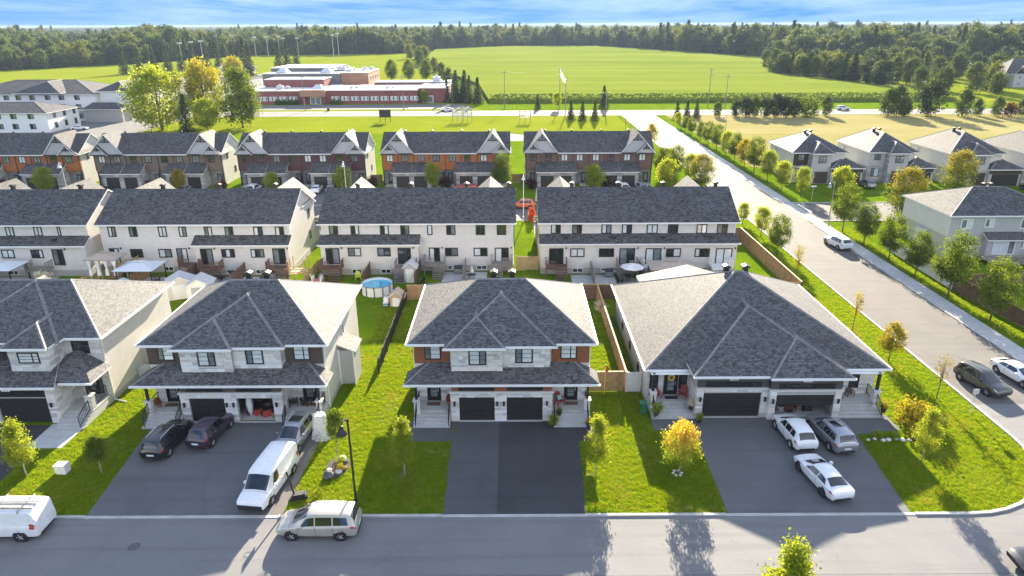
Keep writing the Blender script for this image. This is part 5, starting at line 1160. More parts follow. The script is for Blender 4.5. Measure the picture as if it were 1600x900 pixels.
# east verge
ev = [('street_a', 51.4, 67.2, 1.0, 'dense dark street tree on the verge in front of the brown fence'), ('street_b', 53.6, 60.2, 0.9, 'yellow green street tree against the brown fence panels'),
      ('street_a', 50.9, 74.0, 1.12, 'large dense street tree where white fence meets brown fence'), ('street_a', 50.9, 81.0, 0.86, 'upright green street tree in front of the white vinyl fence'),
      ('street_a', 50.9, 87.4, 0.92, 'dark green street tree at the north end of the white vinyl fence'), ('street_a', 50.9, 94.4, 0.88, 'narrow street tree beside the parked white SUV'),
      ('street_a', 50.9, 101.2, 1.06, 'broad street tree at the corner of side road and cross street')]
for k, x, y, s, l in ev: plant(k, x, y, l, s)
for i, (y, k, s) in enumerate(((215.5, 'street_b', .7), (206, 'street_a', .65), (198.6, 'street_a', .7), (188.3, 'street_a', .75), (181, 'street_a', .9), (173, 'street_a', .95), (165, 'street_b', .95), (158, 'street_a', .95), (151, 'street_d', 1.0), (144.5, 'street_a', 1.12), (136.5, 'street_b', 1.0), (128.5, 'street_b', .9))):
    plant(k, 51.6, y, {'street_a': 'dark green street tree in the row along the dry field verge', 'street_b': 'lighter green street tree in the row along the dry field verge', 'street_d': 'yellow street tree in the row along the dry field verge'}[k], s, group='street trees along the dry field verge')
plant('street_c', 63.0, 108.8-2.2, 'large orange tinged maple on the cross street corner lawn', 1.05); plant('street_c', 80.5, 121.5, 'large yellow green maple hiding the front of the pale detached house', 1.05)
plant('street_c', 100.5, 122.5, 'big orange topped maple at the far side of the cross street', 1.18); plant('round', 61.0, 124.5, 'round green tree in front of the corner stone house', 1.05); plant('street_b', 53.5, 128.0-4, 'bright green street tree on the corner lawn by the stone house', 0.0001+0.85)
lv = [(31.2, 141.7, 'street_a', .9), (33.9, 147, 'street_b', .8), (33.7, 139.5, 'street_a', 1.0), (35.6, 135.0, 'street_b', .95), (36.0, 128.5, 'street_c', .85), (30.2, 131.5, 'round', 1.1)]
for i, (x, y, k, s) in enumerate(lv):
    plant(k, x, y, {'street_a': 'dense green tree in the clump between reddish townhouses and side road', 'street_b': 'light green tree in the clump between reddish townhouses and side road', 'street_c': 'widest spreading tree in the clump by the side road', 'round': 'low round tree at the reddish townhouse corner'}[k], s, group='trees between the back row and the side road')
plant('street_d', 35.5, 176, 'yellow green tree standing alone on the west verge near the highway', 1.0); plant('sparse2', 34.5, 210, 'thin pale tree near the highway junction', 1.3)
# in front of the back row
for i, (x, y, k, s, l) in enumerate(((-89.5, 129.5, 'round', .95, 'round light green tree before the orange block beside the apartment'), (-63.5, 129.0, 'street_d', .72, 'small olive tree before the tan townhouse garages'), (-46.0, 129.5, 'round', .75, 'round green tree between plum townhouse drives'), (-32.3, 129.5, 'round', .95, 'bushy green tree at the plum townhouse corner'),
      (-15.2, 129.5, 'street_b', .85, 'light green tree between orange townhouse drives'), (-1.8, 129.0, 'street_a', 1.05, 'tall dense green tree at the orange townhouse corner'), (15.6, 128.5, 'round', 1.0, 'bushy white flowering tree between the reddish townhouse drives'))):
    plant(k, x, y, l, s)
for x, y in ((-56.5, 131), (-42.0, 131.5), (-28.3, 131), (-27.3, 131.5), (-13.0, 131.5), (-99, 131), (3.8, 131.5), (18.2, 131.5), (-70.5, 131.5)):
    plant('plum_bush', x, y, 'dark plum coloured shrub planted between townhouse garages', random.uniform(.85, 1.1), 'plum_shrub', 'plum shrubs in the townhouse front gardens', 'shrub')
plant('shrub_red', 3.3, 107.7, 'vivid red bush at the gable corner beside the orange car', .95, 'red_shrub', cat='shrub')
# corner garden by the bungalow
for x, y, k, s, l in ((31.9, 47.2, 'shrub_yellow', 1.5, 'tall yellow flowering shrub beside the bungalow steps'), (33.2, 46.6, 'shrub', .8, 'rounded green shrub at the outer end of the bungalow bed'), (31.2, 45.0, 'shrub_yellow', .7, 'low yellow shrub at the bed edge below the bungalow steps'), (28.3, 45.2, 'shrub_fresh', .6, 'tiny grey green plant under the bungalow steps'), (29.6, 45.0, 'shrub_fresh', .5, 'tiny pale plant in the stone edged bed')):
    plant(k, x, y, l, s, 'garden_shrub', cat='shrub')
plant('shrub_yellow', -15.0-8.2+0.9, 60, 'yellow shrub behind the side door of the brown house', .01+.6, 'garden_shrub', cat='shrub')
plant('shrub_white', 9.9, 70.3, 'white flowering shrub in the narrow garden by the wooden fence', .8, 'garden_shrub', cat='shrub')
plant('shrub_fresh', 7.0, 46.4, 'light green plants at the fence end beside the rust house porch', .9, 'garden_shrub', cat='shrub')
plant('shrub_white', -57.5, 78.5, 'pale yellow shrub beside the blue grey gazebo roof', 1.3, 'garden_shrub', cat='shrub')
# large trees by the apartments
plant('big_green', -107.5, 214, 'broad yellow green old tree beside the apartment yard', 1.22, 'old_tree', rz=.5); plant('big_tinged', -97.5, 224, 'tallest old tree, turning orange at the top, beside the apartments', 1.08, 'old_tree', rz=2.0)
plant('big_dark', -84.5, 219, 'dense green old tree at the edge of the yellow green verge', 1.12, 'old_tree', rz=1.0); plant('spruce_b', -98.0, 210, 'dark spruce between the broad old trees', 0.85, 'spruce'); plant('round', -91.5, 209.5, 'pale green bushy tree under the old trees', 1.9, 'old_tree')
plant('big_tinged', -137, 352, 'yellow olive tree beyond the apartment roof', .85, 'old_tree'); plant('street_a', -162, 345, 'bushy grey green tree next to the red barn', 1.4, 'old_tree')
# spruces and others round the school and the junction
for x, y in ((19.9, 233.6), (23.5, 231), (27.6, 231)): plant('spruce', x, y, 'short dark spruce of the trio on the verge by the junction', .62, 'spruce', 'three spruces on the verge')
for x, y in ((55.0, 232), (58.8, 234), (62.5, 236)): plant('spruce', x, y, 'dark spruce at the edge of the dry field by the junction', .6, 'spruce', 'spruces at the dry field edge')
for i, (x, y, s) in enumerate(((-26.5, 291, .9), (-22.5, 288, 1.0), (-19.5, 290, 1.05), (-17.0, 286, .85), (-13.6, 285, 1.0), (-24, 300, .8), (-20, 304, 1.15), (-30, 318, .8), (-26, 322, .8))): plant('spruce_b' if i % 2 else 'spruce', x, y, 'tall dark spruce in the group at the end of the school', s, 'spruce', 'spruces at the end of the school')
for x in (-69, -59, -49.3): plant('big_dark', x, 412, 'small dark round tree on the lawn behind the school', .72, 'park_tree', 'three round trees behind the school')
for x, y, s in ((-176, 455, 1.6), (-170, 458, 1.75), (-165, 452, 1.5)): plant('spruce_b', x, y, 'big dark spruce in the cluster beside the white pavilion', s, 'spruce', 'dark spruces by the pavilion')
for x, y, s in ((-155, 480, 1.5), (-149, 478, 1.6), (-144, 482, 1.4)): plant('spruce_b', x, y, 'spruce in the lighter cluster behind the school roof', s, 'spruce', 'spruces behind the school roof')
for i in range(9): plant('spruce_b', -258+i*5.2, 478+i*9.5, 'spruce in the windbreak row beside the sports field', 1.35, 'spruce', 'windbreak spruces')
plant('round', -35.5, 288, 'small light tree in front of the school windows', 1.0, 'park_tree')
for i, (u, v) in enumerate(((640, 92), (648, 88), (655, 92), (663, 98), (655, 103), (668, 108), (678, 112), (690, 120), (700, 128))):
    x, y, _ = gp(u, v); plant(('wood_y', 'wood_a', 'wood_c')[i % 3], x, y, 'bushy tree in the hedgerow between sports field and corn', (.95, .8, .85)[i % 3]*(1.0 if i < 5 else .7), 'hedgerow_tree', 'hedgerow trees')
# highway bushes in front of the corn
for i, (u, v, k, s) in enumerate(((1150, 182, 'wood_b', .3), (1165, 182, 'wood_b', .36), (1178, 183, 'wood_a', .33), (1195, 183, 'wood_b', .34), (1212, 183, 'wood_b', .42), (1228, 184, 'wood_b', .38), (1240, 183, 'wood_b', .34), (1260, 182, 'shrub', 2.6), (1290, 181, 'wood_a', .32), (1385, 181, 'wood_a', .55), (1400, 181, 'wood_a', .62), (1412, 181, 'wood_c', .45), (1450, 181, 'wood_b', .8), (1503, 182, 'wood_a', .55), (1526, 181, 'wood_a', .35), (1556, 182, 'wood_a', .4), (1578, 182, 'plum_bush', 1.8), (1597, 182, 'wood_a', .4), (1120, 183, 'wood_a', .3), (870, 172, 'street_b', .9), (840, 171, 'spruce', .5), (943, 170, 'spruce', .75))):
    x, y, _ = gp(u, v); plant(k, x, min(max(y, 238), 268) if v > 175 else y, {'wood_a': 'leafy green bush on the highway verge', 'wood_b': 'dark green bush on the highway verge', 'wood_c': 'wide loose bush on the highway verge', 'shrub': 'pale low bush on the highway verge', 'plum_bush': 'dark reddish bush on the highway verge', 'street_b': 'lone thin tree at the near edge of the corn', 'spruce': 'small dark conifer at the near edge of the corn'}[k], s*(1.35 if 1140 < u < 1300 else 1.1), 'verge_bush', 'bushes along the highway', 'bush')
# grove at the east side of the corn: trees one can tell apart
gr = random.Random(5); keys = ['wood_a', 'wood_b', 'wood_c', 'wood_s', 'wood_y', 'wood_s', 'wood_b']
lab = {'wood_a': 'mid green leafy tree in the grove beside the corn field', 'wood_b': 'dark round tree in the grove beside the corn field', 'wood_c': 'wide light green tree in the grove beside the corn field', 'wood_s': 'dark conifer in the grove beside the corn field', 'wood_y': 'yellowish leafy tree in the grove beside the corn field'}
def size_word(q): return 'tall ' if q > .99 else 'small ' if q < .87 else ''
for i in range(16):
    t = i/15; x = 166+20*t+gr.uniform(-1, 4); y = 452-100*t+gr.uniform(0, 8); k = keys[i % 7]; q = gr.uniform(.8, 1.05); plant(k, x, y, size_word(q)+lab[k].replace('in the grove beside', 'at the grove edge touching'), q, 'grove_tree', 'grove trees beside the corn field')
for i in range(70):
    x = gr.uniform(176, 330); y = gr.uniform(345+max(0, (x-250)*.3), 520)
    if x > 232 and y < 400 : continue
    k = gr.choice(keys); q = gr.uniform(.75, 1.15); plant(k, x, y, size_word(q)+lab[k].replace('in the grove', 'deep in the grove' if y > 430 else 'inside the grove near the country house' if x > 240 else 'in the front half of the grove').replace('near the country house beside the corn field', 'near the country house'), q, 'grove_tree', 'grove trees beside the corn field')
for x, y, k, s in ((201, 330, 'wood_c', .85), (210, 322, 'wood_a', .9), (218, 318, 'wood_c', .7), (224, 330, 'wood_y', .9), (190, 330, 'wood_a', .75), (232, 352, 'wood_s', .85), (226, 340, 'plum_bush', 4)):
    plant(k, x, y, lab.get(k, 'dark red leaved tree beside the stone country house'), s, 'grove_tree', 'grove trees beside the corn field' if k in lab else None)

# the woods: one mass of trees to the horizon
def forest():
    r = np.random.default_rng(9); pts = []; idx = []; scl = []
    def inside(x, y):
        # open land stays open: school and sports fields, corn, grove, gardens
        if y < 430: return abs(x) > 0.8*y+60 and y > 330
        lx = np.interp(y, [430, 514, 612, 771, 806, 931, 1045], [-420, -372, -314, -277, -123, -101, -1])
        rx = np.interp(y, [430, 520, 600, 657, 912, 1042, 1046], [420, 330, 240, 238, 165, 123, 0])
        return x < lx or x > rx or y > 1045
    for y0, y1, step, sc in ((330, 900, 8.5, 1.22), (900, 1400, 10, 1.2), (1400, 2400, 19, 1.7), (2400, 4200, 36, 2.6), (4200, 8000, 75, 4.0)):
        y = y0
        while y < y1:
            w = y*0.86+60; n = int(2*w/step)
            for i in range(n):
                x = -w+2*w*i/n+r.uniform(-.5, .5)*step; yy = y+r.uniform(-.5, .5)*step
                if not inside(x, yy): continue
                if yy > 1500 and np.sin(x*.004+yy*.0021)+np.sin(yy*.006-x*.0017) > 1.35: continue     # clearings far off
                pts.append((x, yy, -0.1)); idx.append(r.choice(5, p=[.3, .26, .22, .12, .1])); clump = 1+.18*np.sin(x*.031+yy*.017)+.14*np.sin(x*.083-yy*.05); s = sc*r.uniform(.62, 1.3)*clump; scl.append((s, s, (s if sc < 1.5 else min(1.25, .45*s+.35))*r.uniform(.8, 1.12)))
            y += step*0.9
    me = bpy.data.meshes.new('woods'); me.vertices.add(len(pts)); me.vertices.foreach_set('co', np.array(pts, np.float32).ravel())
    a = me.attributes.new('pick', 'INT', 'POINT'); a.data.foreach_set('value', np.array(idx, np.int32))
    a = me.attributes.new('size', 'FLOAT_VECTOR', 'POINT'); a.data.foreach_set('vector', np.array(scl, np.float32).ravel())
    a = me.attributes.new('turn', 'FLOAT_VECTOR', 'POINT'); tz = np.zeros((len(pts), 3), np.float32); tz[:, 2] = r.uniform(0, 6.28, len(pts)); a.data.foreach_set('vector', tz.ravel())
    o = bpy.data.objects.new('woods', me); C.objects.link(o); tag(o, 'dense mixed green woods stretching to the horizon', 'forest', kind='stuff')
    ng = bpy.data.node_groups.new('woods', 'GeometryNodeTree'); N = ng.nodes.new; L = ng.links.new
    ng.interface.new_socket('Geometry', in_out='INPUT', socket_type='NodeSocketGeometry'); ng.interface.new_socket('Geometry', in_out='OUTPUT', socket_type='NodeSocketGeometry')
    gi = N('NodeGroupInput'); go = N('NodeGroupOutput'); jn = N('GeometryNodeGeometryToInstance')
    iop = N('GeometryNodeInstanceOnPoints'); L(gi.outputs[0], iop.inputs['Points'])
    for k in ('wood_s', 'wood_y', 'wood_c', 'wood_b', 'wood_a'):
        ob = bpy.data.objects.new('wood_tree', TM[k][1]); oi = N('GeometryNodeObjectInfo'); oi.inputs[0].default_value = ob; L(oi.outputs['Geometry'], jn.inputs[0])
    L(jn.outputs[0], iop.inputs['Instance']); iop.inputs['Pick Instance'].default_value = True
    def attr(n, ty):
        q = N('GeometryNodeInputNamedAttribute'); q.data_type = ty; q.inputs[0].default_value = n; return q.outputs[0]
    L(attr('pick', 'INT'), iop.inputs['Instance Index']); L(attr('size', 'FLOAT_VECTOR'), iop.inputs['Scale'])
    L(attr('turn', 'FLOAT_VECTOR'), iop.inputs['Rotation']); L(iop.outputs[0], go.inputs[0])
    md = o.modifiers.new('woods', 'NODES'); md.node_group = ng
    print('forest trees', len(pts))
forest()
# ------------------------------------------------------------------ vehicles
mat_paint('paint_car_white', (0.78, 0.78, 0.77)); mat_paint('paint_car_black', (0.012, 0.012, 0.014)); mat_paint('paint_car_silver', (0.36, 0.37, 0.39), 0.6, 0.3)
mat_paint('paint_car_grey', (0.22, 0.23, 0.245), 0.6, 0.3); mat_paint('paint_car_purple', (0.055, 0.035, 0.065), 0.4, 0.3); mat_paint('paint_car_champagne', (0.52, 0.48, 0.41), 0.4, 0.32)
mat_paint('paint_car_olive', (0.075, 0.075, 0.062), 0.5, 0.3); mat_paint('paint_car_orange', (0.55, 0.12, 0.03)); mat_paint('paint_car_red', (0.45, 0.03, 0.02)); mat_paint('paint_car_dark', (0.03, 0.032, 0.036), 0.4, 0.3)
mat('rubber', (0.014, 0.014, 0.015), 0.85); mat('rim', (0.42, 0.43, 0.44), 0.3, 0.8); mat('rim_dark', (0.05, 0.05, 0.055), 0.35, 0.6); mat('plastic_black', (0.02, 0.02, 0.021), 0.6)
mat_glass('lamp_red', (0.42, 0.012, 0.015)); mat_glass('lamp_clear', (0.62, 0.64, 0.66)); mat('plate_white', (0.75, 0.76, 0.8), 0.5)
# stations: x, underside, shoulder height, top height, half width at shoulder, half width at top
KINDS = {
 'suv': dict(st=[(-2.36,.50,.86,.92,.78,.62),(-2.30,.36,.98,1.06,.87,.66),(-2.12,.30,1.03,1.40,.91,.63),(-1.92,.27,1.04,1.63,.93,.60),(-1.2,.25,1.02,1.70,.94,.62),(-.2,.25,1.0,1.71,.94,.63),(.38,.25,.99,1.64,.94,.60),(1.18,.25,.98,1.10,.93,.68),(1.42,.26,.97,1.06,.92,.70),(2.05,.28,.90,.97,.89,.66),(2.28,.32,.80,.86,.84,.58),(2.36,.42,.66,.70,.74,.5)],
             wb=(-1.42,1.40), wr=.36, ws=(.36,1.22), rw=(-2.27,-1.93), sw=((-1.85,-1.15,.30),(-1.08,-.30,0),(-.22,.72,.38)), rails=True),
 'crossover': dict(st=[(-2.2,.52,.86,.92,.76,.6),(-2.14,.36,.97,1.04,.86,.64),(-1.9,.30,1.02,1.40,.90,.60),(-1.62,.27,1.03,1.58,.92,.57),(-.9,.25,1.01,1.64,.93,.60),(-.1,.25,.99,1.63,.93,.61),(.42,.25,.97,1.55,.93,.58),(1.22,.25,.95,1.06,.92,.66),(1.5,.26,.93,1.01,.91,.68),(2.0,.28,.84,.9,.87,.62),(2.2,.40,.66,.7,.74,.5)],
             wb=(-1.32,1.32), wr=.35, ws=(.40,1.26), rw=(-2.12,-1.66), sw=((-1.6,-.98,.28),(-.9,-.16,0),(-.08,.78,.4)), rails=False),
 'sedan': dict(st=[(-2.45,.50,.78,.82,.76,.6),(-2.36,.32,.93,.98,.86,.66),(-1.95,.26,.96,1.04,.91,.68),(-1.2,.23,.95,1.34,.93,.56),(-.55,.22,.94,1.42,.94,.56),(.05,.22,.92,1.40,.94,.56),(.4,.22,.91,1.33,.94,.55),(1.2,.22,.88,.98,.93,.68),(1.5,.23,.86,.93,.92,.7),(2.15,.25,.76,.82,.88,.62),(2.42,.36,.6,.64,.76,.5)],
             wb=(-1.42,1.45), wr=.34, ws=(.38,1.22), rw=(-1.98,-1.18), sw=((-1.55,-.62,.42),(-.54,.78,.46)), rails=False),
 'minivan': dict(st=[(-2.55,.48,.92,.98,.84,.7),(-2.48,.34,1.02,1.12,.93,.74),(-2.34,.28,1.06,1.52,.97,.7),(-2.15,.26,1.06,1.70,.98,.68),(-1.2,.24,1.04,1.77,1.0,.70),(0,.24,1.02,1.77,1.0,.70),(.55,.24,1.0,1.70,.99,.68),(1.52,.25,.97,1.10,.97,.72),(1.75,.26,.95,1.04,.96,.74),(2.3,.28,.84,.9,.91,.64),(2.52,.38,.66,.7,.8,.54)],
             wb=(-1.5,1.55), wr=.34, ws=(.55,1.56), rw=(-2.45,-2.17), sw=((-2.05,-1.12,.16),(-1.04,-.02,0),(.06,1.0,.42)), rails=True),
 'van': dict(st=[(-2.85,.46,1.05,1.12,.93,.84),(-2.80,.34,1.12,1.70,.99,.88),(-2.72,.30,1.14,2.02,1.0,.86),(-2.4,.28,1.14,2.10,1.01,.84),(-.5,.27,1.13,2.12,1.01,.84),(.75,.27,1.12,2.08,1.01,.82),(1.12,.27,1.11,1.96,1.01,.78),(1.86,.28,1.10,1.26,1.0,.78),(2.2,.30,1.06,1.18,.98,.78),(2.72,.34,.96,1.04,.95,.72),(2.86,.44,.74,.78,.86,.6)],
             wb=(-1.72,1.72), wr=.37, ws=(1.10,1.90), rw=(-2.81,-2.72), sw=((.32,1.22,.42),), rails=False),
}
def car_mesh_fns(k):
    st = np.array(KINDS[k]['st'], float)
    xs = st[:, 0]
    fine = np.unique(np.concatenate([np.linspace(xs[i], xs[i+1], 5) for i in range(len(xs)-1)]))
    par = np.stack([np.interp(fine, xs, st[:, j]) for j in range(1, 6)], 1)
    for _ in range(2): par[1:-1] = par[1:-1]*0.5+(par[:-2]+par[2:])*0.25
    def P(x, q):
        zb, sh, tp, w, wt = (np.interp(x, fine, par[:, j]) for j in range(5)); tall = tp-sh
        ring = [(w*0.86, zb), (w*0.975, zb+0.12), (w, zb+(sh-zb)*0.55), (w*0.985, sh-0.06), (w*0.955, sh), (wt+min(0.03, tall*.05), tp-min(.07, tall*.4)), (wt*0.82, tp-min(.015, tall*.1)), (wt*0.4, tp+.012), (0.0, tp+.02)]
        i = min(int(q), len(ring)-2); t = q-i
        return (ring[i][0]+(ring[i+1][0]-ring[i][0])*t, ring[i][1]+(ring[i+1][1]-ring[i][1])*t)
    return fine, P
_wheel = {}
def wheel_meshes(r, dark):
    key = (r, dark)
    if key not in _wheel:
        b = MB(); b.lathe([(r*.62, -.11), (r*.93, -.115), (r, -.08), (r, .08), (r*.93, .115), (r*.62, .11)], n=22, axis='y'); ty = b.mesh('tyre', 'rubber', True, 50)
        b = MB(); b.lathe([(r*.64, -.09), (r*.66, .0), (r*.64, .09)], n=20, axis='y')
        for i in range(5):
            a = 2*pi*i/5
            for sg in (-1, 1): b.tube((0, sg*.095, 0), (cos(a)*r*.62, sg*.1, sin(a)*r*.62), .05, .035, 5)
        b.lathe([(.07, -.115), (.07, .115)], n=10, axis='y'); rm = b.mesh('rim', 'rim_dark' if dark else 'rim', True, 40)
        _wheel[key] = (ty, rm)
    return _wheel[key]
_body = {}
def car(kind, paint, label, x, y, rz, s=1.0, name=None, sunroof=False, dark_rim=False, group=None, rear_glass=True):
    K = KINDS[kind]; fine, P = car_mesh_fns(kind)
    t = thing(name or {'suv': 'parked_suv', 'crossover': 'parked_suv', 'sedan': 'parked_car', 'minivan': 'minivan', 'van': 'cargo_van'}[kind], label, {'van': 'van', 'minivan': 'minivan'}.get(kind, 'car'), (x, y, 0.02), radians(rz), group); t.scale = (s,)*3
    def patch(fn, nu, nv, off, pname, m, both=True, par=t):
        """sheet lying just proud of the body; fn(u, v) -> (x, half-width q)"""
        for sg in ((1, -1) if both else (1,)):
            b = MB(); V = []
            for i in range(nu+1):
                for j in range(nv+1):
                    xx, q, mir = fn(i/nu, j/nv); w, z = P(xx, q); V.append((xx, w*(mir if not both else sg), z))
            F = []
            for i in range(nu):
                for j in range(nv):
                    f = (i*(nv+1)+j, i*(nv+1)+j+1, (i+1)*(nv+1)+j+1, (i+1)*(nv+1)+j)
                    F.append(f if sg > 0 else f[::-1])
            # push outwards along face normals
            A = np.array(V); nrm = np.zeros_like(A)
            for f in F:
                n_ = np.cross(A[f[1]]-A[f[0]], A[f[3]]-A[f[0]]); nrm[list(f)] += n_
            ln = np.linalg.norm(nrm, axis=1)[:, None]; ln[ln == 0] = 1; nrm /= ln
            c = A.mean(0); outd = c-np.array([0, 0, 0.9])
            if (nrm.mean(0) @ outd) < 0: nrm = -nrm; F = [f[::-1] for f in F]
            A = A+nrm*off; inn = A-nrm*(off+0.012); nA = len(A)
            b._add([tuple(p) for p in A], F)
            b.build(pname, m, par, smooth=True)
    mk = (kind, paint)
    if mk not in _body:
        b = MB(); V = []; F = []; Q = [0, .5, 1, 1.5, 2, 2.5, 3, 3.5, 4, 4.5, 5, 5.5, 6, 7, 8]; n = len(Q)
        for xx in fine:
            row = [P(xx, q) for q in Q]
            V += [(xx, -w, z) for w, z in row]+[(xx, w, z) for w, z in row[-2::-1]]
        m = 2*n-1
        for i in range(len(fine)-1):
            for j in range(m-1): F.append((i*m+j, i*m+j+1, (i+1)*m+j+1, (i+1)*m+j)[::-1])
            F.append((i*m+m-1, i*m, (i+1)*m, (i+1)*m+m-1)[::-1])
        F.append(tuple(range(m))); F.append(tuple(range((len(fine)-1)*m+m-1, (len(fine)-1)*m-1, -1)))
        b._add(V, F); me = b.mesh('body', paint, True, 32)
        bm = bmesh.new(); bm.from_mesh(me); bmesh.ops.recalc_face_normals(bm, faces=bm.faces); bm.to_mesh(me); bm.free(); _body[mk] = me
    o = bpy.data.objects.new('body', _body[mk]); C.objects.link(o); o.parent = t
    # glass
    a0, a1 = K['ws']; patch(lambda u, v: (a0+(a1-a0)*u, 5.25+2.74*abs(2*v-1)*-1+2.74, (1 if v > .5 else -1)), 5, 12, .012, 'windscreen', 'car_glass', both=False)
    r0, r1 = K['rw']
    if rear_glass: patch(lambda u, v: (r0+(r1-r0)*(.12+.8*u), 5.3+2.69*(1-abs(2*v-1)), (1 if v > .5 else -1)), 4, 12, .012, 'rear_window', 'car_glass', both=False)
    for (s0, s1, sl) in K['sw']:
        fr = s1 if sl and s0 > -1 else None
        def f(u, v, s0=s0, s1=s1, sl=sl):
            rear_slant = sl if s1 < -.4 and sl < .5 and s0 < -1.4 else 0
            front_slant = sl if not rear_slant else 0
            lo = s0+rear_slant*v*0.7; hi = s1-front_slant*v
            return (lo+(hi-lo)*u, 4.12+.74*v, 1)
        patch(f, 6, 3, .010, 'side_window', 'car_glass')
    if sunroof: patch(lambda u, v: (-1.0+.85*u, 6.3+1.69*(1-abs(2*v-1)), (1 if v > .5 else -1)), 4, 8, .01, 'sunroof', 'car_glass', both=False)
    xr, xf = fine[0], fine[-1]
    # lamps
    patch(lambda u, v: (xf-.42+.34*u, 3.05+1.0*v, 1), 3, 2, .012, 'headlight', 'lamp_clear')
    patch(lambda u, v: (xr+.03+.36*u, (2.75+1.25*v if kind != 'van' else 2.6+1.6*v), 1), 3, 3, .014, 'tail_light', 'lamp_red')
    if y < 100:
        for (s0, s1, sl) in K['sw']:
            for xx in ((s1+.03,) if (s0, s1, sl) != K['sw'][-1] else (s1+.10,)): patch(lambda u, v, xx=xx: (xx-.011+.022*u, .7+3.3*v, 1), 1, 6, .006, 'door_seam', 'plastic_black')
            patch(lambda u, v, s1=s1, s0=s0: (s0+.06+.16*u, 3.35+.28*v, 1), 1, 1, .02, 'door_handle', 'metal_light' if paint != 'paint_car_black' else 'plastic_black')
        patch(lambda u, v: (a1+.10+.02*u, 4.3+3.69*(1-abs(2*v-1)), (1 if v > .5 else -1)), 1, 10, .006, 'bonnet_seam', 'plastic_black', both=False)
    w5 = P(xf-.03, 2)[0]
    b = MB(); (b.box(xf-.10, xf+.015, -w5*.62, w5*.62, .42, .62) if kind != 'van' else b.box(xf-.16, xf+.03, -w5*.95, w5*.95, .40, .74)); b.build('grille', 'plastic_black', t)
    b = MB(); b.box(xr-.012, xr+.1, -.26, .26, .60, .73); b.build('licence_plate', 'plate_white', t)
    b = MB(); b.box(xr-.02, xr+.14, -w5*.75, w5*.75, .34, .47); b.build('rear_bumper', 'plastic_black', t)
    patch(lambda u, v: (K['wb'][0]+K['wr']+.12+(K['wb'][1]-K['wb'][0]-2*K['wr']-.24)*u, .3+.75*v, 1), 3, 1, .012, 'sill', 'plastic_black')
    # mirrors, rails
    mx = K['sw'][-1][1]-.12; wm, zm = P(mx, 4)
    for sg in (1, -1):
        b = MB(); b.box(mx-.08, mx+.1, sg*(wm+.02), sg*(wm+.22), zm+.02, zm+.18); b.build('mirror', paint, t)
        if K['rails']:
            b = MB(); p = [( -1.6, P(-1.6, 5.6)), (-.6, P(-.6, 5.6)), (.25, P(.25, 5.6))]
            for i in range(2): b.tube((p[i][0], sg*p[i][1][0], p[i][1][1]+.07), (p[i+1][0], sg*p[i+1][1][0], p[i+1][1][1]+.07), .022, n=5)
            for q in p: b.tube((q[0], sg*q[1][0], q[1][1]-.02), (q[0], sg*q[1][0], q[1][1]+.07), .022, n=5)
            b.build('roof_rail', 'metal_light', t)
    for wx in K['wb']:
        w = P(wx, 1.4)[0]; r = K['wr']
        for sg in (1, -1):
            b = MB(); b.lathe([(r+.09, sg*(w-.12)), (r+.09, sg*(w+.012))] if sg > 0 else [(r+.09, sg*(w+.012)), (r+.09, sg*(w-.12))], (wx, 0, r+.01), 20, axis='y'); b.build('wheel_arch', 'plastic_black', t)
            ty, rm = wheel_meshes(r, dark_rim); e = bpy.data.objects.new('tyre', ty); e.name = 'wheel'; C.objects.link(e); e.parent = t; e.location = (wx, sg*(w-.075), r)
            q = bpy.data.objects.new('rim', rm); C.objects.link(q); q.parent = e
    return t
def ctr(*pts): return sum(p[0] for p in pts)/len(pts), sum(p[1] for p in pts)/len(pts)
car('suv', 'paint_car_black', 'glossy black SUV parked facing the brown sided house', -26.35, 44.55, 86)
car('crossover', 'paint_car_purple', 'dark purple crossover parked in front of the closed garage of the brown house', -23.55, 46.2-.4, 82)
car('van', 'paint_car_white', 'plain white cargo van parked on the drive, nose to the street', -16.85, 39.3, -97)
car('suv', 'paint_car_silver', 'grey SUV with large sunroof parked behind the white van', -16.75, 44.9, -96, sunroof=True)
car('minivan', 'paint_car_champagne', 'champagne minivan parked along the kerb by the lamp post', -12.25, 35.0, 180, 1.0)
V2 = car('van', 'paint_car_white', 'white cargo van with ladders on its roof rack at the kerb', -32.35, 35.05, 180, rear_glass=False)
car('crossover', 'paint_car_white', 'white crossover with red tail lights parked before the half open garage', 21.75, 45.2, 94)
car('suv', 'paint_car_silver', 'silver SUV with roof rails parked beside the bungalow steps', 24.45, 45.0, 97, sunroof=True)
car('sedan', 'paint_car_white', 'white sports sedan with black glass roof parked alone lower on the drive', 21.6, 39.7, 99, dark_rim=True)
car('suv', 'paint_car_olive', 'dark olive SUV driving on the side road', 41.3, 53.0, -78, 1.0, name='suv')
car('sedan', 'paint_car_white', 'white sedan on the side road next to the dark olive SUV', 45.4, 54.3, -82, name='car')
car('suv', 'paint_car_white', 'white SUV parked by the pavement ahead of the fence', 46.7, 93.6, 100)
car('sedan', 'paint_car_dark', 'dark grey car coming along the front street from the corner', 31.8, 31.4, 176, name='car')
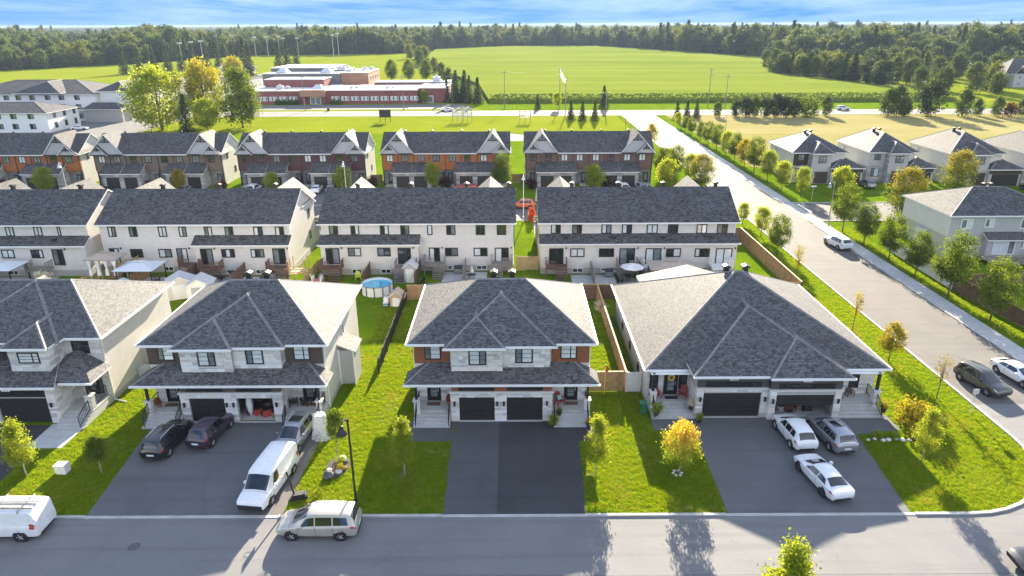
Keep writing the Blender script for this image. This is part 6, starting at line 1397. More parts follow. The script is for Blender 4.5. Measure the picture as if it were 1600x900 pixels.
# ladders and rack on the van
b = MB()
for xx in (-1.9, -.2, 1.0): b.tube((xx, -.85, 2.2), (xx, .85, 2.2), .03, n=6); b.tube((xx, -.85, 2.0), (xx, -.85, 2.2), .03, n=6); b.tube((xx, .85, 2.0), (xx, .85, 2.2), .03, n=6)
b.build('roof_rack', 'metal_grey', V2)
for yy in (-.45, .2):
    Ld = thing('ladder', 'aluminium extension ladder lying on the roof rack of the white van' if yy < 0 else 'second ladder on the van roof rack, nearer the lawn', 'ladder', (-32.35, 35.05, 2.26), radians(180))
    for sg in (0, .42): b = MB(); b.box(-2.7, 2.3, yy+sg, yy+sg+.05, 0, .09); b.build('rail', 'wood_grey' if yy > 0 else 'metal_light', Ld)
    for i in range(16): b = MB(); b.tube((-2.55+i*.31, yy+.02, .045), (-2.55+i*.31, yy+.45, .045), .018, n=5); b.build('rung', 'metal_light', Ld)
# back street and far cars
for kind, p, u, v, rz, l in (('sedan', 'paint_car_white', 495, 300, 95, 'white sedan on the plum townhouse drive'), ('crossover', 'paint_car_silver', 519, 301, 95, 'silver car beside the white sedan at the plum townhouses'), ('suv', 'paint_car_white', 403, 297, 90, 'white SUV on the west drive of the plum townhouses'), ('crossover', 'paint_car_white', 972, 296, 95, 'white crossover before the reddish townhouse garage'), ('suv', 'paint_car_silver', 1000, 296, 95, 'silver SUV before the reddish townhouse end garage'), ('crossover', 'paint_car_silver', 163, 292, 100, 'silver crossover at the tan townhouse west garage'), ('sedan', 'paint_car_dark', 178, 293, 95, 'dark car beside the silver crossover at the tan townhouses'), ('sedan', 'paint_car_silver', 292, 299, 95, 'silver sedan before the tan townhouse east garage'), ('crossover', 'paint_car_orange', 817, 325, 175, 'bright orange crossover on the back street seen through the gap'), ('sedan', 'paint_car_red', 727, 297, 178, 'red car on the orange townhouse drive'), ('crossover', 'paint_car_dark', 37, 291, 60, 'dark car on the orange townhouse drive beside the apartments')):
    x, y, _ = gp(u, v); car(kind, p, l, x, min(y, 129.5) if rz < 110 else y, rz)
for kind, p, u, v, rz, l in (('sedan', 'paint_car_white', 699, 174, 180, 'white sedan driving on the highway past the frame sign'), ('suv', 'paint_car_white', 1317, 172, 0, 'white pickup-like SUV driving on the highway behind the bushes'), ('sedan', 'paint_car_silver', 93, 199, 0, 'silver car parked in the apartment yard'), ('sedan', 'paint_car_white', 125, 203, 10, 'white car parked at the edge of the apartment yard')):
    x, y, _ = gp(u, v); car(kind, p, l, x, y, rz)
for x, y, l in ((69.3, 131.5, 'dark car on the drive of the corner stone house'), (76.0, 131, 'grey car partly hidden behind the yellow green maple')): car('crossover', 'paint_car_grey', l, x, y, 90)
car('crossover', 'paint_car_black', 'black car parked by the orange tinged maple', 98.5, 127.5, 90)
# ------------------------------------------------------------------ school, apartments and other far things
def mat_brick(name, a, b_):
    m = bpy.data.materials.new(name); nt, b, o = nodes_of(m); p = wpos(nt)
    sp = nt.nodes.new('ShaderNodeSeparateXYZ'); nt.links.new(p, sp.inputs[0])
    f = noise(nt, 0.4, 5, 0.6, p); fr = math_(nt, 'FRACT', math_(nt, 'DIVIDE', sp.outputs[2], 0.6))
    c = mixcol(nt, ramp(nt, f, 0.3, 0.7), a, b_); c = mixcol(nt, ramp(nt, fr, 0.0, 0.2, 0.25, 0.0), c, (0.4, 0.35, 0.32))
    nt.links.new(c, b.inputs['Base Color']); b.inputs['Roughness'].default_value = 0.85; MATS[name] = m
mat_brick('brick_red', (0.20, 0.06, 0.055), (0.27, 0.09, 0.08)); mat_brick('brick_tan', (0.38, 0.20, 0.12), (0.45, 0.25, 0.16))
mat('flat_roof', (0.50, 0.50, 0.49), 0.9, var=0.12, scale=0.08); mat('roof_deck_grey', (0.17, 0.175, 0.18), 0.85, var=0.12, scale=0.1); mat('barn_red', (0.26, 0.055, 0.05), 0.8)
def school():
    o = (-60, 286, 0); R = thing('school_building', 'long low red brick school with flat white roofs and a taller tan wing', 'school', o)
    def block(x0, x1, y0, y1, h, wm, rm='flat_roof', name='wing', par=R):
        b = MB(o); b.box(x0, x1, y0, y1, -0.1, h); w = b.build(name, wm, par)
        b = MB(o); b.box(x0-.15, x1+.15, y0-.15, y1+.15, h, h+.25); b.build('parapet', 'trim_white', w)
        b = MB(o); b.box(x0+.5, x1-.5, y0+.5, y1-.5, h+.25, h+.32); b.build('flat_roof', rm, w); return w
    block(-108, -75.1, 286, 318, 5.1, 'brick_red'); block(-75, -38.2, 286.6, 312, 5.2, 'brick_red'); block(-38.1, -26.5, 290, 314, 5.7, 'brick_red'); block(-60, -27, 312.1, 322, 6.4, 'brick_red')
    b = MB(o); b.box(-85, -75, 284.2, 286.6, 3.1, 5.7); b.build('entrance_canopy', 'brick_tan', R)
    for x in (-84.4, -75.9): b = MB(o); b.box(x, x+.6, 284.4, 286, 0, 3.1); b.build('canopy_pier', 'brick_red', R)
    block(-104.5, -79.5, 302, 316, 8.4, 'brick_red', 'roof_deck_grey', 'gym'); block(-111.5, -77, 320, 333.9, 9.6, 'roof_deck_grey', 'roof_deck_grey', 'hall')
    block(-112, -83.5, 334, 362, 11.3, 'roof_deck_grey', 'flat_roof', 'upper_hall'); t = block(-76.9, -64.5, 322, 350, 9.8, 'brick_tan', 'flat_roof', 'classroom_wing'); block(-83.4, -77, 334, 352, 10.4, 'roof_deck_grey', 'flat_roof', 'plant_room')
    for z in (2.2, 6.3):
        for y in (326, 332, 338, 344): window(R, 'E', -64.5, y, y+2.6, z, z+1.8, o, (0.5,), 1, fr='trim_white', panes=['glass_mid'])
    for a in list(range(-106, -87, 4))+list(range(-73, -64, 4))+list(range(-61, -51, 4))+list(range(-49, -40, 4)):
        window(R, 'S', 286 if a < -75 else 286.6, a, a+3.2, 1.3, 3.0, o, (0.25, 0.5, 0.75), 1, fr='trim_white', panes=['glass_blind_sky', 'glass_mid'], fw=.14)
    for x0, yd in ((-81.5, 286), (-36.5, 290)):
        b = MB(o); b.box(x0, x0+4.5, yd-.3, yd, 0, 2.9); d = b.build('entrance_door', 'trim_white', R)
        for q in (.3, 2.4): p = MB(o); p.box(x0+q, x0+q+1.8, yd-.33, yd-.302, .2, 2.6); p.build('pane', 'glass_mid', d)
    for x, y, z in ((-104, 326.5, 9.95), (-84, 326.5, 9.95), (-79, 291, 5.45)):
        b = MB(o); q = 2.6; b.poly([(x-q, y-q, z), (x+q, y-q, z), (x+1, y, z+1.9), (x-1, y, z+1.9)]); b.poly([(x+q, y-q, z), (x+q, y+q, z), (x+1, y, z+1.9)]); b.poly([(x+q, y+q, z), (x-q, y+q, z), (x-1, y, z+1.9), (x+1, y, z+1.9)]); b.poly([(x-q, y+q, z), (x-q, y-q, z), (x-1, y, z+1.9)]); b.build('skylight', 'roof_metal', R)
    r = random.Random(4)
    for x, y, z, s in [(-95, 292, 5.4, 1.3), (-92.5, 294, 5.4, .9), (-66, 293, 5.5, .7), (-64, 294, 5.5, .7), (-51, 293, 5.5, .7), (-49, 294, 5.5, .6), (-33, 316, 6.7, 1.6)]+[(r.uniform(-76, -66), r.uniform(325, 347), 10.1, r.uniform(.5, 1.2)) for _ in range(8)]+[(r.uniform(-83, -78), r.uniform(336, 350), 10.7, r.uniform(.5, 1.1)) for _ in range(5)]:
        b = MB(o); b.box(x-s, x+s, y-s*.8, y+s*.8, z, z+s*1.1); b.tube((x, y, z+s*1.1), (x, y, z+s*1.5), s*.4, n=10); b.build('roof_unit', 'metal_light', R)
    for x in (-94, -91.5, -89, -86.8, -72, -69.5): plant('shrub', x, 284.3, 'dark clipped shrub against the school front wall', 1.1, 'school_shrub', 'shrubs along the school front', 'shrub')
school()
def apartment(label, x0, x1, y0, y1, h, zr, seed, white_low=True):
    o = ((x0+x1)/2, y0, 0); R = thing('apartment_building', label, 'apartments', o); r = random.Random(seed)
    b = MB(o); b.box(x0, x1, y0, y1, -0.1, h); b.build('wall', 'trim_white', R)
    hip_roof(R, x0-.7, x1+.7, y0-.7, y1+.7, h, zr, o, 'roof_far')
    x = x0+2
    while x < x1-2.5:
        for z in (1.0, 4.0, 7.0):
            if z+1.7 < h: window(R, 'S', y0, x, x+1.8, z, z+1.6, o, (0.5,), 1, panes=['glass_dark', 'glass_mid'])
        x += r.choice((4.0, 4.6, 5.2))
    for y in range(int(y0)+3, int(y1)-2, 5):
        for z in (1.0, 4.0, 7.0):
            if z+1.7 < h: window(R, 'E', x1, y, y+1.4, z, z+1.7, o, (), 1, panes=['glass_dark'])
    return R
ap = apartment('large white apartment building with wide grey hip roof behind the townhouses', -186, -139, 236, 262, 8.8, 12.6, 3)
o = ap.location; b = MB(o); b.box(-138.9, -129, 238, 262, -.1, 9.6); b.build('end_wing', 'trim_white', ap); b = MB(o); b.box(-142, -129.5, 233, 237.9, -.1, 4.2); b.build('stone_porch', 'foundation', ap)
hip_roof(ap, -139.3, -128.4, 237.3, 262.7, 9.6, 12.4, o, 'roof_far', name='end_roof'); hip_roof(ap, -142.6, -129, 232.4, 238.2, 4.2, 6.2, o, 'roof_far', name='porch_roof')
for y in (241, 247, 253):
    for z in (1.5, 5.0): window(ap, 'E', -129, y, y+1.5, z, z+2.0, o, (), 1, panes=['glass_dark'])
hip_front(ap, -165, -149, 233.8, 9.32, -157, 241, 12.6, 250, o, 'roof_far', name='front_gable')
for x in (-176, -168, -146): b = MB(o); b.box(x, x+3.4, 234.4, 236, 3.6, 3.8); q = b.build('balcony', 'trim_white', ap); railing(q, [(x-o[0], 234.45-o[1], 3.8), (x+3.4-o[0], 234.45-o[1], 3.8)], 1.0, 12)
apartment('nearer white apartment wing with a low brown roof', -172, -139.5, 210, 226, 5.8, 8.2, 5)
def barn(x0, x1, y0, y1, h, zr, m, rm, name, label):
    o = ((x0+x1)/2, y0, 0); R = thing(name, label, 'building', o); b = MB(o); b.box(x0, x1, y0, y1, -.1, h); b.prism([(x0, y0, h), (x0, y1, h), (x0, (y0+y1)/2, zr-.1)], (x1-x0, 0, 0)); b.build('wall', m, R)
    gable_roof_x(R, x0-.5, x1+.5, y0-.5, y1+.5, h, zr, o, rm, name='roof'); b = MB(o); b.box(x0+2, x0+5, y0-.08, y0, 0, 2.6); b.build('door', 'trim_dark', R)
    for a in range(int(x0)+7, int(x1)-2, 4): window(R, 'S', y0, a, a+1.5, 1.2, 2.4, o, (0.5,), 1, fr='trim_white')
barn(-191, -171, 356, 368, 4.6, 7.6, 'barn_red', 'panel_plum', 'barn', 'dark red barn with a maroon roof beside the car park')
barn(-193, -173, 474, 486, 3.4, 5.6, 'trim_white', 'roof_metal', 'pavilion', 'long white pavilion with pale roof on the sports ground')
# country house in the east
R = thing('country_house', 'tan stone country house with steep hip roof among the grove trees', 'house', (254, 352, 0))
b = MB(); b.box(-10, 14, 0, 14, -.1, 6.2); b.build('wall', 'brick_tan', R); hip_roof(R, -11, 15, -1, 15, 6.2, 13.2, m='roof_far')
b = MB(); b.box(-7, -1, -2.5, 0, -.1, 6.4); b.build('bay_wall', 'siding_grey', R); gable_roof_y(R, -7.8, -.2, -3.3, 6, 6.4, 10.2, m='roof_far')
for x in (-8.8, -5.2, 2, 6, 10):
    for z in (.9, 3.9): window(R, 'S', -2.5 if -7 < x < -1 else 0, x, x+1.7, z, z+1.7, cols=(.5,), fr='trim_white', panes=['glass_mid'])
# highway poles with their wires, sports lights, signs
def pole(x, y, h, label, arms=1, group='utility poles along the highway'):
    t = thing('utility_pole', label, 'pole', (x, y, 0), 0, group); b = MB(); b.tube((0, 0, -.2), (0, 0, h), .17, .11, 8); b.build('post', 'wood_grey', t)
    for i in range(arms):
        b = MB(); b.box(-1.2, 1.2, -.06, .06, h-.8-i*1.8, h-.64-i*1.8); a = b.build('crossarm', 'wood_grey', t)
        for q in (-1.05, 0, 1.05): b = MB(); b.tube((q, 0, h-.64-i*1.8), (q, 0, h-.4-i*1.8), .06, n=6); b.build('insulator', 'trim_white', a)
    return t
pl = [(-40.3, 262.9, 13, 'utility pole before the school windows'), (-77.2, 262.9, 13, 'utility pole in front of the school entrance'), (-2.5, 266, 14, 'utility pole at the corn field corner'), (18.3, 266.5, 15, 'taller utility pole of the pair beside the three spruces'), (18.9, 245, 12.5, 'shorter utility pole of the pair beside the three spruces'), (74.8, 267, 14.5, 'taller utility pole of the pair by the dry field'), (80.0, 262.6, 12.5, 'shorter utility pole of the pair by the dry field'), (32.8, 243, 8.5, 'thin pole at the junction of side road and highway')]
for i, (x, y, h, l) in enumerate(pl): pole(x, y, h, l, 2 if i in (3, 5) else 1)
def wire(p, q, sag):
    t = thing('power_line', 'thin overhead wire slung between two highway poles', 'wire', p, 0, 'overhead wires'); b = MB(p); n = 10
    pts = [tuple(p[k]+(q[k]-p[k])*i/n-(sag*4*(i/n)*(1-i/n) if k == 2 else 0) for k in range(3)) for i in range(n+1)]
    for i in range(n): b.tube(pts[i], pts[i+1], .02, n=4, cap=False)
    b.build('cable', 'metal_grey', t)
for dz in (-.4, -2.2):
    wire((18.3, 266.5, 15+dz), (18.9, 245, 12.1+dz*.5), .7); wire((74.8, 267, 14.5+dz), (80, 262.6, 12.1+dz*.5), .5)
wire((-2.5, 266, 13.6), (18.3, 266.5, 14.6), .8); wire((-77.2, 262.9, 12.6), (-40.3, 262.9, 12.6), 1.0); wire((-40.3, 262.9, 12.6), (-2.5, 266, 13.6), 1.0); wire((74.8, 267, 14), (160, 268, 14), 2.0)
for u, v, h in ((340, 90, 20), (365, 88, 20), (286, 104, 17), (303, 100, 17), (318, 97, 17), (401, 92, 19), (420, 90, 19), (461, 84, 19), (474, 86, 17), (522, 92, 21), (530, 90, 22), (482, 82, 17)):
    x, y, _ = gp(u, v); y = min(y, 760); t = thing('sports_light', 'tall floodlight mast at the sports field', 'light pole', (x, y, 0), 0, 'sports field floodlights'); b = MB(); b.tube((0, 0, -.2), (0, 0, h), .3, .2, 8); b.build('mast', 'metal_light', t)
    b = MB(); b.box(-1.7, 1.7, -.5, .5, h-.2, h+.9); b.build('lamp_bank', 'metal_light', t)
def sign(x, y, w, z0, z1, label, kind):
    t = thing('sign_board', label, 'sign', (x, y, 0))
    for q in ((-w/2+.2, 0), (0, 0), (w/2-.2, 0)): b = MB(); b.box(q[0]-.09, q[0]+.09, -.05, .13, -.1, z1 if kind else z0+.5); b.build('post', 'wood_grey' if kind else 'wood_dark', t)
    if not kind: b = MB(); b.box(-w/2, w/2, -.15, -.05, z0, z1); b.build('panel', 'trim_black', t)
    else:
        for i in range(6): z = z0+(z1-z0)*i/6; b = MB(); b.box(-w/2, w/2, -.12, -.05, z, z+(z1-z0)/6*.45); b.build('rail', 'metal_grey', t)
        for i in range(7): xx = -w/2+w*i/6.2; b = MB(); b.box(xx, xx+.12, -.18, -.121, z0, z1); b.build('batten', 'metal_light', t)
sign(-41.5, 230, 3.8, 1.6, 4.1, 'black panelled billboard on dark posts on the verge', 0); sign(-17.8, 230, 3.6, 1.6, 4.6, 'left half of the angled lattice sign frame on the verge', 1); sign(-14.4, 230.6, 3.2, 1.6, 4.4, 'right half of the angled lattice sign frame on the verge', 1); sign(4.5, 227, 3.9, 1.6, 4.0, 'small lattice sign frame near the three spruces', 1)
b = MB(); b.box(-.4, .4, -.4, .4, 0, 1.1); b.box(-.46, .46, -.46, .46, 1.1, 1.25); t = thing('waste_bin', 'dark waste bin on the highway verge before the school', 'bin', (-68.3, 262, 0)); b.build('bin_body', 'trim_dark', t)
b = MB(); b.tube((0, 0, 0), (0, 0, 2.2), .25, n=10); b.tube((0, 0, 2.2), (0, 0, 2.6), .32, .1, n=10); t = thing('marker_post', 'yellow post beside the school drive', 'post', (-97, 272, 0)); b.build('post', 'paint_yellow', t)
# street lamps
def street_lamp(x, y, h, label, rz, m='metal_black'):
    t = thing('street_lamp', label, 'street lamp', (x, y, 0), rz); b = MB(); b.tube((0, 0, -.1), (0, 0, .9), .13, .11, 10); b.tube((0, 0, .9), (0, 0, h), .085, .06, 10); b.build('post', m, t)
    b = MB(); p = [(0, 0, h-.3), (.28, 0, h+.12), (.6, 0, h+.1), (.72, 0, h-.15)]
    for i in range(3): b.tube(p[i], p[i+1], .04, n=7)
    b.build('arm', m, t); b = MB(); b.lathe([(.05, .05), (.12, 0), (.16, -.28), (.34, -.5), (.34, -.56)], (.72, 0, h-.15), 14); b.build('lamp_shade', m, t, smooth=True)
    b = MB(); b.lathe([(.22, -.56), (.14, -.64)], (.72, 0, h-.15), 12); b.build('lamp_lens', 'lamp_clear', t)
street_lamp(-10.35, 36.95, 7.0, 'tall black street lamp on the lawn beside the champagne minivan', radians(250))
street_lamp(50.0, 104.2, 7.0, 'grey street lamp at the cross street corner', radians(180), 'metal_grey'); street_lamp(53.4, 173, 8.5, 'dark street lamp in the tree row by the dry field', radians(180), 'metal_grey')
street_lamp(1.9, 107.6, 7.5, 'pale street lamp beside the orange crossover on the back street', radians(90), 'metal_light'); street_lamp(-79.5, 120.4, 7.5, 'pale street lamp on the back street by the tan townhouses', radians(-90), 'metal_light'); street_lamp(-29.6, 120.4, 7.5, 'pale street lamp before the gap of plum and orange townhouses', radians(-90), 'metal_light')
def post_sign(x, y, h, w, hh, m, label, rz=0):
    t = thing('street_sign', label, 'sign', (x, y, 0), rz); b = MB(); b.tube((0, 0, -.1), (0, 0, h), .035, n=8); b.build('post', 'metal_light', t); b = MB(); b.box(-w/2, w/2, -.05, -.03, h-hh, h); b.build('sign_plate', m, t)
post_sign(37.6, 48.6, 2.3, .5, .45, 'metal_light', 'small grey traffic sign on the corner lawn by the side road'); post_sign(54.2, 120.8, 2.8, 1.0, .25, 'paint_white', 'white street name sign on the corner house lawn'); post_sign(85.5, 121, 2.6, .9, .25, 'paint_white', 'white street name sign by the stone house drive')
# ------------------------------------------------------------------ fences, decks, sheds and garden things
def fence(p0, p1, label, h=1.8, m='wood_fence', post='wood_fence', bay=2.4, cap=None, gap=0.012, board=.14, name='wooden_fence', z=0.0, mesh_=False):
    x0, y0 = p0; x1, y1 = p1; L = math.hypot(x1-x0, y1-y0); t = thing(name, label, 'fence', (x0, y0, z), math.atan2(y1-y0, x1-x0)); n = max(1, round(L/bay)); w = L/n; r = random.Random(int(x0*7+y0*3))
    for i in range(n+1): b = MB(); b.box(i*w-.06, i*w+.06, -.06, .06, -.15, h+.06); b.build('post', post, t)
    for i in range(n):
        b = MB(); x = i*w+.07
        if mesh_:
            k = 16
            for j in range(k): q = i*w+.06+(w-.12)*j/(k-1); b.box(q-.012, q+.012, -.012, .012, .08, h)
            for zz in (.1, h-.25, h-.02): b.box(i*w+.06, (i+1)*w-.06, -.018, .018, zz-.02, zz+.02)
        else:
            while x < (i+1)*w-.07:
                e = min(x+board, (i+1)*w-.065); b.box(x+gap/2, e-gap/2, -.022+r.uniform(-.006, .006), .012, .03, h-r.uniform(0, .03)); x += board
            b.box(i*w+.06, (i+1)*w-.06, .013, .055, .3, .4); b.box(i*w+.06, (i+1)*w-.06, .013, .055, h-.4, h-.3)
        b.build('fence_panel', m, t, kind='stuff')
        if cap: b = MB(); b.box(i*w, (i+1)*w, -.075, .075, h+.02, h+.07); b.build('cap_rail', cap, t)
    return t
mat('wood_new', (0.50, 0.34, 0.17), 0.75, var=0.25, scale=2)
fence((9.9, 52.6), (9.9, 74), 'tan wooden fence running back between the rust house and the bungalow', cap='wood_new'); fence((6.4, 52.5), (9.6, 52.5), 'short wooden fence panel facing the street beside the rust house', 1.9, cap='wood_new')
fence((9.9, 52.4), (11.1, 52.4), 'white vinyl gate beside the bungalow wall', 1.95, 'vinyl_fence', 'vinyl_fence', 1.2, board=.5, name='garden_gate')
fence((6.6, 74), (30.0, 74), 'reddish wooden rear fence behind the bungalow garden', 1.8, 'wood_dark', 'wood_dark', cap='wood_new'); fence((-12.2, 74), (6.6, 74), 'wooden rear fence behind the rust house', 1.8, cap='wood_new')
fence((33.6, 74), (33.6, 96.8), 'tall wooden boundary fence along the side road verge', 2.0, cap='wood_new'); fence((28.7, 96.8), (33.6, 96.8), 'wooden fence closing the corner garden behind the end townhouse', 2.0); fence((30.2, 74), (33.6, 74), 'wooden fence corner behind the bungalow roof', 2.0)
fence((31.3, 70.5), (33.4, 74), 'short angled fence at the bungalow rear corner', 1.8)
fence((-12.3, 56), (-12.3, 74), 'black metal picket fence between the brown and rust house gardens', 1.5, 'metal_black', 'metal_black', 2.4, name='metal_fence', mesh_=True)
for x, y1, m, l in ((-46.5, 83, 'wood_fence', 'wooden privacy fence beside the curtained gazebo'), (-34.2, 82.6, 'wood_dark', 'dark red privacy fence between two townhouse gardens west of the pool'), (-18.2, 82.6, 'wood_dark', 'red privacy fence beside the round pool'), (-11.9, 83.9, 'wood_dark', 'red privacy fence beside the small grey shed'), (-6.0, 84, 'wood_grey', 'grey wooden divider beside the white garden statue'), (10.1, 82.6, 'wood_grey', 'grey privacy fence beside the patio umbrella'), (16.3, 82.6, 'wood_dark', 'brown privacy fence beside the tan canopy'), (22.3, 82.6, 'wood_grey', 'grey privacy fence east of the tan canopy'), (-65.9, 82.6, 'wood_fence', 'wooden divider behind the stone corner house'), (-40.2, 82.6, 'wood_dark', 'brown divider beside the metal roofed gazebo')):
    fence((x, 78.3 if 'privacy' in l else 74.2), (x, y1), l, 1.75, m, m)
fence((0.6, 84.2), (3.4, 84.2), 'light wooden fence closing the gap between two townhouse blocks', 1.9, 'wood_new', 'wood_new'); fence((-25.2, 76), (-25.2, 84), 'wooden fence beside the climbing frame', 1.6, 'wood_new', 'wood_new'); fence((-54.0, 74.5), (-50.2, 84), 'pale railing fence climbing behind the stone corner house', 1.4, 'wood_new', 'wood_new', 2.0, mesh_=True)
fence((-33.6, 68.6), (-27.5, 69.2), 'cream vinyl fence between the two garden sheds and the brown house', 1.8, 'vinyl_fence', 'vinyl_fence', board=.8); fence((-33.6, 62), (-33.6, 68.6), 'cream vinyl fence beside the stone corner house', 1.8, 'vinyl_fence', 'vinyl_fence', board=.8)
fence((53.2, 92.5), (52.9, 76.6), 'cream vinyl fence along the side road pavement', 1.8, 'vinyl_fence', 'vinyl_fence', 1.9, board=.6); fence((53.0, 76.4), (54.4, 58.0), 'dark brown panel fence along the side road pavement', 1.8, 'wood_dark', 'wood_dark', 1.9, board=.3); fence((53.0, 76.5), (70, 79.5), 'dark brown fence across the grey house garden', 1.8, 'wood_dark', 'wood_dark')
fence((-27.8, 206.5), (-55, 206.5), 'low wooden fence behind the plum townhouses', 1.5) if False else None
fence((-28.4, 137), (-26.2, 137), 'reddish fence closing the gap of plum and orange townhouses', 1.8, 'wood_dark', 'wood_dark'); fence((-.2, 137), (2.6, 137), 'reddish fence closing the gap of orange and reddish townhouses', 1.8, 'wood_dark', 'wood_dark')

def deck(x, yw, z, w, d, label, m='wood_grey', side=1, steps=6):
    """raised landing at a patio door with stairs down to the garden"""
    t = thing('garden_deck', label, 'deck', (x, yw, 0)); b = MB(); nb = max(3, int(d/.16))
    b.box(-w/2, w/2, -d, -.02, z-.16, z-.04); b.build('deck_frame', m, t)
    for i in range(nb): q = MB(); yy = -d+i*d/nb; q.box(-w/2-.02, w/2+.02, yy+.01, yy+d/nb-.01-(.02 if i == nb-1 else 0), z-.038, z); q.build('deck_board', m, t)
    for sx in (-1, 1):
        b = MB(); b.box(sx*w/2-.06, sx*w/2+.06, -d, -d+.12, -.05, z+.95); b.build('post', m, t)
        if sx != side or True:
            b = MB()
            for i in range(9): yy = -d+.14+i*(d-.2)/9; b.box(sx*w/2-.02, sx*w/2+.02, yy, yy+.05, z, z+.9)
            b.box(sx*w/2-.05, sx*w/2+.05, -d+.12, -.03, z+.9, z+.96); b.build('side_rail', m, t, kind='stuff')
    sw = w*.5; x0 = -w/2+.08 if side < 0 else w/2-sw-.08
    b = MB(); a0, a1 = (x0+sw+.03, w/2-.08) if side < 0 else (-w/2+.08, x0-.03)
    for i in range(7): q = a0+(a1-a0)*i/7; b.box(q, q+.06, -d+.03, -d+.08, z, z+.9)
    b.box(a0, a1, -d+.0, -d+.1, z+.9, z+.96); b.build('front_rail', m, t, kind='stuff')
    for i in range(steps): b = MB(); b.box(x0, x0+sw, -d-.26*(i+1), -d-.26*i+.02, z-(z/(steps+.5))*(i+1)-.06, z-(z/(steps+.5))*(i+1)); b.build('step', m, t)
    for xx in (x0-.03, x0+sw+.03): b = MB(); b.prism([(xx-.02, -d, z-.3), (xx-.02, -d, z-.02), (xx-.02, -d-.26*(steps+.4), -.02), (xx-.02, -d-.26*steps, -.05)], (.04, 0, 0)); b.build('stringer', m, t)
    return t
dd = [(-59.9, 82.7, 'wood_grey', 1, 'wooden deck behind the westernmost townhouse block'), (-49.6, 84, 'wood_new', -1, 'large deck of the gazebo with white curtains'), (-41.2, 84, 'wood_dark', 1, 'dark wood deck beside the metal roofed gazebo'), (-38.1, 82.7, 'wood_dark', -1, 'dark wood deck east of the metal roofed gazebo'), (-28.8-.8, 82.7, 'wood_dark', 1, 'dark red deck at the block corner near the climbing frame'), (-22.8, 82.7, 'wood_dark', 1, 'dark deck behind the play equipment'), (-13.4, 82.7, 'wood_grey', -1, 'grey deck with stairs beside the small grey shed'), (-9.9, 84, 'wood_grey', 1, 'grey deck with stairs over the dark lawn'), (-1.3, 84, 'wood_grey', -1, 'grey deck with stairs seen above the rust house roof'), (5.6, 82.7, 'wood_dark', 1, 'brown deck with stairs at the gap between townhouses'), (14.6, 82.7, 'wood_grey', -1, 'deck beside the pale patio umbrella'), (17.9, 82.7, 'trim_white', -1, 'white railed deck behind the tan canopy'), (26.5, 82.7, 'trim_white', -1, 'white railed deck at the easternmost patio door')]
for x, yw, m, sd, l in dd: deck(x, yw, 1.35, 2.6, 1.7, l, m, sd)
# gazebos and sheds
def gazebo(x, y, w, d, h, label, roofm, curtains=False, flat=True):
    t = thing('gazebo', label, 'gazebo', (x, y, 0))
    for sx in (-1, 1):
        for sy in (-1, 1): b = MB(); b.box(sx*w/2-.06, sx*w/2+.06, sy*d/2-.06, sy*d/2+.06, -.05, h); b.build('post', 'metal_black' if not curtains else 'metal_light', t)
    b = MB(); W, D = w/2+.35, d/2+.35; b.slab([(-W, -D, h), (W, -D, h), (W*.25, -.25, h+.55), (-W*.25, -.25, h+.55)], .07); b.slab([(W, D, h), (-W, D, h), (-W*.25, .25, h+.55), (W*.25, .25, h+.55)], .07); b.slab([(W, -D, h), (W, D, h), (W*.25, .25, h+.55), (W*.25, -.25, h+.55)], .07); b.slab([(-W, D, h), (-W, -D, h), (-W*.25, -.25, h+.55), (-W*.25, .25, h+.55)], .07); r = b.build('roof', [roofm, 'metal_grey'], t)
    b = MB(); b.box(-W*.27, W*.27, -.32, .32, h+.6, h+.66); b.build('roof_vent', roofm, r)
    if curtains:
        for sx in (-1, -.33, .33, 1):
            b = MB(); b.lathe([(.32, 0), (.22, -.5), (.1, -1.0), (.2, -1.5), (.26, -2.0)], (sx*w/2*.95, -d/2, h-.05), 10); b.build('curtain', 'petal_cloth', t, smooth=True)
    return t
mat('petal_cloth', (0.75, 0.73, 0.72), 0.8, var=0.08); mat('canopy_tan', (0.42, 0.34, 0.27), 0.8)
gazebo(-45.7, 79.3, 4.2, 3.4, 2.5, 'gazebo with pale blue grey metal roof behind the brown house', 'roof_metal'); gazebo(-63.2, 79.5, 4.6, 3.2, 2.5, 'gazebo with blue grey metal roof behind the stone corner house', 'roof_metal'); gazebo(-50.3, 80.3, 3.2, 2.2, 3.4, 'open gazebo frame hung with gathered white curtains', 'canopy_tan', True)
gazebo(19.6, 79.3, 5.0, 3.0, 2.3, 'tan fabric canopy in the end townhouse garden', 'canopy_tan')
def shed(x, y, w, d, h, zr, wm, rm, label, rz=0):
    t = thing('garden_shed', label, 'shed', (x, y, 0), rz); b = MB(); b.box(-w/2, w/2, -d/2, d/2, -.05, h); b.prism([(-w/2, -d/2, h), (w/2, -d/2, h), (0, -d/2, zr-.08)], (0, d, 0)); b.build('wall', wm, t)
    gable_roof_y(t, -w/2-.2, w/2+.2, -d/2-.2, d/2+.2, h-.08, zr, m=rm, t=.07); b = MB(); b.box(-w*.3, w*.3, -d/2-.05, -d/2, .05, h*.9); dr = b.build('door', 'trim_white' if wm != 'trim_white' else 'siding_grey', t); b = MB(); b.box(w*.2, w*.24, -d/2-.09, -d/2-.051, .9, 1.1); b.build('door_handle', 'metal_black', dr)
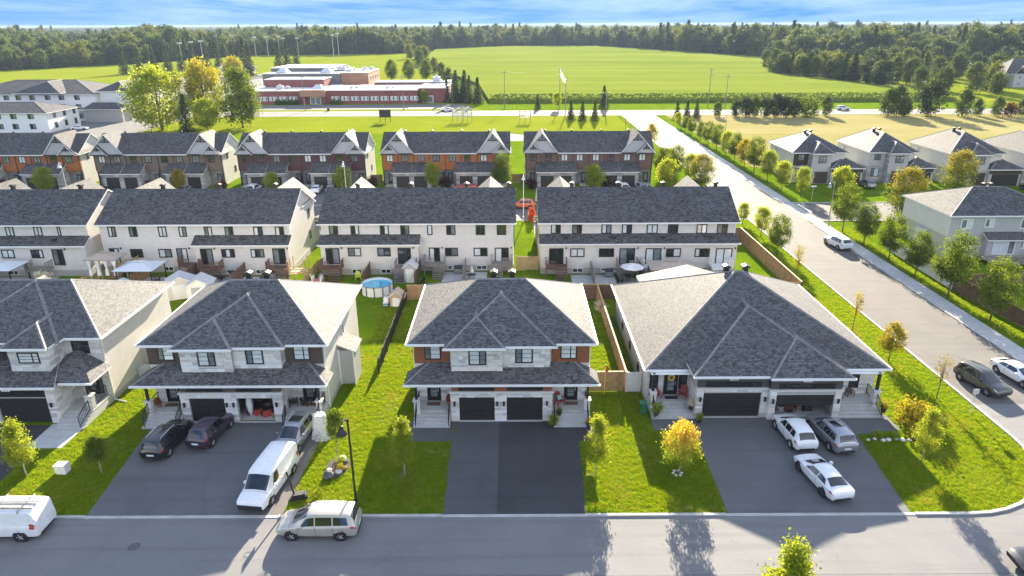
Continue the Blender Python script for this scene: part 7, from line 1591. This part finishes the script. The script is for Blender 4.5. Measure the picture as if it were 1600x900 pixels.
shed(-39.2, 75.6, 3.0, 2.4, 2.0, 2.8, 'siding_cream', 'flat_roof', 'low grey roofed shed between the stone and brown houses', .4); shed(-36.4, 74.6, 2.6, 2.4, 2.1, 2.9, 'trim_white', 'flat_roof', 'white shed with pale gable roof above the brown house', .2); shed(-11.9-.75, 80.5-.2, 1.5, 1.4, 2.0, 2.7, 'siding_grey', 'flat_roof', 'small grey shed by the red privacy fence', 0); shed(-46.8, 76.2, 2.4, 1.6, 1.3, 1.8, 'roof_metal', 'roof_metal', 'pale blue storage box behind the stone corner house', 0)
# pool
t = thing('round_pool', 'round white above ground pool filled with blue water', 'pool', (-16.2, 76.6, 0)); b = MB(); b.lathe([(1.85, 0), (1.9, 1.15), (1.75, 1.15), (1.75, .1)], (0, 0, 0), 32); b.build('pool_wall', 'trim_white', t, smooth=True)
mat_glass('pool_water', (0.05, 0.42, 0.58), 0.08, 0.5, .12); b = MB(); b.lathe([(1.75, .9), (1.75, .96)], (0, 0, 0), 32); b.build('water', 'pool_water', t)
for i in range(12): a = 2*pi*i/12; b = MB(); b.box(-.04, .04, -.04, .04, -.05, 1.22); o_ = b.build('pool_post', 'metal_black', t); o_.location = (1.95*cos(a), 1.95*sin(a), 0)
b = MB(); n = 32
for i in range(n): a, c = 2*pi*i/n, 2*pi*(i+1)/n; b.tube((1.86*cos(a), 1.86*sin(a), 1.18), (1.86*cos(c), 1.86*sin(c), 1.18), .06, n=6, cap=False)
b.build('pool_rim', 'metal_grey', t)
# playhouse, climbing frame, slides
mat('toy_yellow', (0.65, 0.5, 0.08), 0.5); mat('toy_tan', (0.46, 0.34, 0.24), 0.6); mat('toy_green', (0.55, 0.68, 0.05), 0.5); mat('toy_blue', (0.08, 0.28, 0.5), 0.5); mat('toy_red', (0.5, 0.06, 0.05), 0.5)
shed(-13.15, 72.6, 1.5, 1.4, 1.2, 1.9, 'toy_tan', 'toy_tan', 'tan toy playhouse with gable beside the black metal fence'); 
t = thing('toy_car', 'white and blue ride-on toy next to the playhouse', 'toy', (-14.4, 72.3, 0)); b = MB(); b.box(-.3, .3, -.5, .5, .15, .55); b.box(-.28, .28, -.1, .4, .55, .95); b.build('shell', 'petal_cloth', t); b = MB(); b.box(-.31, .31, -.51, -.2, .2, .45); b.build('hood', 'toy_blue', t)
for sx in (-.28, .28):
    for sy in (-.32, .32): b = MB(); b.tube((sx-.05, sy, .16), (sx+.05, sy, .16), .16, n=10); b.build('wheel', 'rubber', t)
t = thing('climbing_frame', 'wooden climbing frame with a tall yellow green slide by the block corner', 'play frame', (-26.6, 80.5, 0))
for sx in (-.9, .9):
    for sy in (-.9, .9): b = MB(); b.box(sx-.07, sx+.07, sy-.07, sy+.07, -.05, 3.0); b.build('post', 'wood_new', t)
for z in (1.4, 1.8, 2.2): b = MB(); b.box(-.95, .95, -.99, -.93, z, z+.14); b.build('board', 'wood_new', t)
b = MB(); b.box(-1, 1, -1, 1, 1.25, 1.35); b.build('platform', 'wood_new', t); b = MB(); b.prism([(1.0, -.4, 1.35), (1.0, .3, 1.35), (1.0, .3, 1.25), (1.0, -.4, 1.25)], (2.0, -2.4, -1.2)); b.build('slide', 'toy_green', t)
t = thing('toy_tower', 'small plastic climbing tower beside the townhouse deck', 'toy', (-23.6, 77.6, 0)); b = MB(); b.box(-.6, .6, -.6, .6, 0, 1.1); b.build('tower', 'toy_red', t); b = MB(); b.box(-.62, .62, -.66, -.601, .2, .6); b.build('panel', 'toy_yellow', t)
for sx in (-.5, .5): b = MB(); b.box(sx-.05, sx+.05, -.5, .5, 1.1, 1.7); b.build('guard', 'petal_cloth', t)
# umbrella
t = thing('patio_umbrella', 'pale grey open patio umbrella above the garden table', 'umbrella', (14.9, 79.6, 0)); b = MB(); b.tube((0, 0, 0), (0, 0, 2.5), .03, n=8); b.build('pole', 'metal_light', t)
for i in range(8):
    a, c = 2*pi*i/8, 2*pi*(i+1)/8; b = MB(); b.prism([(0, 0, 2.5), (1.5*cos(a), 1.5*sin(a), 2.0), (1.5*cos(c), 1.5*sin(c), 2.0)], (0, 0, -.02)); b.build('canopy_panel', 'petal_cloth' if i % 2 else 'vinyl_fence', t)
def table(x, y, label, r=.6, m='metal_black'):
    t = thing('garden_table', label, 'table', (x, y, 0)); b = MB(); b.lathe([(r, .70), (r, .74)], n=18); b.build('table_top', m, t)
    for i in range(4): a = pi/4+i*pi/2; b = MB(); b.tube((r*.7*cos(a), r*.7*sin(a), 0), (r*.6*cos(a), r*.6*sin(a), .7), .025, n=6); b.build('leg', m, t)
def chair(x, y, rz, label, m='wood_dark', s=1.0, z=0.0):
    t = thing('garden_chair', label, 'chair', (x, y, z), rz); t.scale = (s,)*3; b = MB(); b.prism([(-.28, -.28, .38), (.28, -.28, .38), (.28, .26, .30), (-.28, .26, .30)], (0, 0, .04)); b.build('seat', m, t)
    for i in range(5): b = MB(); q = -.26+i*.11; b.prism([(q, .22, .32), (q+.08, .22, .32), (q+.09, .50, 1.0-abs(i-2)*.05), (q-.01, .50, 1.0-abs(i-2)*.05)], (0, .03, 0)); b.build('back_slat', m, t)
    for sx in (-.32, .32):
        b = MB(); b.box(sx-.06, sx+.06, -.34, .36, .56, .60); b.build('armrest', m, t)
        for sy in (-.28, .26): b = MB(); b.box(sx-.03, sx+.03, sy-.04, sy+.04, 0, .56); b.build('leg', m, t)
    return t
table(14.6, 80.0, 'round garden table under the pale umbrella'); chair(13.4, 79.2, 1.2, 'dark garden chair beside the umbrella table', 'metal_black'); chair(16.0, 79.0, -1.0, 'dark garden chair under the edge of the umbrella', 'metal_black')
table(-8.3+3.2, 80.6, 'dark garden table on the grey patio behind the rust house'); chair(-26.8+3.0, 80.0, .4, 'folding chair beside the plastic tower', 'wood_grey')
# dark patio clutter west of the pool
for i, (x, y, m) in enumerate(((-31, 79, 'metal_black'), (-33, 77.4, 'trim_dark'), (-36.5, 80.6, 'metal_black'), (-43, 77.8, 'metal_black'), (-44.4, 80.2, 'trim_dark'), (-19.4, 80.9, 'toy_green'), (-14.6, 80.9, 'metal_grey'), (-10.6, 76.5, 'trim_dark'), (21.8, 80.2, 'trim_dark'), (-11.2, 78.8, 'metal_black'))):
    chair(x, y, i*1.3, ('black garden chair left on the shaded patio', 'dark brown garden chair left on the shaded patio', 'lime plastic garden chair behind the pool', 'grey metal garden chair beside the pool')[0 if m == 'metal_black' else 1 if m == 'trim_dark' else 2 if m == 'toy_green' else 3], m).__setitem__('group', 'loose garden chairs')
def bbq(x, y, label):
    t = thing('barbecue', label, 'barbecue', (x, y, 0)); b = MB(); b.box(-.5, .5, -.28, .28, .15, .8); b.build('cabinet', 'metal_grey', t); b = MB(); b.tube((-.48, 0, .85), (.48, 0, .85), .3, n=14); b.build('lid', 'metal_black', t); b = MB(); b.box(-.95, -.5, -.22, .22, .76, .8); b.box(.5, .95, -.22, .22, .76, .8); b.build('side_shelf', 'metal_light', t)
bbq(-30.4, 81.4, 'covered barbecue by the dark red deck'); bbq(-6.9, 82.9, 'barbecue against the wall near the white statue'); bbq(12.3, 81.5, 'black barbecue by the grey privacy fence'); bbq(-35.2, 81.3, 'steel barbecue beside the brown divider')
t = thing('garden_statue', 'small white statue on the grey patio', 'statue', (-7.1+2.0, 81.8, 0)); b = MB(); b.lathe([(.3, 0), (.28, .25), (.22, .5), (.26, .8), (.16, 1.0), (.08, 1.08), (.13, 1.2), (.1, 1.36), (.02, 1.42)], n=14); b.build('figure', 'trim_white', t, smooth=True)
for pts in ([(-8.8, 77.5), (-3.2, 77.5), (-3.2, 83.5), (-8.8, 83.5)], [(7.5, 79), (13, 79), (13, 82.2), (7.5, 82.2)], [(13.3, 78), (17, 78), (17, 81), (13.3, 81)], [(-48, 77.2), (-41.5, 77.2), (-41.5, 82), (-48, 82)], [(-39, 77), (-28.8, 77), (-28.8, 82), (-39, 82)], [(-66, 77.5), (-58, 77.5), (-58, 82.4), (-66, 82.4)]): sheet('patio', pts, .02, 'concrete')
# ---- front gardens
t = thing('utility_box', 'white utility cabinet on the lawn between the two western drives', 'utility box', (-32.4, 41.2, 0)); b = MB(); b.box(-.38, .38, -.3, .3, -.05, .62); b.build('cabinet', 'trim_white', t); b = MB(); b.box(-.42, .42, -.34, .34, .62, .72); b.build('lid', 'vinyl_fence', t)
# portable basketball hoop, seen from behind
t = thing('basketball_hoop', 'low portable basketball hoop with black base by the footpath', 'basketball hoop', (-14.55, 38.3, 0), radians(15)); b = MB(); b.prism([(-.55, -.35, 0), (.55, -.35, 0), (.5, .35, 0), (-.5, .35, 0)], (0, 0, .22)); b.prism([(-.4, -.25, .22), (.4, -.25, .22), (.36, .25, .22), (-.36, .25, .22)], (0, 0, .14)); b.build('base', 'plastic_black', t)
b = MB(); b.tube((-.3, 0, .3), (-.62, .1, 2.15), .06, n=8); b.build('pole', 'metal_black', t); b = MB(); b.box(-.70, -.66, -.3, .4, 1.75, 2.3); b.build('backboard', 'metal_grey', t)
b = MB()
for i in range(12): a, c = 2*pi*i/12, 2*pi*(i+1)/12; b.tube((-.94+.23*cos(a), .05+.23*sin(a), 1.85), (-.94+.23*cos(c), .05+.23*sin(c), 1.85), .015, n=5, cap=False)
b.build('rim', 'toy_red', t)
# white netting draped over a frame
def net_mat():
    m = bpy.data.materials.new('white_net'); nt, b, o = nodes_of(m); p = wpos(nt); b.inputs['Base Color'].default_value = (.78, .76, .75, 1); b.inputs['Roughness'].default_value = .8
    tr = nt.nodes.new('ShaderNodeBsdfTransparent'); mx = nt.nodes.new('ShaderNodeMixShader'); nt.links.new(ramp(nt, noise(nt, 9, 3, .6, p), .35, .7, .45, .95), mx.inputs[0]); nt.links.new(tr.outputs[0], mx.inputs[1]); nt.links.new(b.outputs[0], mx.inputs[2]); nt.links.new(mx.outputs[0], o.inputs[0]); MATS['white_net'] = m
net_mat()
t = thing('draped_frame', 'white sheer netting draped over a tall frame at the lawn edge', 'netting', (-14.85, 45.4, 0)); b = MB(); n = 22; V = []; F = []
rows_ = 9
for j in range(rows_):
    z = 2.15*(1-j/(rows_-1))+.02
    for i in range(n): a = 2*pi*i/n; rr = (.62 if j < 2 else .5+.05*j)*(1+.13*sin(i*3.1+j*.7)); V.append((rr*1.0*cos(a)*.8, rr*.6*sin(a), z+.05*sin(i*2.0)))
for j in range(rows_-1):
    for i in range(n): F.append((j*n+i, j*n+(i+1) % n, (j+1)*n+(i+1) % n, (j+1)*n+i)[::-1])
F.append(tuple(range(n))); b._add(V, F); b.build('netting', 'white_net', t, smooth=True)
for sx in (-.4, .4):
    for sy in (-.25, .25): b = MB(); b.tube((sx, sy, 0), (sx, sy, 2.1), .02, n=6); b.build('frame_post', 'metal_light', t)
# rock garden
mat('soil', (0.06, 0.045, 0.035), 0.95, var=.3, scale=6); b = MB(); b.lathe([(1.15, -.02), (1.05, .05), (.5, .09)], (0, 0, 0), 18); t = thing('flower_bed', 'dark soil bed with rocks around the sapling stem', 'flower bed', (-12.75, 41.7, 0)); t.scale = (.8, 1.25, 1); b.build('soil', 'soil', t)
def rock(x, y, s, label, group=None, m='stone_cap'):
    bm = bmesh.new(); bmesh.ops.create_icosphere(bm, subdivisions=2, radius=s)
    r = random.Random(int(x*100+y*10))
    for v in bm.verts: v.co *= r.uniform(.82, 1.15); v.co.z *= .7
    me = bpy.data.meshes.new('rock'); bm.to_mesh(me); bm.free(); me.materials.append(MATS[m]); o_ = bpy.data.objects.new('rock', me); C.objects.link(o_); o_.location = (x, y, s*.35); tag(o_, label, 'rock', group)
mat('rock_dark', (0.10, 0.10, 0.105), .9, var=.3, scale=4)
for i, (x, y, s) in enumerate(((-13.1, 40.5, .42), (-12.5, 41.0, .26), (-12.2, 41.4, .24), (-12.6, 42.6, .28), (-12.3, 42.2, .22), (-13.2, 41.2, .2))): rock(x, y, s, 'grey rock edging the small flower bed', 'rocks of the flower bed', 'rock_dark' if i % 2 == 0 else 'stone_cap')
plant('shrub_fresh', -12.6, 42.2, 'pale flowering plant among the bed rocks', .55, 'garden_plant', cat='plant'); plant('shrub_yellow', -12.4, 41.3, 'low yellow green plant in the rock bed', .38, 'garden_plant', cat='plant')
for i in range(9): rock(27.3+i*.55+random.uniform(-.1, .1), 44.8+.12*sin(i*2), random.uniform(.14, .24), 'pale edging stone below the bungalow steps', 'edging stones at the bungalow bed')
for i in range(6): rock(11.75+.3*cos(i*1.05), 40.75+.3*sin(i*1.05), .11, 'white stone in the ring round the orange maple stem', 'stone ring at the orange maple')
# porch furniture, pots, bins
mat('cushion_red', (0.33, 0.05, 0.05), .8); mat('cushion_teal', (0.25, 0.5, 0.5), .8); mat('pot_dark', (.03, .03, .032), .6); mat('pot_clay', (.28, .14, .09), .8); mat('bin_green', (.03, .14, .07), .5)
def pot(x, y, z, label, key='shrub_fresh', s=.5, m='pot_dark'):
    t = thing('potted_plant', label, 'potted plant', (x, y, z)); b = MB(); b.lathe([(.16, 0), (.24, .4), (.26, .42), (.2, .40)], n=14); b.build('pot', m, t); tm, cm = TM[key]; o_ = bpy.data.objects.new('foliage', cm); C.objects.link(o_); o_.parent = t; o_.location = (0, 0, .32); o_.scale = (s,)*3
chair(5.55-1.1-.85+.3, 47.75+1.2, .5, 'red porch chair with teal cushion on the rust house east porch', 'cushion_red', 1.0, .8); 
t = thing('cushion', 'teal patterned cushion on the red porch chair', 'cushion', (3.9, 48.95, 1.24), .5); b = MB(); b.prism([(-.2, .1, 0), (.2, .1, 0), (.2, .22, .36), (-.2, .22, .36)], (0, -.08, .02)); b.build('cushion_cover', 'cushion_teal', t)
pot(3.75, 47.7, .6, 'dark pot at the inner edge of the rust house east steps', s=.35); pot(6.0, 46.3, .62-.3, 'black pot with yellow flowers on the rust house steps', 'shrub_yellow', .32); pot(-5.2, 49.0, .8, 'clay pot with flowers beside the rust house west door', 'shrub_red', .3, 'pot_clay'); pot(3.25, 46.9, 0.02, 'tall green plant in a grey planter beside the rust house garage', 'shrub_fresh', .75)
chair(12.2, 50.2, .3, 'small red chair left of the wreathed door', 'cushion_red', .8, .7); chair(14.25, 50.2, -.5, 'red porch armchair right of the wreathed door', 'cushion_red', 1.0, .7)
pot(11.7, 48.1, .3, 'large fern pot on the bungalow west steps', 'shrub_fresh', .8); pot(14.6, 48.6, .5, 'flower pot by the bungalow garage corner', 'shrub_white', .4); pot(15.0, 47.4, .02, 'blue grey planter at the foot of the bungalow garage', 'shrub_fresh', .55); pot(30.3, 48.4, .3, 'pot with yellow plant at the bungalow east steps', 'shrub_yellow', .4)
chair(27.3, 50.3, -.6, 'dark bench-like chair on the bungalow east porch', 'trim_dark', 1.0, .7); chair(28.4, 50.4, 0, 'second dark chair on the bungalow east porch', 'wood_dark', .8, .7)
t = thing('wheelie_bin', 'green wheelie bin against the bungalow side', 'bin', (10.75, 48.9, 0)); b = MB(); b.prism([(-.25, -.28, .05), (.25, -.28, .05), (.25, .26, .05), (-.25, .26, .05)], (0, 0, .9)); b.build('bin_body', 'bin_green', t); b = MB(); b.box(-.3, .3, -.34, .32, .95, 1.03); b.build('lid', 'bin_green', t)
for sx in (-.22, .22): b = MB(); b.tube((sx-.03, .24, .12), (sx+.03, .24, .12), .12, n=10); b.build('wheel', 'rubber', t)
chair(-17.0, 49.1, 2.7, 'dark garden chair on the brown house east porch', 'trim_dark', .95, .8); chair(-18.0, 49.0, 3.5, 'second dark chair beside the brown house east door', 'trim_dark', .95, .8); chair(-27.0, 49.0, 2.2, 'black chair on the brown house west porch', 'trim_black', .9, .8); pot(-29.0, 48.9, .8, 'pot with red flowers on the brown house west porch', 'shrub_red', .22, 'pot_clay')
# things inside the open garages
def garage_things():
    r = random.Random(8)
    t = thing('kayak', 'pale kayak leaning upright in the open garage of the brown house', 'kayak', (-21.5, 48.7, .06), .3); b = MB(); b.lathe([(.04, 0), (.22, .5), (.3, 1.1), (.2, 1.75), (.03, 2.05)], n=12); b.build('hull', 'petal_cloth', t, smooth=True)
    t = thing('storage_rack', 'cluttered shelf rack along the back of the open brown house garage', 'shelf', (-20.7, 50.3, .06))
    for x in (-1, 1): b = MB(); b.box(x-.04, x+.04, -.25, .25, 0, 2.1); b.build('upright', 'metal_grey', t)
    for z in (.3, .9, 1.5, 2.0): b = MB(); b.box(-1, 1, -.28, .28, z, z+.04); b.build('shelf', 'wood_grey', t)
    for i in range(14): x, y = r.uniform(-21.9, -19.4), r.uniform(48.5, 50.0); s = r.uniform(.18, .4); q = thing('storage_box', 'storage box stacked on the brown house garage floor', 'box', (x, y, .06), r.uniform(0, 1), 'boxes in the brown house garage'); b = MB(); b.box(-s, s, -s*.8, s*.8, 0, s*1.6); b.build('box_body', r.choice(['wood_fence', 'petal_cloth', 'toy_blue', 'trim_dark', 'toy_red']), q); b = MB(); b.box(-s*1.04, s*1.04, -s*.84, s*.84, s*1.6, s*1.75); b.build('lid', 'trim_dark', q)
    for i in range(12): x, y = r.uniform(21.5, 25.4), r.uniform(48.7, 50.3); s = r.uniform(.15, .38); q = thing('storage_box', 'storage box on the floor of the half open bungalow garage', 'box', (x, y, .06), r.uniform(0, 1), 'boxes in the bungalow garage'); b = MB(); b.box(-s, s, -s*.8, s*.8, 0, s*1.6); b.build('box_body', r.choice(['wood_fence', 'petal_cloth', 'bin_green', 'trim_dark', 'toy_red']), q); b = MB(); b.box(-s*1.04, s*1.04, -s*.84, s*.84, s*1.6, s*1.75); b.build('lid', 'metal_grey', q)
    t = thing('bicycle', 'bicycle leaning inside the half open bungalow garage', 'bicycle', (22.6, 48.7, .06), .2)
    for x in (-.5, .5):
        b = MB(); n = 18
        for i in range(n): a, c = 2*pi*i/n, 2*pi*(i+1)/n; b.tube((x+.33*cos(a), 0, .34+.33*sin(a)), (x+.33*cos(c), 0, .34+.33*sin(c)), .022, n=5, cap=False)
        b.build('wheel', 'rubber', t)
    b = MB()
    for p, q in (((-.5, 0, .34), (-.15, 0, .82)), ((-.15, 0, .82), (.35, 0, .84)), ((.35, 0, .84), (.5, 0, .34)), ((-.05, 0, .34), (.35, 0, .84)), ((-.05, 0, .34), (-.17, 0, .9)), ((-.5, 0, .34), (-.05, 0, .34))): b.tube(p, q, .02, n=6)
    b.build('frame', 'toy_red', t); b = MB(); b.box(-.3, -.06, -.06, .06, .9, .95); b.build('saddle', 'trim_black', t); b = MB(); b.tube((.35, -.25, .98), (.35, .25, .98), .02, n=6); b.tube((.35, 0, .84), (.35, 0, .98), .02, n=6); b.build('handlebar', 'metal_grey', t)
garage_things()
# flag on a tall thin pole at the fence
t = thing('flag_pole', 'thin yellow pole with an orange pennant at the short wooden fence', 'flag', (7.95, 51.8, 0)); b = MB(); b.tube((0, 0, -.1), (0, 0, 3.0), .03, n=6); b.build('pole', 'paint_yellow', t); b = MB(); b.prism([(0, 0, 2.95), (.42, .05, 2.6), (.1, .04, 2.1), (0, 0, 2.3)], (0, .02, 0)); b.build('pennant', 'paint_car_orange', t)
# drains, manholes, seams and stains on the carriageway
def manhole(x, y, r=.36, m='rock_dark', label='manhole_cover'):
    b = MB(); b.lathe([(r, .008), (r, .019)], (x, y, 0), 20); struct('manhole_cover', b, m)
manhole(-23.4, 33.6); manhole(-31.8, 31.6, .42, 'wood_dark'); manhole(43.0, 58.5); manhole(43.5, 112); manhole(3.5, 113)
mat('tar', (.10, .10, .102), .7, var=.3, scale=3)
b = MB(); 
for (x0, y0, x1, y1) in ((-60, 31.0, 40, 31.15), (43.4, 50, 43.45, 105)):
    n = 40
    for i in range(n): xa, ya, xb, yb = x0+(x1-x0)*i/n, y0+(y1-y0)*i/n, x0+(x1-x0)*(i+1)/n, y0+(y1-y0)*(i+1)/n; w = .03; nx, ny = (0, w) if abs(x1-x0) > abs(y1-y0) else (w, 0); b.poly([(xa-nx, ya-ny, .0165), (xb-nx, yb-ny, .0165), (xb+nx, yb+ny, .0165), (xa+nx, ya+ny, .0165)] if ny else [(xa-nx, ya, .0165), (xa+nx, ya, .0165), (xb+nx, yb, .0165), (xb-nx, yb, .0165)])
struct('paving_joint', b, 'tar')
# ------------------------------------------------------------------ thin haze over the country
def haze():
    b = MB(); b.box(-8900, 8900, -300, 9000, -1.25, 34.0); m = bpy.data.materials.new('haze'); m.use_nodes = True; nt = m.node_tree; nt.nodes.clear()
    out = nt.nodes.new('ShaderNodeOutputMaterial'); v = nt.nodes.new('ShaderNodeVolumePrincipled'); v.inputs['Color'].default_value = (0.50, 0.63, 0.82, 1); v.inputs['Density'].default_value = 0.00010; v.inputs['Anisotropy'].default_value = 0.0
    nt.links.new(v.outputs[0], out.inputs['Volume']); MATS['haze'] = m; o = b.build('haze', 'haze', kind='stuff'); tag(o, 'thin pale summer haze over the whole landscape', 'haze')
haze()
# ------------------------------------------------------------------ grass blades on the near lawns
mat_leaf('leaf_grass', (0.135, 0.225, 0.008), (0.30, 0.385, 0.014), trans=0.5)
mat_leaf('leaf_grass_dry', (0.27, 0.26, 0.035), (0.42, 0.34, 0.07), trans=0.45)
def tuft(seed, n, mname):
    r = np.random.default_rng(seed); V = []; F = []; T = []
    for i in range(n):
        x, y = r.normal(0, .085, 2); a = r.uniform(0, 6.28); h = r.uniform(.035, .085); w = r.uniform(.010, .02); lx, ly = r.normal(0, .035, 2); k = len(V)
        V += [(x-w*cos(a), y-w*sin(a), -.004), (x+w*cos(a), y+w*sin(a), -.004), (x+lx, y+ly, h)]; F.append((k, k+1, k+2)); T.append(r.random())
    me = bpy.data.meshes.new('tuft'); me.from_pydata(V, [], F); ca = me.color_attributes.new('tone', 'FLOAT_COLOR', 'CORNER'); ca.data.foreach_set('color', np.repeat(np.array([(t, .3, .5, 1) for t in T]), 3, axis=0).ravel().astype(np.float32)); me.materials.append(MATS[mname]); return me
def grass():
    r = np.random.default_rng(21); P = []; K = []; S = []
    areas = [(-36.1, -28.2, 36.5, 47.2, 42), (-34.0, -30.0, 47.2, 60, 26), (-14.9, -4.6, 36.5, 47.6, 42), (-14.6, -8.2, 47.6, 73.5, 24), (4.95, 14.2, 36.5, 46.4, 42), (6.6, 11.2, 46.4, 52.2, 36), (6.6, 9.7, 52.8, 73.5, 16), (26.2, 38.6, 36.5, 48.5, 42), (31.2, 38.6, 48.5, 75, 24), (34.0, 38.6, 75, 108, 12), (50.4, 52.8, 45, 104, 16), (-12.1, -8.2, 47.6, 56, 10)]
    for x0, x1, y0, y1, d in areas:
        n = int((x1-x0)*(y1-y0)*d); X = r.uniform(x0, x1, n); Y = r.uniform(y0, y1, n)
        for x, y in zip(X, Y):
            if x > 29.8 and y < 45.2 and math.hypot(x-29.8, y-45.2) > 8.72: continue
            if -8.35 < x < -4.7 and y > 44.8: continue
            if x < -4.8 and x > -4.9 and y > 36: pass
            if 26.0 < x < 30.7 and (y > 45.5 or x < 26.05+(y-36.4)*.085): continue
            if 4.8 < x < 7.05 and y > 44.8 and y < 48: continue
            if x < 5.2 and x > 0 and x < 4.82+(y-36.4)*.04: continue
            if 11.1 < x < 14.4 and y > 45.3+(0 if x > 13.5 else .9): continue
            if x > 14.05 and x < 16 and y < 45.4: continue
            if -37 < x < -34.2 and y > 44.1: continue
            if x < -36.0 and y < 42: continue
            if -29 < x < -28 and x > -28.05-(y-36.4)*.088: continue
            if x < -14.95+.02*(y-36.5)*0 and x > -16 : continue
            P.append((x, y, 0.0)); K.append(1 if r.random() < .10+.25*(math.sin(x*.9+1)*math.sin(y*.7) > .6) else 0); s = r.uniform(.7, 1.4); S.append((s, s, s*r.uniform(.7, 1.3)))
    me = bpy.data.meshes.new('grass_blades'); me.vertices.add(len(P)); me.vertices.foreach_set('co', np.array(P, np.float32).ravel())
    a = me.attributes.new('pick', 'INT', 'POINT'); a.data.foreach_set('value', np.array(K, np.int32)); a = me.attributes.new('size', 'FLOAT_VECTOR', 'POINT'); a.data.foreach_set('vector', np.array(S, np.float32).ravel())
    a = me.attributes.new('turn', 'FLOAT_VECTOR', 'POINT'); tz = np.zeros((len(P), 3), np.float32); tz[:, 2] = r.uniform(0, 6.28, len(P)); a.data.foreach_set('vector', tz.ravel())
    o = bpy.data.objects.new('grass_blades', me); C.objects.link(o); tag(o, 'short green grass blades on the front lawns and verges', 'grass', kind='stuff')
    ng = bpy.data.node_groups.new('grass', 'GeometryNodeTree'); N = ng.nodes.new; L = ng.links.new
    ng.interface.new_socket('Geometry', in_out='INPUT', socket_type='NodeSocketGeometry'); ng.interface.new_socket('Geometry', in_out='OUTPUT', socket_type='NodeSocketGeometry')
    gi = N('NodeGroupInput'); go = N('NodeGroupOutput'); jn = N('GeometryNodeGeometryToInstance'); iop = N('GeometryNodeInstanceOnPoints'); L(gi.outputs[0], iop.inputs['Points'])
    for m in (tuft(2, 26, 'leaf_grass_dry'), tuft(1, 34, 'leaf_grass')):
        oi = N('GeometryNodeObjectInfo'); oi.inputs[0].default_value = bpy.data.objects.new('grass_tuft', m); L(oi.outputs['Geometry'], jn.inputs[0])
    L(jn.outputs[0], iop.inputs['Instance']); iop.inputs['Pick Instance'].default_value = True
    def attr(n, ty):
        q = N('GeometryNodeInputNamedAttribute'); q.data_type = ty; q.inputs[0].default_value = n; return q.outputs[0]
    L(attr('pick', 'INT'), iop.inputs['Instance Index']); L(attr('size', 'FLOAT_VECTOR'), iop.inputs['Scale']); L(attr('turn', 'FLOAT_VECTOR'), iop.inputs['Rotation']); L(iop.outputs[0], go.inputs[0])
    o.modifiers.new('grass', 'NODES').node_group = ng; print('tufts', len(P))
grass()
